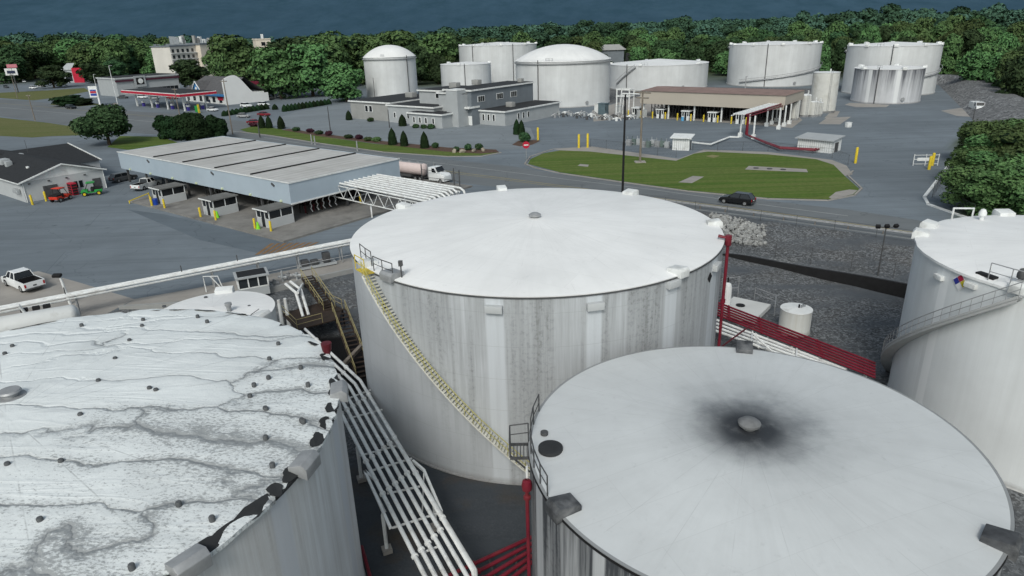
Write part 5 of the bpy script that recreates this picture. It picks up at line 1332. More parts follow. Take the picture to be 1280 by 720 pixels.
# ================================================================== ROADS, LAWNS
def gs(name, pts, z, mat): return sheet(name, [G(x, y) for x, y in pts], Z0 + z, mat)
gs('road', [(0, 124), (42, 127), (105, 133.5), (150, 138), (250, 145), (330, 155), (345, 165), (430, 180), (545, 198), (640, 208), (700, 218), (815, 233), (960, 251), (1060, 262), (1145, 275), (1215, 290), (1215, 309), (1145, 301), (960, 274.5), (880, 264.5), (760, 250), (640, 236), (520, 222), (400, 203), (320, 187), (225, 170), (165, 166), (120, 160), (0, 145), (-120, 133), (-120, 117)], .012, ASPR)
def stripe(pts, w_, mat, name='road_line'):
    P = [G(x, y) for x, y in pts]; mb = MB()
    for a, b in zip(P, P[1:]):
        d = (b - a).normalized(); n_ = Vector((-d.y, d.x, 0)) * w_ / 2; z = Vector((0, 0, .022))
        mb.add([a - n_ + z, b - n_ + z, b + n_ + z, a + n_ + z], [(0, 1, 2, 3)])
    return struct(mb.build(name, mat))
WL = sm('worn_white_road_paint', (.30, .31, .31), .85, .2, .6); YLn = sm('worn_yellow_road_paint', (.27, .23, .11), .85, .25, .6)
stripe([(330, 172), (430, 187.5), (545, 203.5), (640, 215.5), (710, 224.5), (815, 237), (960, 257), (1060, 270)], .22, WL)
stripe([(520, 209), (640, 224), (800, 245), (960, 265), (1145, 291), (1200, 299)], .28, YLn)
stripe([(520, 211), (640, 226), (800, 247), (960, 267.2), (1145, 293.2), (1200, 301)], .2, YLn)
stripe([(760, 249), (880, 263.2), (960, 273), (1145, 299.5)], .2, WL)
stripe([(0, 134), (120, 145), (225, 156), (300, 165)], .35, WL); stripe([(0, 129), (105, 138), (240, 150)], .3, YLn)
gs('parking_lot', [(352, 146), (372, 139), (445, 127), (480, 140), (600, 150), (663, 160), (668, 172), (655, 186), (618, 187), (560, 186), (470, 177), (392, 167), (338, 155)], .010, ASPL)
gs('verge', [(0, 147), (60, 153.5), (120, 162.5), (135, 168), (60, 170.5), (40, 172), (0, 170), (-60, 168), (-60, 142)], .018, GRASSL)
gs('verge', [(-60, 113), (0, 116), (60, 113), (105, 110), (112, 114), (70, 122), (42, 125.5), (0, 122.5), (-60, 118)], .018, GRASSL)
gs('verge', [(62, 131), (72, 128), (110, 128), (128, 130.5), (100, 133)], .018, GRASSL)
gs('verge', [(134, 184), (150, 170), (200, 171), (222, 178), (205, 186), (165, 188)], .018, GRASS)
gs('verge', [(300, 162), (318, 157.5), (345, 160.5), (400, 170.5), (470, 180), (560, 187.5), (612, 187), (624, 190.5), (600, 194.5), (560, 195), (480, 189.5), (400, 178.5), (340, 169), (308, 165)], .020, GRASS)
gs('side_lawn', [(0, 60), (0, 84), (26, 80), (26, 70)], .02, GRASSL)
gs('far_lawn', [(155, 80), (175, 80), (176, 92), (160, 92)], .02, GRASS)
LAWN = [(660, 205), (663, 199), (678, 192), (700, 188), (738, 189.5), (780, 194), (845, 201), (868, 192), (885, 189.5), (960, 193), (1020, 199), (1042, 206), (1056, 220), (1074, 236), (1068, 243), (1035, 249.5), (960, 247.5), (860, 238), (780, 227), (700, 215.5)]
gs('lawn', LAWN, .02, GRASS)
gs('pavement', [(690, 186), (740, 183), (848, 198.5), (880, 187), (960, 190), (1040, 200), (1058, 207), (1066, 218), (1056, 220), (1042, 206), (1020, 199), (960, 193), (885, 189.5), (868, 192), (845, 201), (780, 194), (738, 189.5), (700, 188)], .016, CON)
def kerb(pts, h=.15, w_=.3, mt=CON, z=Z0):
    P = [G(x, y, z) for x, y in pts]; mb = MB()
    for a, b in zip(P, P[1:]):
        d = (b - a).normalized(); n_ = Vector((-d.y, d.x, 0)) * w_ / 2; a = a - d * .1; b = b + d * .1
        mb.add([a - n_, b - n_, b + n_, a + n_] + [q + Vector((0, 0, h)) for q in (a - n_, b - n_, b + n_, a + n_)], [(0, 1, 5, 4), (1, 2, 6, 5), (2, 3, 7, 6), (3, 0, 4, 7), (4, 5, 6, 7)])
    return struct(mb.build('kerb', mt))
kerb([(690, 187), (663, 196), (656, 205), (668, 210), (700, 217), (780, 228.5), (860, 239.5), (960, 249), (1035, 251), (1068, 244.5), (1077, 236), (1060, 220), (1066, 214)])
kerb([(300, 165), (340, 170), (400, 179.5), (480, 190.5), (560, 196), (602, 195.5), (626, 191)], .14)
kerb([(1198, 190), (1180, 215), (1155, 247), (1160, 256), (1200, 270), (1230, 279)], .2, .45, W_)
gs('concrete_pad', [(848, 228), (866, 220), (880, 221), (865, 229)], .03, CON); gs('concrete_pad', [(931, 212), (936, 207.5), (1008, 211.5), (1010, 215.5)], .03, CON)
gs('concrete_pad', [(722, 207.5), (725, 205), (736, 206), (735, 208.5)], .03, CON); gs('bare_patch', [(882, 195.5), (890, 193.5), (900, 195), (892, 197.5)], .03, sm('straw_grass', (.19, .18, .08), .9, .2, 1))
gs('concrete_pad', [(1036, 247), (1045, 240), (1062, 237), (1072, 238), (1066, 243), (1040, 249)], .03, CON)
for k in range(3): 
    p = G(945 + 17 * k, 210.5 + k * .9); o = MB().lathe([(.5, 0), (.5, .12), (.001, .14)], 14).build('manhole_cover', GVD); o.location = (p.x, p.y, Z0 + .03); tag(o, 'small round cover on the long concrete pad in the oval lawn', 'manhole', 'round covers on the long concrete pad')
gs('concrete_pad', [(1056, 131), (1062, 128.5), (1112, 131), (1108, 134), (1070, 134)], .02, CON); gs('concrete_pad', [(1176, 138.5), (1200, 135), (1236, 140), (1228, 147), (1196, 145)], .02, CON)
gs('concrete_pad', [(1023, 155), (1034, 147), (1064, 146), (1050, 155.5)], .02, CON); gs('concrete_pad', [(1030, 148), (1040, 138), (1050, 139), (1046, 146)], .025, CON)
gs('loading_pavement', [(742, 152), (800, 146), (930, 155), (990, 160), (1003, 150), (980, 128), (800, 120), (740, 138)], .014, CON)
gs('gravel_yard', [(560, 112), (665, 112), (765, 130), (800, 120), (990, 120), (1060, 112), (1210, 100), (1060, 96), (880, 94), (560, 98)], .006, GRAVEL)
gs('dark_patch', [(160, 262), (205, 268), (372, 305), (330, 318), (250, 300), (150, 258)], .008, ASPD)
# gravel embankment at the far right
mb = MB(); path = [G(1160, 103), G(1212, 106), G(1256, 136), G(1300, 168)]
sec = [(-11, 0), (-3.5, 3.2), (3.5, 3.2), (11, 0)]
rings = []
for i, p in enumerate(path):
    d = (path[min(i + 1, 3)] - path[max(i - 1, 0)]).normalized(); n_ = Vector((-d.y, d.x, 0)); rings.append([p + n_ * o_ + Vector((0, 0, z)) for o_, z in sec])
sub = []
for a, b in zip(rings, rings[1:]):
    for k in range(8): sub.append([lerp(x, y, k / 8) for x, y in zip(a, b)])
sub.append(rings[-1]); V = [v + Vector((0, 0, .25 * noise.noise(v * .2) if v.z > Z0 + .1 else 0)) for r in sub for v in r]
mb.add(V, [(i * 4 + j, i * 4 + j + 1, i * 4 + j + 5, i * 4 + j + 4) for i in range(len(sub) - 1) for j in range(3)], True)
struct(mb.build('embankment', gravel('grey_berm_gravel', (.15, .155, .16), 2.0)))
# ================================================================== FAR TANKS
def hit(c, Rr, px, py):
    d = _F + _R * ((px - 640) / FPX) - _U * ((py - 360) / FPX)
    a = d.x ** 2 + d.y ** 2; b = -2 * (d.x * c[0] + d.y * c[1]); cc = c[0] ** 2 + c[1] ** 2 - Rr * Rr
    q = b * b - 4 * a * cc; tt = (-b - math.sqrt(max(q, 0))) / (2 * a); x, y = d.x * tt, d.y * tt
    return math.atan2(y - c[1], x - c[0])
FT = {}
def far_tank(label, c, Rr, top, roof='cone', rise=1.2, clean=(.60, .62, .63), dirty=(.42, .43, .43), amt=.25, topd=.25, gauges=(), ring=False, stair_=None, strips=(), hoods=6, key=None, plates=True):
    t_ = thing('storage_tank', label, 'storage tank', (*c, Z0)); h = top - Z0
    nm = 'far_shell_%d' % len(FT)
    MB().lathe([(Rr + .12, 0), (Rr + .12, .5), (Rr, .52)] + [(Rr, h * k_ / 5) for k_ in range(1, 6)], 96).build('shell', shellmat(nm, clean, dirty, Rr, h, amt, topd, .5, strips, (.66, .68, .69), 0, plates=plates), t_)
    rm = FT.setdefault('roof', roofmat('far_white_roof', (.74, .75, .75), 'plain', 20))
    if roof == 'dome':
        n = 10; prof = [(Rr + .25, h - .02), (Rr + .2, h + .1)] + [(Rr * math.cos(a_) , h + .1 + rise * math.sin(a_)) for a_ in [PI / 2 * i / n for i in range(1, n)]] + [(.001, h + .1 + rise)]
        th0 = math.acos((Rr * Rr - rise * rise) / (Rr * Rr + rise * rise)); rad = Rr / math.sin(th0)
        prof = [(Rr + .25, h - .02), (Rr + .2, h + .12)] + [(rad * math.sin(th0 * (1 - i / n)) if i < n else .001, h + .1 + rad * (math.cos(th0 * (1 - i / n)) - math.cos(th0))) for i in range(0, n + 1)]
        MB().lathe(prof, 96).build('roof', rm, t_)
    else: MB().lathe([(Rr + .12, h - .1), (Rr + .15, h + .05), (Rr * .5, h + .05 + rise * .5), (.001, h + .05 + rise)], 96).build('roof', rm, t_)
    if ring: 
        for dz in ring: MB().lathe([(Rr, h - dz), (Rr + .5, h - dz + .05), (Rr + .5, h - dz + .4), (Rr, h - dz + .45)], 96).build('wind_girder', GV, t_)
    for px, py in gauges:
        a_ = hit(c, Rr, px, py); MB().bar(cyl_pt(Rr + .25, a_, 0), cyl_pt(Rr + .25, a_, h + .6), .16, 6).build('gauge_pipe', GVD, t_)
    for k_ in range(hoods): rim_box('overflow_hood', t_, Rr, 2 * PI * k_ / hoods + .4 + len(FT), h + .05, 1.4, 1.4, .7, W_)
    rl_ = MB(); a_ = math.atan2(-c[1], -c[0]); rail(rl_, [cyl_pt(Rr - .3, a_ + x, h + .1) for x in (-.35, -.28, -.21)], 1.1, .05); rl_.build('guard_rail', GV, t_)
    if stair_:
        a0 = hit(c, Rr, *stair_[0]); a1 = hit(c, Rr, *stair_[1]); z0_ = h * stair_[2]; z1_ = h * stair_[3]
        pts = [(a0 + (a1 - a0) * i / 24, z0_ + (z1_ - z0_) * i / 24) for i in range(25)]
        m_ = MB(); m_.path([cyl_pt(Rr + .5, x, z) for x, z in pts], .28, 6); m_.build('stair', GV, t_)
        m_ = MB(); m_.path([cyl_pt(Rr + 1, x, z + 1.1) for x, z in pts], .08, 5); m_.build('handrail', GV, t_)
    a_ = math.atan2(-c[1], -c[0]) + .5; m_ = MB(); m_.hlathe([(0, .45), (.4, .45), (.4, .6), (.5, .6), (.5, .001)], cyl_pt(Rr - .02, a_, 1.5), (math.cos(a_), math.sin(a_), 0), 14); m_.build('manway', GV, t_)
    FT[label] = t_; return t_
far_tank('tall narrow white tank with a domed roof, leftmost of the far tanks', (-49.7, 307.6), 11.1, 20.3, 'dome', 4.6, gauges=[(510, 100)], ring=(1.0,), hoods=0)
far_tank('short white flat-topped tank beyond the two-storey grey block', (-18.5, 333), 11.8, 15.2, 'cone', .9, gauges=[(581, 92)], hoods=3)
far_tank('tall wide white tank partly hidden behind the short flat-topped one', (-3.5, 372), 20.2, 22.3, 'cone', 1.2, gauges=[(591, 65), (641, 70)], hoods=9, amt=.3)
far_tank('broad white tank with a big shallow dome right behind the grey building', (21.3, 261.8), 17.4, 18.95, 'dome', 5.2, gauges=[(673, 105)], ring=(.9,), hoods=0)
far_tank('wide low white tank seen over the tan roof of the far loading rack', (68.6, 316.3), 21.5, 13.7, 'cone', 1.8, gauges=[(784, 88)], stair_=((772, 95), (795, 85), .25, .95), hoods=5)
far_tank('tall white tank standing between the low wide tank and the paired tanks at right', (119.5, 315.4), 19.2, 20.4, 'cone', 1.0, gauges=[(958, 80)], stair_=((912, 70), (926, 95), .95, .1), hoods=10, amt=.3)
far_tank('large white tank at the far right standing behind the dirty small tank', (144.5, 264.2), 15.7, 20.4, 'cone', 1.0, gauges=[(1115, 70)], stair_=((1058, 75), (1072, 100), .9, .2), hoods=10, amt=.25)
far_tank('smaller white tank with black soot streaks running from its top', (129.1, 236.5), 10.56, 14.25, 'cone', .7, (.56, .575, .60), (.10, .105, .12), .35, 1.3, gauges=[(1094, 120)], hoods=5, strips=[(hit((129.1, 236.5), 10.56, 1087, 100), .06), (hit((129.1, 236.5), 10.56, 1123, 100), .06)], plates=False)
# silos beside the far rack
def silo(px, py, pw, ptop, label, dome=True, group='white upright silos beside the far loading rack'):
    p = G(px, py); r = pw / FPX * (p - Vector((0, 0, HC))).length / 2; h = Zat(px, ptop, p) - Z0
    t_ = thing('silo', label, 'silo', p, 0, group)
    MB().lathe([(r, .6), (r, h * .93 if dome else h)], 28).build('shell', FT.setdefault('silo', sm('silo_white', (.56, .565, .54), .5, .1, .5, dirt=(.40, .39, .35), dscale=.4)), t_)
    MB().lathe([(r + .04, h * .93), (r * .7, h * .98), (.001, h)] if dome else [(r + .08, h - .1), (r + .08, h), (.001, h + .15)], 28).build('roof', W_, t_)
    MB().lathe([(r * .9, 0), (r * .9, .62)], 20).build('skirt', GV, t_)
    m_ = MB(); a_ = math.atan2(-p.y, -p.x) + .4
    for s_ in (-.22, .22): m_.bar(cyl_pt(r + .12, a_ + s_ / r, 0), cyl_pt(r + .12, a_ + s_ / r, h + .8), .04, 5)
    for i in range(int(h / .5)): m_.bar(cyl_pt(r + .12, a_ - .22 / r, .4 + .5 * i), cyl_pt(r + .12, a_ + .22 / r, .4 + .5 * i), .025, 4)
    m_.build('ladder', GV, t_); MB().bar((r * .3, 0, h), (r * .3, 0, h + .9), .2, 8).build('roof_vent', W_, t_)
    return t_
silo(1027, 140, 27, 90, 'tallest white silo beside the far loading rack', False)
silo(1016, 146, 10, 126, 'small white silo in front of the tallest one')
silo(1005, 146, 11, 117, 'medium white silo left of the small pair'); silo(1022, 145, 9, 127, 'small white silo hard against the foot of the tallest one'); silo(992, 150, 10, 124, 'leftmost white silo standing at the end of the red and white trestle')
# ================================================================== GREY OFFICE BLOCK
t = sthing('office_block', 'grey two-storey office block with low flat-roofed wings and white roof edges', 'building', -185.6, 148)
bu, bv = -185.6, 148.0
def blk(u0, u1, v0, v1, h, wall, roof_=ROOFD, ov=.5, edge=True, z0=0, name='wall'):
    x0, x1, y0, y1 = u0 - bu, u1 - bu, v0 - bv, v1 - bv
    MB().span(x0, x1, y0, y1, z0, h - .3).build(name, wall, t)
    if edge: MB().span(x0 - ov, x1 + ov, y0 - ov, y1 + ov, h - .3, h + .12).build('roof_edge', W_, t)
    MB().span(x0 - ov + .35, x1 + ov - .35, y0 - ov + .35, y1 + ov - .35, h - .2, h + .16).build('roof', roof_, t)
blk(-185.6, -166, 150.8, 176, 5.8, GRB)
blk(-166, -146, 149.6, 170, 5.4, GRW)
blk(-153.2, -139.5, 146.2, 152, 4.0, GRW)
blk(-158, -146, 156, 172, 9.6, GRW)
blk(-147, -137.5, 153.2, 157, 9.4, GRW)
blk(-146, -135.5, 155, 186, 10.2, GRD)
blk(-141.5, -137.0, 150.6, 155, 10.5, GRW, W_, .02, False)
blk(-135.5, -125.8, 158.5, 187, 4.2, GRW)
def win(u, v, z, w_, h, face='u', n=1):
    x, y = u - bu, v - bv
    f = MB(); g_ = MB()
    if face == 'v': f.box((x, y - .04, z), (w_ + .3, .08, h + .3)); 
    else: f.box((x + .04, y, z), (.08, w_ + .3, h + .3))
    fo = f.build('window', W_, t)
    for i in range(n):
        o_ = (i - (n - 1) / 2) * w_ / n
        q = MB(); q.box((x + o_, y - .1, z), (w_ / n - .2, .06, h)) if face == 'v' else q.box((x + .1, y + o_, z), (.06, w_ / n - .2, h)); pn = q.build('pane', GL, t); pn.parent = fo; KIDS[t.name].remove(pn); KIDS.setdefault(fo.name, []).append(pn)
for v in (159.5, 168.5, 175.5): win(-135.5, v, 7.4, 3.0, 1.5, 'u', 3)
for u in (-181, -179): win(u + 3.5, 150.8, 3.6, 1.4, 1.8, 'v', 1)
for u in (-163, -157): win(u, 149.6, 2.4, .8, 1.5, 'v', 1)
for u in (-151, -148.5, -146, -143): win(u, 146.2, 2.0, .8, 1.5, 'v', 1)
for v in (161, 163.5, 166): win(-125.8 - 9.7 + 9.7, v + 4, 2.2, .8, 1.6, 'u', 1)
for u in (-134, -132, -130): win(u, 158.5, 2.2, .8, 1.7, 'v', 1)
win(-150, 156, 8.2, 1.6, 1.5, 'v', 1)
MB().span(-137.2 - bu, -135.2 - bu, 153.5 - bv, 158.4 - bv, 5.0, 5.5).build('porch_roof', W_, t); MB().span(-136.9 - bu, -135.5 - bu, 155.0 - bv - .1, 155.0 - bv, .1, 2.8).build('door', W_, t)
for u, v, z, s_ in ((-172, 166, 6.0, (3.2, 2.4, 1.6)), (-150, 164, 9.8, (3.0, 2.2, 1.6)), (-146, 170, 10.4, (2.6, 2, 1.5)), (-137.5, 182, 10.4, (1.5, 1.5, 1.2)), (-131, 168, 4.4, (2.4, 1.8, 1.4)), (-162, 163, 5.6, (1.2, 1.2, .9))): MB().box((u - bu, v - bv, z + s_[2] / 2), s_).build('roof_unit', GRB, t, bev=.08)
# ================================================================== FAR LOADING RACK
c0 = iS(G(797, 147)); c1 = iS(G(958, 157))
ru0, ru1, rv0 = c0[0] + 1, c1[0] + 4, (c0[1] + c1[1]) / 2
t = sthing('far_loading_rack', 'far loading rack with a deep tan fascia over dark bays', 'canopy', ru0, rv0)
RL = ru1 - ru0; rh0, rh1, RD_ = 4.3, 8.0, 17
MB().span(0, RL, 0, .2, rh0, rh1).build('fascia', TAN, t); MB().span(RL, RL + .2, 0, RD_, rh0 + 1.2, rh1).build('fascia', TAN, t); MB().span(-.2, 0, 0, RD_, rh0, rh1).build('fascia', TAN, t)
r_ = MB(); r_.add([(-.3, -.3, rh1), (RL + .4, -.3, rh1), (RL - 1, RD_ * .5, rh1 + .7), (1, RD_ * .5, rh1 + .7), (-.3, RD_, rh1), (RL + .4, RD_, rh1)], [(0, 1, 2, 3), (3, 2, 5, 4), (0, 3, 4), (1, 2, 5)]); r_.build('roof', ROOFB, t)
MB().span(.2, RL - .2, .25, RD_ - .2, rh0 + .8, rh0 + 1.0).build('soffit', BKM, t); MB().span(.5, RL - .5, RD_ - .8, RD_ - .4, 0, rh0 + .6).build('screen_wall', BKM, t)
for i in range(6):
    for y in (1, RD_ - 1.2): MB().span(RL * i / 5.2 + .4, RL * i / 5.2 + .8, y, y + .4, 0, rh0 + .9).build('column', W_, t)
for i in range(12):
    x = RL * (i + .5) / 12; m_ = MB()
    for j in range(4): m_.bar((x, 4 + j * 2.2, 0), (x, 4 + j * 2.2, rh0 + .6), .14, 5); m_.path([(x, 4 + j * 2.2, 3), (x + .7, 4 + j * 2.2, 2.6), (x + .8, 4 + j * 2.2, 1)], .09, 5)
    m_.build('pipe_stand', GVD, t)
for k, (px, py) in enumerate(((794, 146), (824.5, 148), (856, 150.5), (889, 152.5), (924, 155))):
    lab = ['small white booth at the left end of the far loading rack', 'second white booth from the left at the far rack', 'white booth with a blue drum at the far rack', 'fourth white booth from the left at the far rack', 'white booth beside the red and white trestle'][k]
    u, v = iS(G(px, py)); b_ = sthing('rack_booth', lab, 'kiosk', u - 1.1, v, Z0, 'white booths along the far loading rack')
    MB().span(0, 2.3, 0, 2.6, 0, 1.2).build('lower_wall', W_, b_); MB().span(.05, 2.25, .05, 2.55, 1.2, 2.5).build('window', GL, b_); MB().span(.9, 1.5, -.05, .04, 0, 2.2).build('door', GL, b_); MB().span(-.2, 2.5, -.25, 2.8, 2.5, 2.8).build('roof', W_, b_)
    f_ = MB()
    for x in (.08, .75, 1.6, 2.22): f_.span(x - .09, x + .09, .0, .12, 1.2, 2.5)
    f_.build('window_frame', W_, b_)
    for s_ in (-1, 1):
        q = S(u + s_ * 2.1, v - .6); m_ = MB().lathe([(.22, 0), (.22, 1.9), (.001, 2.05)], 10).build('bollard', YL); m_.location = q; tag(m_, ('yellow bollard left of the ' if s_ < 0 else 'yellow bollard right of the ') + lab.split(' at ')[0].replace('small ', '') + (' with its drum' if False else ''), 'bollard', 'yellow bollards along the far loading rack')
p = G(853, 151); o = MB().lathe([(.4, 0), (.42, .4), (.4, 1.1), (.001, 1.1)], 14).build('drum', sm('light_blue_drum', (.1, .35, .6), .4, .1, 1)); o.location = p; tag(o, 'light blue drum in front of the third booth of the far rack', 'drum')
# ---- red and white pipe trestle
zt = 9.3
A0, A1 = G(926, 143, zt), G(984, 125.5, zt); d_ = (A1 - A0).normalized(); n_ = Vector((-d_.y, d_.x, 0)); L = (A1 - A0).length
t = thing('pipe_trestle', 'white pipe trestle with red pipes dropping from its near end', 'pipe trestle', A0); o0 = A0
for k in range(6): q = n_ * (-1.4 + .62 * k); MB().path([q, q + d_ * L], .2, 6).build('pipe', WP if k not in (0,) else RD, t)
for k in (0, 1): q = n_ * (-1.9 + 4.2 * k) - Vector((0, 0, .4)); MB().bar(q, q + d_ * L, .16, 4).build('beam', RD if k == 0 else WP, t)
for (bx, by, tx, ty) in ((925, 171, 926, 142), (941.5, 173.5, 942, 142), (958, 158, 959, 135), (964.5, 155.5, 965, 133), (970, 152, 971, 131), (973, 161.5, 975, 132), (980, 158, 981, 130), (986.5, 155, 987, 128)):
    p = G(bx, by); h = min(Zat(tx, ty, p), zt); c_ = MB(); q = p - o0; c_.bar(q, (q.x, q.y, h - o0.z - .3), .22, 6); c_.build('post', W_, t); MB().box((q.x, q.y, q.z + .5), (.9, .9, 1.0), rz=TH).build('footing', W_, t)
for k in range(2):
    x = 936.5 + k * 2.6; p0 = A0 + d_ * (1.5 + k * .9) + n_ * (-1.4 + .5 * k); p1 = Vector((p0.x, p0.y, Z0 + .8)); run = [p0 - o0, p1 - o0] + [G(a_, b_ + k * 1.2, Z0 + .7) - o0 for a_, b_ in ((957, 177.5), (975, 184.2), (1018, 186.5), (1024, 185), (1031, 179.5))]
    MB().path(run, .22, 8).build('red_pipe', RD, t)
o = MB().path([G(924, 171.5, Z0 + .5), G(912, 171.2, Z0 + .5), G(888, 180.5, Z0 + .5), G(862, 177.5, Z0 + .5)], .2, 8).build('white_ground_pipe', WP); tag(o, 'single white pipe zigzagging on the ground to the white container', 'pipe')
# ---- sheds
def shed(px0, py0, px1, py1, ptop, depth, label, roofm, wallm=W_):
    a, b = G(px0, py0), G(px1, py1); h = Zat(px0, ptop, a) - Z0; d = b - a; rz = math.atan2(d.y, d.x); L = d.length
    t_ = thing('shed', label, 'shed', a, rz)
    w_ = MB(); w_.span(0, L, 0, depth, 0, h - .15); w_.build('wall', wallm, t_)
    rb = MB(); n = int(L / .45)
    for i in range(n): rb.span(L * i / n, L * i / n + .06, -.05, -.005, .1, h - .2)
    rb.build('wall_rib', GRW, t_); r_ = MB(); r_.add([(-.5, -.6, h - .1), (L + .5, -.6, h - .1), (L + .5, depth + .4, h + .35), (-.5, depth + .4, h + .35), (-.5, -.6, h + .06), (L + .5, -.6, h + .06), (L + .5, depth + .4, h + .5), (-.5, depth + .4, h + .5)], [(0, 1, 2, 3), (4, 5, 6, 7), (0, 1, 5, 4), (1, 2, 6, 5), (3, 0, 4, 7)]); r_.build('roof', roofm, t_)
    MB().span(L - .02, L + .05, depth * .35, depth * .7, 0, h * .75).build('door', GVD, t_); return t_
shed(840, 187.5, 861, 188.5, 172, 3, 'small ribbed white container beside the oval lawn fence', W_); shed(996, 187.5, 1038, 192, 172, 5, 'white shed with a pale flat roof beside the red ground pipes', GRW)
p = G(1060, 159); o = MB().box((0, 0, .6), (1.3, 1.0, 1.2), rz=.3).box((0, 0, 1.25), (1.45, 1.15, .1), rz=.3).box((-.4, -.5, .9), (.3, .1, .4), rz=.3).build('utility_box', W_, bev=.05); o.location = p; tag(o, 'single white utility box standing alone on the right yard', 'utility box')
for px, py, tpy, l in ((672.5, 175, 160, 'tall yellow post at the corner of the office drive'), (723.5, 185, 168.5, 'left one of two tall yellow posts above the lawn'), (734.5, 184.5, 167.5, 'right one of two tall yellow posts above the lawn'), (1069, 204, 185, 'tall yellow post right of the white shed'), (1161, 212, 196, 'near one of the two yellow posts at the right gate'), (1165, 207, 192, 'far one of the two yellow posts at the right gate')):
    h = Zat(px, tpy, G(px, py)) - Z0; bollard(px, py, l, h, .26)
p = G(1141, 207); t = thing('gate', 'low pale gate panel beside the two yellow posts at right', 'gate', p, -.1); fr = MB(); 
for z in (.3, 1.2, 2.0): fr.bar((0, 0, z), (4.5, 0, z), .06, 5)
for x in (0, 2.2, 4.5): fr.bar((x, 0, 0), (x, 0, 2.2), .08, 5)
fr.build('frame', W_, t); MB().span(.6, 3.8, -.03, .03, .9, 1.5).build('panel', W_, t)
fence('chain_link_fence', 'dark chain-link fence along the upper edge of the oval lawn', [G(738, 184), G(845, 197)], 2.0, 4, GVD)
fence('chain_link_fence', 'chain-link fence in front of the white shed and red ground pipes', [G(866, 188), G(960, 189), G(1040, 198), G(1060, 206)], 2.0, 5, GVD)
fence('chain_link_fence', 'chain-link fence beside the white kerb at the right gate', [G(1215, 275), G(1165, 247), G(1200, 196), G(1208, 172)], 2.2, 5, GVD)
# piping and pumps in front of the domed tank
rng = random.Random(21)
t = thing('pump_manifold', 'low tangle of grey pumps and pipes before the broad domed tank', 'pumps', G(720, 147)); o0 = G(720, 147)
for k in range(26):
    q = G(695 + 4.0 * k + rng.uniform(-2, 2), 146 + rng.uniform(-3, 3) + k * .12) - o0; m_ = MB(); m_.path([q + Vector((-1.2, 0, .6)), q + Vector((0, 0, .6 + rng.random())), q + Vector((1.2, .6, .6)), q + Vector((1.5, .6, 0))], .16, 6); m_.lathe([(.4, 0), (.4, .9), (.001, 1)], 8, tuple(q)); m_.build('pump', [GV, GRW, GVD, WP][k % 4], t)
for px, py, w_, h_, mt, l in ((754, 143, 2.6, 3.4, sm('teal_cabinet', (.09, .13, .15), .6, .2, 1), 'dark teal cabinet among the pumps'), (749, 141, 2.4, 3.0, W_, 'white pump cabinet beside the dark teal one'), (775, 143, 2.4, 2.6, GRW, 'grey pump cabinet left of the white pipe frame')):
    p = G(px, py); o = MB().box((0, 0, h_ / 2), (w_, 2.2, h_), rz=TH).box((0, 0, h_ + .08), (w_ + .3, 2.5, .16), rz=TH).build('cabinet', mt); o.location = p; tag(o, l, 'cabinet')
    o2 = MB().box((.1, -1.14, h_ * .6), (w_ * .5, .06, h_ * .3), rz=TH).build('window', GL); o2.parent = o
p = G(778, 145); t = thing('pipe_tower', 'white pipe frame tower at the left end of the far rack', 'pipe frame', p, TH); hh = Zat(778, 112, p) - Z0
for x in (-2.2, 2.2):
    for y in (0, 3): MB().bar((x, y, 0), (x, y, hh), .22, 6).build('post', WP, t)
fr = MB()
for z in (hh, hh * .75): fr.bar((-2.4, 0, z), (2.4, 0, z), .25, 4); fr.bar((-2.4, 3, z), (2.4, 3, z), .25, 4); fr.bar((-2.2, 0, z), (-2.2, 3, z), .2, 4); fr.bar((2.2, 0, z), (2.2, 3, z), .2, 4)
fr.build('top_frame', W_, t)
for k in range(3): MB().path([(-1.2 + k, .5, 0), (-1.2 + k, .5, hh * .72), (-.4 + k, .5, hh * .85), (3.5 + k, .5, hh * .85)], .2, 6).build('pipe', WP, t)
t = thing('transformer_pen', 'pen of grey electrical gear between the lawn fence and the white container', 'transformers', G(808, 185)); o0 = G(808, 185)
for k in range(9):
    q = G(786 + 6.0 * k, 183 + rng.uniform(-2.5, 2.0)) - o0; m_ = MB().box(q + Vector((0, 0, .7)), (1.1, .9, 1.4), rz=TH); m_.bar(q + Vector((-.3, 0, 1.4)), q + Vector((-.3, 0, 2.1)), .08, 6); m_.bar(q + Vector((-1, 0, .9)), q + Vector((1.3, .3, .5)), .12, 6); m_.build('transformer', [GV, sm('green_grey', (.12, .16, .15), .6, .2, 1), GRW][k % 3], t)
# ================================================================== POLES
POLE_G = 'timber utility poles'
t, h = pole(800, 203, 801.5, 114, 'grey timber utility pole with crossarms standing on the oval lawn', .24, WOOD, arms=[(TH, .98, 1.8), (TH, .91, 1.4)], name='utility_pole', cat='utility pole')
MB().box((.5, 0, h * .7), (.9, .7, 1.4)).build('transformer', GV, t); MB().box((-.7, 0, h * .7), (.7, .6, 1.3)).build('transformer', GV, t)
p = G(800, 203); o = MB().box((0, 0, .12), (2.2, 1.6, .24)).build('pole_base', CON); o.parent = t; KIDS.setdefault(t.name, []).append(o)
pole(777.5, 262, 775, 118, 'tall black lighting pole rising behind the big streaked tank', .2, BKM, name='light_pole', cat='light pole')
for px, py, tx, ty, l, mt, hd in ((147, 130, 138, 82, 'white street light at the edge of the fuel station', W_, .4), (121, 112, 117.5, 93, 'short pale street light left of the fuel station', W_, .2), (413, 163, 409.5, 133, 'dark lamp post beside the office parking lot', GVD, None), (487, 160, 487, 137, 'dark lamp post before the low office wing', GVD, None), (469, 125, 467.5, 97, 'thin dark pole in front of the tall domed tank', GVD, None), (1160, 108, 930, 110, '', GVD, None)):
    if l: pole(px, py, tx, ty, l, .16, mt, head=hd)
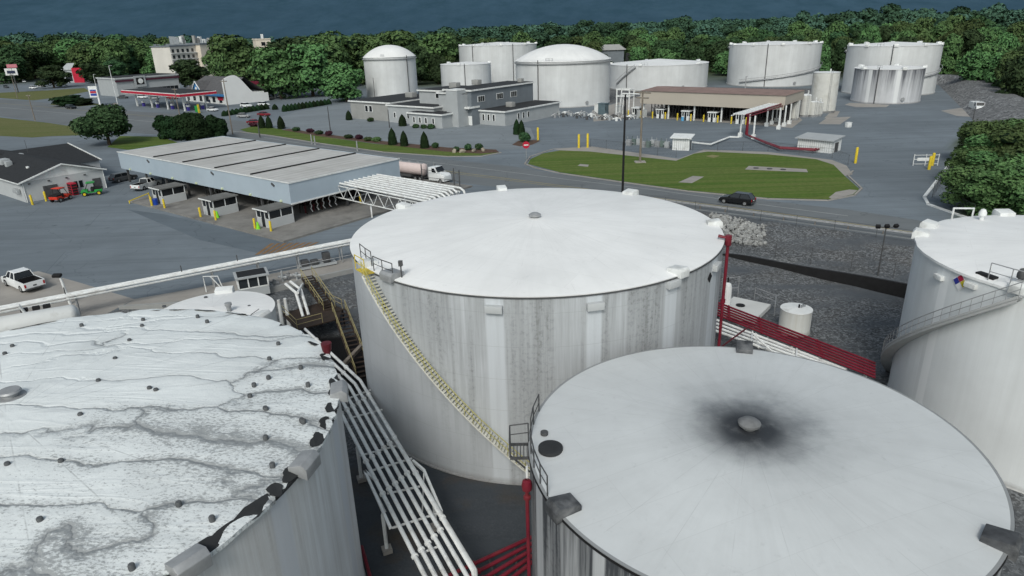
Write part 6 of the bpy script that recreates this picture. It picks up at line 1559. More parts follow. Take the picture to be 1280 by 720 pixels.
pole(930, 125, 930, 96, 'grey flood pole with a head above the far rack roof', .16, GV, head=1.0, z=6.0)
for px, py, tx, ty, l in ((44, 151, 37, 118, 'thin utility pole on the pale verge nearest the left edge'), (225, 146, 218, 110, 'utility pole rising behind the fuel canopy'), (291, 168, 282, 98, 'tall utility pole between the clipped bushes and the loading canopy'), (22, 123, 16, 92, 'utility pole beside the pink shop sign'), (152, 163, 147, 128, 'thin utility pole rising from the round tree')):
    pole(px, py, tx, ty, l, .2, WOOD, arms=[(TH + .3, .95, 1.2)], name='utility_pole', cat='utility pole')
for px, py, tx, ty, l in ((1242, 118, 1242, 96, 'thin lamp pole on the gravel embankment'), (1202, 180, 1207, 163, 'dark camera pole beside the right hand bushes'), (1216, 150, 1217, 133, 'thin pole beside the parked white truck at right')):
    pole(px, py, tx, ty, l, .13, GVD)
for px, py, tx, ty, l in ((325, 172, 323.5, 153, 'slim post seen over the canopy roof, leftmost of four'), (390, 180, 389, 168, 'pale signal post seen over the canopy roof beside a dark one'), (394, 181, 393, 170, 'dark signal post beside the pale one over the canopy roof'), (447, 189, 446, 176, 'pale signal post furthest right over the canopy roof')):
    pole(px, py, tx, ty, l, .22, GV if 'pale' in l else GVD)
# no-entry sign
p = G(658, 203); h = Zat(657, 180, p) - Z0; t = thing('road_sign', 'round red no-entry sign on a post at the tip of the oval lawn', 'sign', p, .1)
MB().bar((0, 0, 0), (0, 0, h), .06, 6).build('post', GV, t); MB().hlathe([(0, .001), (0, .75), (.05, .75), (.05, .001)], (0, -.06, h - .2), (0, -1, 0), 20).build('red_disc', CRIM, t); MB().box((0, -.125, h - .2), (.95, .02, .24)).build('white_bar', W_, t)
# parked tank wagon at right
p = G(1222, 140); t = thing('service_truck', 'white service truck parked on the pale slab near the gravel embankment', 'truck', p, -1.9)
b_ = MB(); b_.prism([(-1, .5), (-1, 2.9), (.9, 2.9), (1.4, 1.9), (2.2, 1.7), (2.3, .5)], -1.1, 1.1); b_.build('cab', WR, t, bev=.08); MB().add([(.93, -1, 2.8), (1.43, -1, 1.95), (1.43, 1, 1.95), (.93, 1, 2.8)], [(0, 1, 2, 3)]).build('windscreen', GL, t, loc=(.03, 0, .02))
for sy in (-1, 1): MB().add([(-.4, sy * 1.12, 1.8), (1.0, sy * 1.12, 1.8), (.75, sy * 1.12, 2.6), (-.4, sy * 1.12, 2.6)], [(0, 1, 2, 3)]).build('window', GL, t)
MB().span(-5.5, -1.2, -1.15, 1.15, .8, 2.6).build('box_body', W_, t)
for x in (1.5, -3.2, -4.4):
    for sy in (-1, 1): wheel(t, x, sy * 1.0, .48, .3)
# ================================================================== STORES, HOTEL (far left)
def bldg(name, label, cat, px0, py0, px1, py1, ptop, depth, wall, roofm=ROOFD, hh=None, z=Z0, flat=True, edge=W_, ov=.4):
    """building whose front foot line runs between two photo points"""
    a, b = G(px0, py0, z), G(px1, py1, z); d = b - a; rz = math.atan2(d.y, d.x); L = d.length
    h = hh or Zat(px0, ptop, a) - z
    t_ = thing(name, label, cat, a, rz)
    MB().span(0, L, 0, depth, 0, h - .3).build('wall', wall, t_)
    if flat:
        MB().span(-ov, L + ov, -ov, depth + ov, h - .3, h + .4).build('roof_edge', edge, t_); MB().span(-ov + .4, L + ov - .4, -ov + .4, depth + ov - .4, h, h + .45).build('roof', roofm, t_)
    return t_, L, h
# convenience store
t, L, h = bldg('shop_building', 'long white shop with a black sign behind the red fuel canopy', 'shop', 149, 121, 226, 114, 98, 22, GRW, ROOFD, 8.6, edge=PANW)
MB().span(-.5, L + .5, -.62, -.42, h - 1.6, h - .7).build('stripe', sm('maroon_stripe', (.07, .02, .035), .6, .2, 1), t)
MB().span(L * .27, L * .45, -.9, -.63, h - 4.6, h + .8).build('sign_panel', GRW, t); MB().span(L * .3, L * .42, -1.0, -.91, h - 3.4, h - .1).build('sign', BKM, t)
MB().lathe([(1.25, 0), (1.25, .08), (.001, .08)], 20).build('sign_disc', W_, t, loc=(L * .365, -1.05, h - 1.75)).rotation_euler = (PI / 2, 0, 0)
for i in range(7): MB().span(L * (.5 + .068 * i), L * (.5 + .068 * i) + 2.0, -.05, .0, 1.2, 3.2).build('window', GL, t)
# fuel canopy
a, b = G(166, 132), G(236, 139); d = b - a; rz = math.atan2(d.y, d.x)
cz = Zat(153, 113, G(168, 131)) - Z0
a = G(160, 133); t = thing('fuel_canopy', 'white fuel canopy with a bright red fascia stripe over purple pumps', 'canopy', a, rz); Lc_ = (G(232, 140) - a).length
hC = 5.6
MB().span(-1, Lc_ + 1, -1, 14, hC, hC + 1.3).build('fascia', W_, t); MB().span(-.6, Lc_ + .6, -.6, 13.6, hC + 1.2, hC + 1.36).build('roof', ROOFD, t)
MB().span(-1.1, Lc_ + 1.1, -1.1, -1.0, hC + .2, hC + 1.05).build('fascia_stripe', CRIM, t); MB().span(Lc_ + 1.0, Lc_ + 1.1, -1, 14, hC + .2, hC + 1.05).build('fascia_stripe', CRIM, t)
for i in range(4):
    for y in (2, 11): MB().span(Lc_ * (.08 + .28 * i), Lc_ * (.08 + .28 * i) + .5, y, y + .5, 0, hC).build('column', W_, t)
pp = sm('purple_pump', (.05, .04, .25), .5, .1, 1); proto = None
for i in range(4):
    for y in (3.5, 9.5):
        if proto is None:
            proto = thing('fuel_pump', 'purple and white fuel pump under the red striped canopy', 'fuel pump', (0, 0, 0), rz, 'fuel pumps under the red striped canopy')
            MB().span(-.6, .6, -.4, .4, 0, 1.5).build('pump_body', pp, proto); MB().span(-.65, .65, -.45, .45, 1.5, 2.2).build('pump_head', W_, proto); r = proto
        else: r = copy_tree(proto)
        q = a + Matrix.Rotation(rz, 3, 'Z') @ Vector((Lc_ * (.15 + .26 * i), y, 0)); r.location = q
# second fuel canopy part: red-fascia bar toward the gabled shop
# gabled shop with blue trim
a, b = G(233, 126), G(286, 131); d = b - a; rz = math.atan2(d.y, d.x); L = d.length
t = thing('gabled_shop', 'shop with a grey hipped roof, blue trimmed gable and white curved end wall', 'shop', a, rz); hw = 4.2; Dp = 17; hr = 10.5
MB().span(0, L, 0, Dp, 0, hw).build('wall', W_, t)
r_ = MB(); r_.add([(-1, -1, hw), (L + .2, -1, hw), (L + .2, Dp / 2, hr), (5, Dp / 2, hr), (-1, Dp + 1, hw), (L + .2, Dp + 1, hw)], [(0, 1, 2, 3), (3, 2, 5, 4), (0, 3, 4)]); r_.build('roof', SHINGG, t)
gx = L * .38; gw = 8.5
g_ = MB(); g_.add([(gx - gw / 2, -1.3, hw - .2), (gx + gw / 2, -1.3, hw - .2), (gx, -1.3, hw + 4.3)], [(0, 1, 2)]); g_.build('blue_gable', BLUEL, t)
g_ = MB(); g_.add([(gx - gw / 2 - .6, -1.5, hw - .1), (gx + gw / 2 + .6, -1.5, hw - .1), (gx, -1.5, hw + 4.9), (gx, 5, hw + 4.9), (gx - gw / 2 - .6, 5, hw - .1), (gx + gw / 2 + .6, 5, hw - .1)], [(0, 2, 3, 4), (1, 5, 3, 2)]); g_.build('gable_roof', SHINGG, t)
for s_ in (-1, 1): MB().bar((gx + s_ * (gw / 2 + .6), -1.55, hw - .1), (gx, -1.55, hw + 4.85), .22, 4).build('white_trim', W_, t)
MB().lathe([(.9, 0), (.9, .06), (.001, .06)], 18).build('round_sign', W_, t, loc=(gx, -1.36, hw + 1.6)).rotation_euler = (PI / 2, 0, 0)
MB().span(gx + gw / 2, L, -1.2, -1.0, hw - .9, hw + .1).build('blue_band', BLUEL, t)
for i in range(6): MB().span(1.5 + i * L / 6.5, 1.5 + i * L / 6.5 + 2.4, -.06, 0, .5, 2.8).build('window', GL, t)
MB().span(L * .78, L * .9, -.14, -.02, 1.6, 3.6).build('red_poster', CRIM, t)
# curved white end wall
pr = []
for i in range(13): x = i / 12; pr.append((x, 1))
cw = MB(); n = 18
fr_ = []
for i in range(n + 1):
    y = -1.5 + (Dp + 3) * i / n; s_ = (y - Dp * .22) / (Dp * .42)
    z = hr + 1.2 - 3.4 * s_ * s_ if s_ < .0 else max(3.6, 3.6 + (hr - 2.4) * (1 + math.cos(min(1, s_ / 1.35) * PI)) / 2)
    fr_.append((y, max(z, 3.2)))
vs = [(L + .25, y, 0) for y, z in fr_] + [(L + .25, y, z) for y, z in fr_] + [(L + .75, y, 0) for y, z in fr_] + [(L + .75, y, z) for y, z in fr_]
m_ = n + 1; cw.add(vs, [(i, i + 1, m_ + i + 1, m_ + i) for i in range(n)] + [(2 * m_ + i, 2 * m_ + i + 1, 3 * m_ + i + 1, 3 * m_ + i) for i in range(n)] + [(m_ + i, m_ + i + 1, 3 * m_ + i + 1, 3 * m_ + i) for i in range(n)] + [(0, m_, 3 * m_, 2 * m_), (n, m_ + n, 3 * m_ + n, 2 * m_ + n)])
cw.build('end_wall', sm('clean_white_render', (.74, .75, .75), .7, .04, .3), t)
# dark red canopy at right
a = G(306, 123); t = thing('drive_canopy', 'dark red flat canopy on white posts beside the curved white wall', 'canopy', a, TH + .35); hC = Zat(330, 101, G(330, 122)) - Z0 - 1.5
MB().span(0, 17, 0, 8, hC, hC + 1.7).build('fascia', sm('dark_red_fascia', (.13, .012, .03), .6, .15, 1), t); MB().span(.4, 16.6, .4, 7.6, hC + 1.65, hC + 1.75).build('roof', ROOFD, t)
for x in (1, 15.5):
    for y in (1, 7): MB().span(x, x + .5, y, y + .5, 0, hC).build('post', W_, t)
# price sign
p = G(121, 131.5); h = Zat(110, 108, p) - Z0; t = thing('price_sign', 'leaning white, blue and red fuel price sign beside the highway', 'sign', p, TH + .6)
MB().span(-.35, .35, -.2, .2, 0, h).build('post', W_, t, loc=(1.6, 0, 0)); MB().span(-2, 2.0, -.3, .3, h * .42, h).build('sign_box', W_, t)
for z0_, z1_, mt in ((.5, .62, BLUEP), (.64, .74, CRIM), (.75, .82, BLUEP)): MB().span(-1.4, 1.4, -.36, -.31, h * z0_, h * z1_).build('sign_panel', mt, t)
p = G(247, 141); t = thing('green_sign', 'small green and yellow sign cube at the edge of the fuel station', 'sign', p, TH); MB().span(-1, 1, -.3, .3, .3, 2.6).build('sign_box', GREENP, t); MB().span(1.05, 1.5, -.3, .3, 0, 3.2).build('side_panel', YL, t)
# fast food box
t, L, h = bldg('fast_food_shop', 'small restaurant with a crimson wall and grey roof among the trees', 'restaurant', 82, 103.5, 106, 103, 87, 14, GRW, ROOFD, None)
MB().span(L * .5, L + .5, -.55, -.02, 0, h + 1).build('crimson_wall', CRIM, t); MB().span(L * .08, L * .42, -.08, 0, 1, h * .6).build('window', GL, t)
r_ = MB(); r_.add([(-.8, -.8, h), (L * .5, -.8, h), (L * .42, 5, h + 4), (.5, 5, h + 4)], [(0, 1, 2, 3)]); r_.build('mansard_roof', GRW, t)
bldg('warehouse', 'long pale warehouse at the far left edge of the view', 'building', -30, 81, 27, 77.5, 68, 26, CREAM, GRW, None, edge=CREAM)
bldg('brown_block', 'low brown flat-roofed block left of the cream hotel', 'building', 196, 97, 222, 96, 84, 20, sm('brown_brick', (.10, .075, .065), .85, .15, .4), ROOFD, None, edge=GRW)
p = G(23, 116); t = thing('pole_sign', 'pink and white shop sign on a pole above parked cars', 'sign', p, .3); h = Zat(20, 80, p) - Z0
MB().bar((0, 0, 0), (0, 0, h), .35, 8).build('post', GVD, t); MB().span(-3.6, 2.4, -.3, .3, h * .62, h * .86).build('sign_box', W_, t); MB().span(-2, 3, -.35, .35, h * .88, h).build('sign_top', sm('pink_sign', (.5, .18, .22), .5, .1, 1), t); MB().span(-2.6, 1.4, -.36, -.31, h * .68, h * .78).build('sign_panel', CDB, t)
# the hotel
zB = 4.0
a, b = G(257, 96, zB), G(298, 95, zB); k_ = 500.0 / a.length
a = Vector((a.x * k_, a.y * k_, zB)); b = Vector((b.x * (520 / b.length), b.y * (520 / b.length), zB))
ht = Zat(246, 56, a) - zB; d = b - a; rz = math.atan2(d.y, d.x); L = d.length
t = thing('hotel', 'cream six-storey hotel with roof antennas rising out of the trees', 'hotel', a, rz)
MB().span(0, L + 4, 0, 40, -6, ht).build('wall', CREAM, t); MB().span(L * .30, L * .55, -.4, -.05, -6, ht - .4).build('stair_tower', CREAMD, t)
MB().span(-20, -.02, 4.0, 20, -6, ht - .5).build('wing_wall', sm('pale_render', (.58, .56, .52), .8, .1, .1), t)
MB().span(-.5, L + 4.5, -.6, 40.5, ht, ht + .9).build('roof_edge', GRD, t); MB().span(-20.5, -.6, 3.5, 20.5, ht - .5, ht + .2).build('roof_edge', GRD, t)
for i in range(5): MB().span(L * .62, L * .62 + 2.4, -.12, -.02, ht - 4 - 4.0 * i, ht - 1.5 - 4.0 * i).build('window', GL, t)
for i in range(6):
    for j in range(5):
        MB().span(-19 + 3.8 * j, -19 + 3.8 * j + 1.8, 3.92, 3.98, ht - 4 - 3.6 * i, ht - 2 - 3.6 * i).build('window', GLB, t)
    MB().span(-20, -.1, 2.8, 3.9, ht - 4.6 - 3.6 * i, ht - 4.3 - 3.6 * i).build('balcony', W_, t)
rng = random.Random(8)
for i in range(13): x = rng.uniform(-19, L); hh_ = rng.uniform(2, 5); MB().span(x, x + rng.uniform(.8, 1.8), 4, 6, ht + .9, ht + .9 + hh_).build('antenna', W_ if i % 3 else GRB, t)
MB().add([(-20, 3, ht + 1), (-13, 3, ht + 1), (-13, 3, ht + 5), (-20, 3, ht + 5.6)], [(0, 1, 2, 3)]).build('billboard', W_, t)
for i in range(3): MB().span(L * .5 + 4 * i, L * .5 + 4 * i + 2.5, 10, 13, ht + .9, ht + 3.2).build('roof_unit', W_, t)
t, L, h = bldg('hotel_tower', 'cream tower of the hotel seen right of the big tree', 'hotel', 326, 92, 344, 91, 49, 14, CREAM, GRD, None, edge=CREAM)
for i in range(5): MB().span(L * .35, L * .62, -.1, -.02, h - 4.5 - 4.2 * i, h - 2 - 4.2 * i).build('window', GL, t)
MB().span(L * .45, L * .6, 3, 5, h + .4, h + 3.5).build('chimney', W_, t)
# house in the woods behind
a = G(748, 78, 8); a = Vector((a.x * 430 / a.length, a.y * 430 / a.length, 12)); t = thing('house', 'pale roofed house half hidden in the wood above the low wide tank', 'house', a, -.2)
MB().span(0, 15, 0, 10, -6, 4).build('wall', GRD, t); r_ = MB(); r_.add([(-1, -1, 4), (16, -1, 4), (12, 5, 7), (3, 5, 7), (-1, 11, 4), (16, 11, 4)], [(0, 1, 2, 3), (3, 2, 5, 4), (0, 3, 4), (1, 2, 5)]); r_.build('roof', GRB, t); MB().span(16, 28, 2, 9, -6, 2).build('annex', ROOFD, t)
# ------------------------------------------------------------------ parked and passing cars
cars = [(89, 136, HU + .15, 'suv', CB, 'black car driving on the highway past the fuel price sign'), (134, 117.5, HU + .6, 'pickup', CB, 'black pickup parked beside the white street light'), (154, 123, HU + .4, 'sedan', CG, 'grey car at the left end of the fuel canopy'),
        (269, 128.5, HU + .5, 'suv', CDB, 'dark blue car parked at the blue trimmed shop'), (308, 134, HU + .1, 'suv', WR, 'white car parked left of another white car behind the clipped row'), (330, 132.5, HU + .1, 'suv', WR, 'white car parked nearest the row of clipped evergreens'),
        (305, 147, HU + .5, 'hatch', CSL, 'silver car turning out beside the red cars'), (330, 145, HU + .1, 'sedan', CRD, 'red car parked behind the tall clipped evergreens'), (318, 155, HU + .2, 'sedan', CRD, 'dark red car partly hidden at the tip of the verge'),
        (354, 122.5, HU + .1, 'suv', WR, 'white car parked in front of the dark wood'), (336, 124.5, HU + .2, 'suv', CG, 'grey car parked beside the dark red canopy'), (266, 139, HU + .2, 'hatch', WR, 'white car at the right end of the fuel canopy'),
        (193, 124, HU + .3, 'sedan', CSL, 'silver car parked before the white shop, middle of the row'), (216, 124, HU + .3, 'suv', CRD, 'red car parked before the white shop'), (179, 123, HU + .3, 'suv', WR, 'white car parked before the white shop, left of the silver one'),
        (675, 142, 1.0, 'suv', CB, 'black car parked against the office annex wall')]
for px, py, hd, k_, mt, l in cars: vehicle('car', l, 'car' if k_ != 'pickup' else 'pickup truck', G(px, py), hd, k_, mt, 1.08, detail=False)
rng = random.Random(4)
lot = [(4, 100), (14, 104), (30, 103), (35, 96), (42, 111), (48, 104), (8, 110), (52, 109)]
names = ['white', 'silver', 'white', 'grey', 'white', 'black', 'grey', 'white']
wh = ['far left of the shop lot', 'second row of the shop lot', 'under the pink shop sign', 'at the back of the shop lot', 'nearest the verge in the shop lot', 'between the shop sign and the dark tree', 'front row at the left edge of the view', 'beside the low hedge in the shop lot']
for (px, py), n_, w_ in zip(lot, names, wh): vehicle('car', '%s car parked %s' % (n_, w_), 'car', G(px, py), rng.uniform(-.3, .3) + HU, rng.choice(['suv', 'sedan', 'hatch']), {'white': WR, 'silver': CSL, 'grey': CG, 'black': CB}[n_], 1.08, detail=False)
# ================================================================== TREES
def crown_mesh(name, seed, lobes, leaf, n, flat=.8, hollow=.78, up=.25):
    """leaf-sized faces spread over a cloud of lobes; lobes = [(x,y,z,r)]"""
    rng = random.Random(seed); vs, fs = [], []
    wts = [r * r for *_, r in lobes]
    pick = rng.choices(lobes, wts, k=n)
    for (x, y, z, r) in pick:
        while True:
            d = Vector((rng.gauss(0, 1), rng.gauss(0, 1), rng.gauss(0, 1)))
            if d.length > .01: break
        d.normalize()
        if d.z < -.35 and rng.random() < .6: d.z = -d.z * .5; d.normalize()
        k = r * (hollow + (1.06 - hollow) * rng.random() ** .6) * (1 + .22 * noise.noise(d * 2.2 + Vector((x, y, z))))
        p = Vector((x, y, z)) + Vector((d.x * k, d.y * k, d.z * k * flat))
        nn = (d + Vector((rng.gauss(0, .45), rng.gauss(0, .45), rng.gauss(up, .45)))).normalized()
        a = nn.orthogonal().normalized(); b = nn.cross(a); ang = rng.random() * 6.28
        a, b = a * math.cos(ang) + b * math.sin(ang), b * math.cos(ang) - a * math.sin(ang)
        s = leaf * rng.uniform(.6, 1.35); i = len(vs)
        vs += [p - a * s, p + b * s * .62 + nn * s * .18, p + a * s, p - b * s * .62 + nn * s * .1]; fs.append((i, i + 1, i + 2, i + 3))
    me = bpy.data.meshes.new(name); me.from_pydata([tuple(v) for v in vs], [], fs); return me
def rnd_lobes(seed, W, H, n, base=.25):
    rng = random.Random(seed); L = [(0, 0, H * .55, W * .34)]
    for i in range(n):
        a = rng.uniform(0, 6.28); f = (i + .5) / n; z = H * (base + (.86 - base) * f); rad = W * .5 * math.sqrt(max(.05, 1 - ((z / H - .48) / .56) ** 2)) * rng.uniform(.35, .72)
        L.append((math.cos(a) * rad, math.sin(a) * rad, z, W * rng.uniform(.15, .25)))
    L.append((rng.uniform(-.05, .05) * W, rng.uniform(-.05, .05) * W, H * .86, W * .16)); return L
def trunk_mesh(name, seed, H, r, lobes):
    rng = random.Random(seed); mb = MB(); mb.bar((0, 0, -.3), (0, 0, H * .5), r, 8, r * .6)
    for (x, y, z, rr) in lobes[1:7]: mb.bar((0, 0, H * rng.uniform(.2, .45)), (x, y, z), r * .42, 5, r * .1)
    return mb
KINDS = {}
def tree_kind(key, W, H, n, leaf, count, mat, base=.22, flat=.85):
    lb = rnd_lobes(hash(key) % 999 if not isinstance(key, int) else key, W, H, n, base)
    cm = crown_mesh('crown', len(key) * 7 + n + int(W * 10), lb, leaf, count, flat); cm.materials.append(mat)
    o = trunk_mesh('trunk', 3, H, W * .035, lb).build('trunk', TRUNK); tm = o.data; bpy.data.objects.remove(o)
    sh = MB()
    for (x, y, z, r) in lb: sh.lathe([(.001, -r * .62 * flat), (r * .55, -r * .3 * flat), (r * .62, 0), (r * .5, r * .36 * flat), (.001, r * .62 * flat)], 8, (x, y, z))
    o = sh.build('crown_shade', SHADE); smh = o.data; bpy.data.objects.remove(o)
    KINDS[key] = (cm, tm, smh, W, H)
def put_tree(key, p, W, H, label, group=None, rz=None, mat=None, name='broadleaf_tree', cat='tree'):
    cm, tm, smh, w0, h0 = KINDS[key]
    t_ = thing(name, label, cat, p, random.uniform(0, 6.28) if rz is None else rz, group); t_.scale = (W / w0, W / w0, H / h0)
    for nm, me_ in (('trunk', tm), ('crown', cm)):
        o = bpy.data.objects.new(nm, me_); col.objects.link(o); o.parent = t_; KIDS.setdefault(t_.name, []).append(o)
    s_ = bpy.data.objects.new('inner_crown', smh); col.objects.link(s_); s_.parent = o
    return t_
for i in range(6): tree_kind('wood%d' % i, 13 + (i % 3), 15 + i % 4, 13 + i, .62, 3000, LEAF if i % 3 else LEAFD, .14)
for i in range(3): tree_kind('far%d' % i, 13, 15, 12 + i, .8, 1500, LEAFF, .12)
tree_kind('near0', 10, 11, 18, .30, 9000, LEAF, .12); tree_kind('near1', 9, 12, 16, .30, 9000, LEAF, .10)
tree_kind('round', 10, 8, 16, .34, 7000, LEAFD, .38, .8)
tree_kind('bush', 6, 6, 12, .32, 3600, LEAFY, .12)
# woods behind the tanks: each tree a thing
rng = random.Random(17); pts = []
WG = 'trees of the wood behind the tank farm'
taken = [(-49.7, 307.6, 15), (-18.5, 333, 16), (-3.5, 372, 25), (21.3, 261.8, 22), (68.6, 316.3, 26), (119.5, 315.4, 24), (144.5, 264, 20)]
def free(x, y, m):
    for a, b, r in taken:
        if math.hypot(x - a, y - b) < r + m * .5: return False
    return all((x - a) ** 2 + (y - b) ** 2 > (m * .62) ** 2 for a, b in pts)
rows = [(365, 10, 13), (395, 11, 14), (430, 12, 15), (470, 13, 16), (520, 15, 17), (580, 17, 18), (650, 19, 19), (740, 22, 21)]
cnt = 0
for dist, sp, hh_ in rows:
    a0, a1 = -8, 40
    n_ = int(R_(a1 - a0) * dist / (sp * .95))
    for i in range(n_):
        a_ = R_(a0 + (a1 - a0) * (i + rng.random()) / n_); dd = dist + rng.uniform(-14, 14)
        x, y = dd * math.sin(a_), dd * math.cos(a_)
        if not free(x, y, sp): continue
        if dist < 400 and -1 < math.degrees(a_) < 17 and dd < 372: continue
        pts.append((x, y)); k = rng.randrange(6); near = dist < 560
        u, v = iS((x, y)); zz = gz(u, v) - .3
        H = hh_ * rng.uniform(.85, 1.25) + (3.5 if math.degrees(a_) > 22 else 0); W = sp * rng.uniform(1.05, 1.4)
        if cnt < 235:
            put_tree(('wood%d' % k) if near else 'far%d' % (k % 3), (x, y, zz), W, H, ('leafy mid green tree in the wood behind the tank farm' if k % 3 else 'dark leafy tree in the wood behind the tank farm') if near else 'bluish far tree along the top of the wood', WG if near else 'trees along the far top of the wood')
            cnt += 1
# right-hand wood beyond the embankment
for i in range(60):
    a_ = R_(rng.uniform(33.5, 46)); dd = rng.uniform(300, 400) if i % 3 else rng.uniform(265, 330)
    x, y = dd * math.sin(a_), dd * math.cos(a_)
    if a_ < R_(35.2) and dd < 310: continue
    if not free(x, y, 10): continue
    pts.append((x, y)); u, v = iS((x, y)); put_tree('wood%d' % rng.randrange(6), (x, y, gz(u, v) - .3), rng.uniform(11, 14), rng.uniform(13, 17), 'leafy tree in the wood beyond the gravel embankment', 'trees of the wood beyond the embankment')
# far woods as one mass
def wood_mass(name, label, spots, mat, leaf=1.5, n=260):
    rng = random.Random(len(spots)); vs, fs = [], []
    for x, y, z, W, H in spots:
        lb = rnd_lobes(rng.randrange(9999), W, H, 8, .1)
        me_ = crown_mesh('tmp', rng.randrange(9999), lb, leaf, n, .9); o_ = len(vs)
        vs += [(v.co.x + x, v.co.y + y, v.co.z + z) for v in me_.vertices]; fs += [tuple(i + o_ for i in p.vertices) for p in me_.polygons]; bpy.data.meshes.remove(me_)
    me = bpy.data.meshes.new(name); me.from_pydata(vs, [], fs); me.materials.append(mat); o = bpy.data.objects.new(name, me); col.objects.link(o); tag(o, label, 'wood', kind='stuff'); return o
sp_ = []
for i in range(900):
    a_ = R_(rng.uniform(-46, 46)); dd = 760 + 1500 * rng.random() ** 1.3
    x, y = dd * math.sin(a_), dd * math.cos(a_); u, v = iS((x, y)); g_ = gz(u, v)
    sp_.append((x, y, g_ - 1, rng.uniform(20, 30), rng.uniform(15, 22)))
wood_mass('distant_wood', 'distant blue-green wood at the foot of the mountain', sp_, LEAFF, 2.6, 170)
# left-hand trees
def tree_px(key, px, py, ptop, wpx, label, z=Z0, group=None, dist=None, **kw):
    p = G(px, py, z)
    if dist: k_ = dist / math.hypot(p.x, p.y); p = Vector((p.x * k_, p.y * k_, z))
    H = Zat(px, ptop, p) - z; D = math.sqrt(p.x ** 2 + p.y ** 2 + (HC - z) ** 2); W = wpx / FPX * D
    return put_tree(key, p, W, H, label, group, **kw)
tree_px('round', 137, 181, 134, 58, 'dark round tree with a short forked trunk on the left verge')
tree_px('wood3', 242, 100, 72, 40, 'dark bushy tree in front of the cream hotel', dist=430)
tree_px('wood1', 303, 110, 42, 62, 'tallest leafy tree hiding the middle of the hotel', dist=400); tree_px('wood2', 281, 106, 60, 34, 'narrower tree at the left of the tallest hotel tree', dist=395)
tree_px('wood4', 434, 126, 78, 54, 'rounded bright tree just left of the tall domed tank', dist=300); tree_px('wood1', 352, 124, 58, 58, 'broad tree behind the dark red canopy', dist=330); tree_px('wood5', 392, 124, 52, 60, 'large tree between the red canopy and the rounded bright tree', dist=335)
tree_px('wood2', 415, 118, 40, 70, 'tall tree at the back left of the tall domed tank', dist=380); tree_px('wood1', 490, 110, 38, 70, 'pale tree rising behind the domed tank', dist=400); tree_px('wood4', 545, 112, 42, 60, 'tree filling the gap right of the domed tank', dist=400); tree_px('wood0', 365, 110, 45, 60, 'tall dark tree behind the hotel tower', dist=430); tree_px('wood5', 455, 112, 42, 62, 'leafy tree directly left behind the domed tank', dist=395)
tree_px('wood3', 520, 112, 52, 40, 'dark tree low beside the domed tank', dist=370); tree_px('wood0', 570, 105, 40, 60, 'tree behind the short flat-topped tank', dist=420); tree_px('wood2', 335, 118, 74, 40, 'low tree beside the curved white wall', dist=345)
tree_px('wood3', 68, 110, 80, 32, 'dark tree in front of the small restaurant'); tree_px('wood0', 120, 104, 78, 32, 'dark tree right of the crimson wall'); tree_px('wood3', 147, 100, 74, 28, 'dark tree behind the white street light')
tree_px('wood1', 178, 92, 66, 28, 'small tree on the far lawn'); tree_px('wood5', 190, 98, 82, 22, 'low green tree before the brown block'); tree_px('wood2', 205, 88, 56, 34, 'pale tree at the left corner of the hotel', dist=520); tree_px('wood5', 236, 103, 90, 24, 'low rounded shrub tree beside the white shop')
rngL = random.Random(5)
for i in range(60):
    px = rngL.uniform(-10, 235); row = i % 3; dist = (640, 740, 860)[row] + rngL.uniform(-30, 30); top = (52, 46, 43)[row] + rngL.uniform(-4, 7)
    if px > 205 and row == 0: continue
    tree_px(['wood0', 'wood3', 'wood1', 'wood2'][i % 4] if row < 2 else 'far%d' % (i % 3), px, 84, top, rngL.uniform(24, 40), ['dark tree in the belt behind the left hand shops', 'mid green tree in the belt behind the left hand shops', 'bluish tree at the back of the belt behind the shops'][row], 3.0, ['front trees of the belt behind the shops', 'middle trees of the belt behind the shops', 'back trees of the belt behind the shops'][row], dist)
# clipped bushes
BG2 = 'dark evergreen bushes standing together at the highway'
for px, py, tp, w_ in ((207, 173, 143, 26), (222, 175, 145, 28), (238, 177, 140, 30), (253, 177, 141, 30), (268, 175, 143, 28), (276, 172, 147, 20)):
    tree_px('bush', px, py, tp, w_, 'dense dark evergreen bush in the clump behind the loading canopy', group=BG2, name='evergreen_bush', cat='bush')
# right-hand bushes near the big clean tank
for px, py, tp, w_, k_ in ((1215, 262, 205, 62, 'near0'), (1248, 272, 200, 70, 'near1'), (1285, 275, 190, 80, 'near0'), (1232, 232, 168, 66, 'near1'), (1268, 235, 160, 76, 'near0'), (1222, 205, 150, 50, 'near0'), (1255, 205, 146, 60, 'near1'), (1295, 215, 150, 70, 'near1'), (1330, 270, 180, 90, 'near0'), (1212, 232, 180, 44, 'near1')):
    tree_px(k_, px, py, tp, w_, 'dense leafy tree in the clump behind the clean tank at right', group='trees of the clump behind the right hand tank', name='broadleaf_tree')
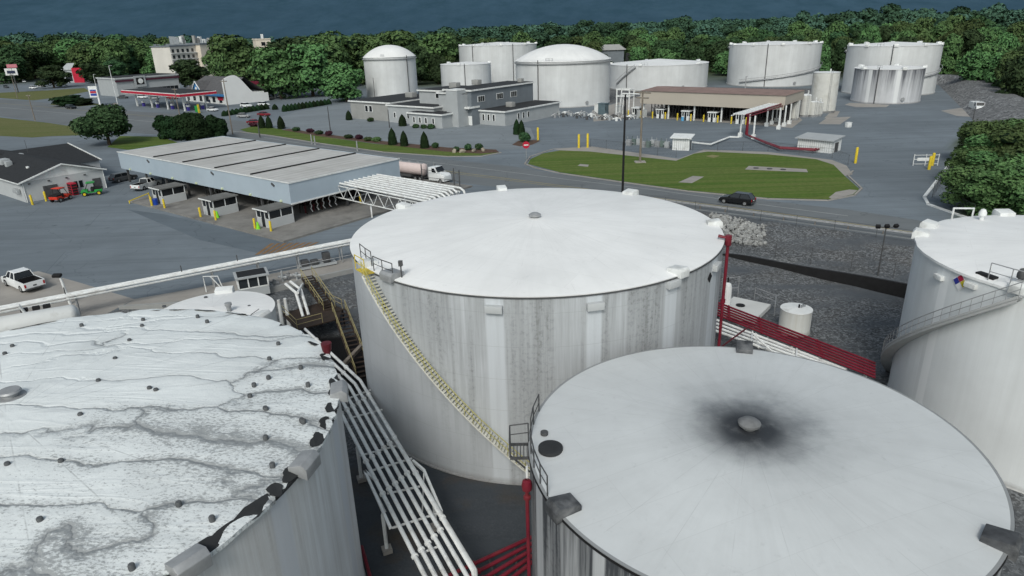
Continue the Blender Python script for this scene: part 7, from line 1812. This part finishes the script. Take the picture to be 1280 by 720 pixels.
# clipped evergreens and shrubs
def cone_mesh(seed, n=1500, leaf=.12):
    rng = random.Random(seed); vs, fs = [], []
    for k in range(n):
        z = rng.random(); r = (.5 * (1 - z ** 2.4) ** .8) * (.85 + .2 * rng.random()); a = rng.random() * 6.28; p = Vector((r * math.cos(a), r * math.sin(a), .02 + z * .98)); nn = (Vector((math.cos(a), math.sin(a), .5)) + Vector((rng.gauss(0, .4), rng.gauss(0, .4), rng.gauss(0, .4)))).normalized()
        x = nn.orthogonal().normalized(); y = nn.cross(x); s = leaf * rng.uniform(.5, 1.1) * .35; i = len(vs); vs += [p - x * s, p + y * s, p + x * s, p - y * s]; fs.append((i, i + 1, i + 2, i + 3))
    for (r0, z0_, r1, z1_) in ((.42, 0, .44, .3), (.44, .3, .36, .65), (.36, .65, .1, .95)):
        for j in range(8):
            a, b = 6.283 * j / 8, 6.283 * (j + 1) / 8; i = len(vs); vs += [(r0 * math.cos(a), r0 * math.sin(a), z0_), (r0 * math.cos(b), r0 * math.sin(b), z0_), (r1 * math.cos(b), r1 * math.sin(b), z1_), (r1 * math.cos(a), r1 * math.sin(a), z1_)]; fs.append((i, i + 1, i + 2, i + 3))
    me = bpy.data.meshes.new('clipped_evergreen'); me.from_pydata([tuple(v) for v in vs], [], fs); me.materials.append(LEAFY); return me
cmesh = cone_mesh(1)
def evergreen(px, py, tp, wpx, label, group=None):
    p = G(px, py); h = Zat(px, tp, p) - Z0; w_ = wpx / FPX * math.sqrt(p.x ** 2 + p.y ** 2 + 700)
    o = bpy.data.objects.new('clipped_evergreen', cmesh); col.objects.link(o); o.location = p; o.scale = (w_, w_, h); o.rotation_euler = (0, 0, random.random() * 6); tag(o, label, 'evergreen', group); return o
for px, py, tp, w_, l in ((328, 160, 144, 8, 'clipped evergreen left of the three beside the red car'), (337, 160, 144.5, 8, 'clipped evergreen in the middle of the three beside the red car'), (352, 161, 145, 9, 'clipped evergreen at the right of the three beside the red car'), (491, 181, 160, 11, 'leftmost of three clipped evergreens before the low office wing'), (505.5, 182.5, 163.5, 10, 'middle of three clipped evergreens before the low office wing'), (531, 185, 164.5, 11, 'rightmost of three clipped evergreens before the low office wing'), (646, 168, 149, 9, 'left clipped evergreen of the pair at the office drive corner'), (652, 169, 150, 9, 'right clipped evergreen of the pair at the office drive corner'), (344, 137, 130, 7, 'clipped evergreen standing apart at the left end of the hedge row'), (436.5, 150, 138, 8, 'pointed dark evergreen at the corner of the low office wing'), (503.5, 157.5, 143, 10, 'pointed dark evergreen at the angle of the office wings')): evergreen(px, py, tp, w_, l)
for i in range(13): evergreen(356 + i * 4.6, 139.5 - i * .75, 130.5 - i * .6, 6.5, 'rounded evergreen of the clipped row behind the parking lot', 'evergreens of the clipped row behind the parking lot')
for i in range(11): evergreen(281 + i * 5.2, 145 - i * .85, 138 - i * .9, 7, 'low evergreen of the hedge row beside the white cars', 'evergreens of the hedge row beside the white cars')
def shrub_mesh(mat, seed):
    me = crown_mesh('shrub', seed, [(0, 0, .28, .42), (.2, .1, .3, .3), (-.2, -.1, .26, .3), (0, .2, .36, .3)], .085, 700, .8, .7); me.materials.append(mat); return me
SG, SR = shrub_mesh(LEAFD, 2), shrub_mesh(LEAFR, 3); SY = shrub_mesh(LEAF, 5)
def shrub(px, py, wpx, hpx, label, me_=None, group=None):
    p = G(px, py); D = math.sqrt(p.x ** 2 + p.y ** 2 + 700); o = bpy.data.objects.new('shrub', me_ or SG); col.objects.link(o); o.location = p; s = wpx / FPX * D; o.scale = (s * 1.0, s * 1.0, hpx / FPX * D * 1.5); o.rotation_euler = (0, 0, random.random() * 6); tag(o, label, 'shrub', group)
mul = [(360, 163), (372, 163.5), (383, 166), (398, 168), (410, 169.5), (425, 170.5), (440, 172.5), (452, 174)]
for i, (px, py, w_, h_, m_) in enumerate(((370, 164, 10, 5, 0), (388, 165.5, 9, 5, 1), (399, 168, 10, 5, 0), (411, 169.5, 9, 6, 1), (436, 173, 11, 5, 0), (449, 174, 9, 6, 1), (460, 176, 11, 5, 2), (471, 177, 11, 6, 2), (318, 158, 12, 5, 1))):
    shrub(px, py, w_, h_, ['low dark green shrub in the mulch bed beside the parking lot', 'low purple shrub in the mulch bed beside the parking lot', 'low bright green shrub in the mulch bed beside the parking lot'][m_], [SG, SR, SY][m_], ['dark green shrubs of the mulch bed', 'purple shrubs of the mulch bed', 'bright green shrubs of the mulch bed'][m_])
for px, py, w_, h_, l in ((544, 185, 9, 7, 'dark round shrub right of the three clipped evergreens'), (570, 189, 9, 6, 'left of three round shrubs at the tip of the grass strip'), (585, 187.5, 10, 8, 'middle of three round shrubs at the tip of the grass strip'), (599, 187, 10, 8, 'right of three round shrubs at the tip of the grass strip'), (656, 177, 15, 12, 'dark spreading shrub at the corner of the office drive'), (520, 160, 9, 5, 'shrub below the low grey entry wing'), (530, 160.5, 9, 5, 'shrub right of another below the low grey entry wing'), (539, 161, 10, 6, 'shrub nearest the grey tower below the entry wing'), (463, 152, 9, 5, 'dark low shrub along the left office wing')): shrub(px, py, w_, h_, l)
gs('mulch_bed', [(352, 162.5), (362, 161), (400, 167), (470, 175.5), (560, 184.5), (620, 187), (624, 190.5), (600, 192), (555, 189.5), (470, 179.5), (400, 170.5)], .028, MULCH)
gs('mulch_bed', [(640, 181), (648, 176), (668, 175), (676, 176), (665, 181), (650, 183)], .02, MULCH)
rng = random.Random(9)
for px, py in ((568, 191), (578, 190.5), (592, 190), (604, 189)):
    mb = MB(); p = G(px, py); rock(mb, (p.x, p.y, p.z + .3), .8, rng); o = mb.build('rock', sm('tan_rock', (.28, .25, .2), .9, .2, 1)); tag(o, 'tan rock between the round shrubs at the grass tip', 'rock', 'tan rocks between the round shrubs')
# low juniper on the highway island
tree_px('bush', 88, 132, 119, 36, 'wide low juniper on the island in front of the price sign', name='evergreen_bush', cat='bush'); tree_px('bush', 106, 131.5, 123, 22, 'smaller low juniper right of the wide one on the island', name='evergreen_bush', cat='bush')
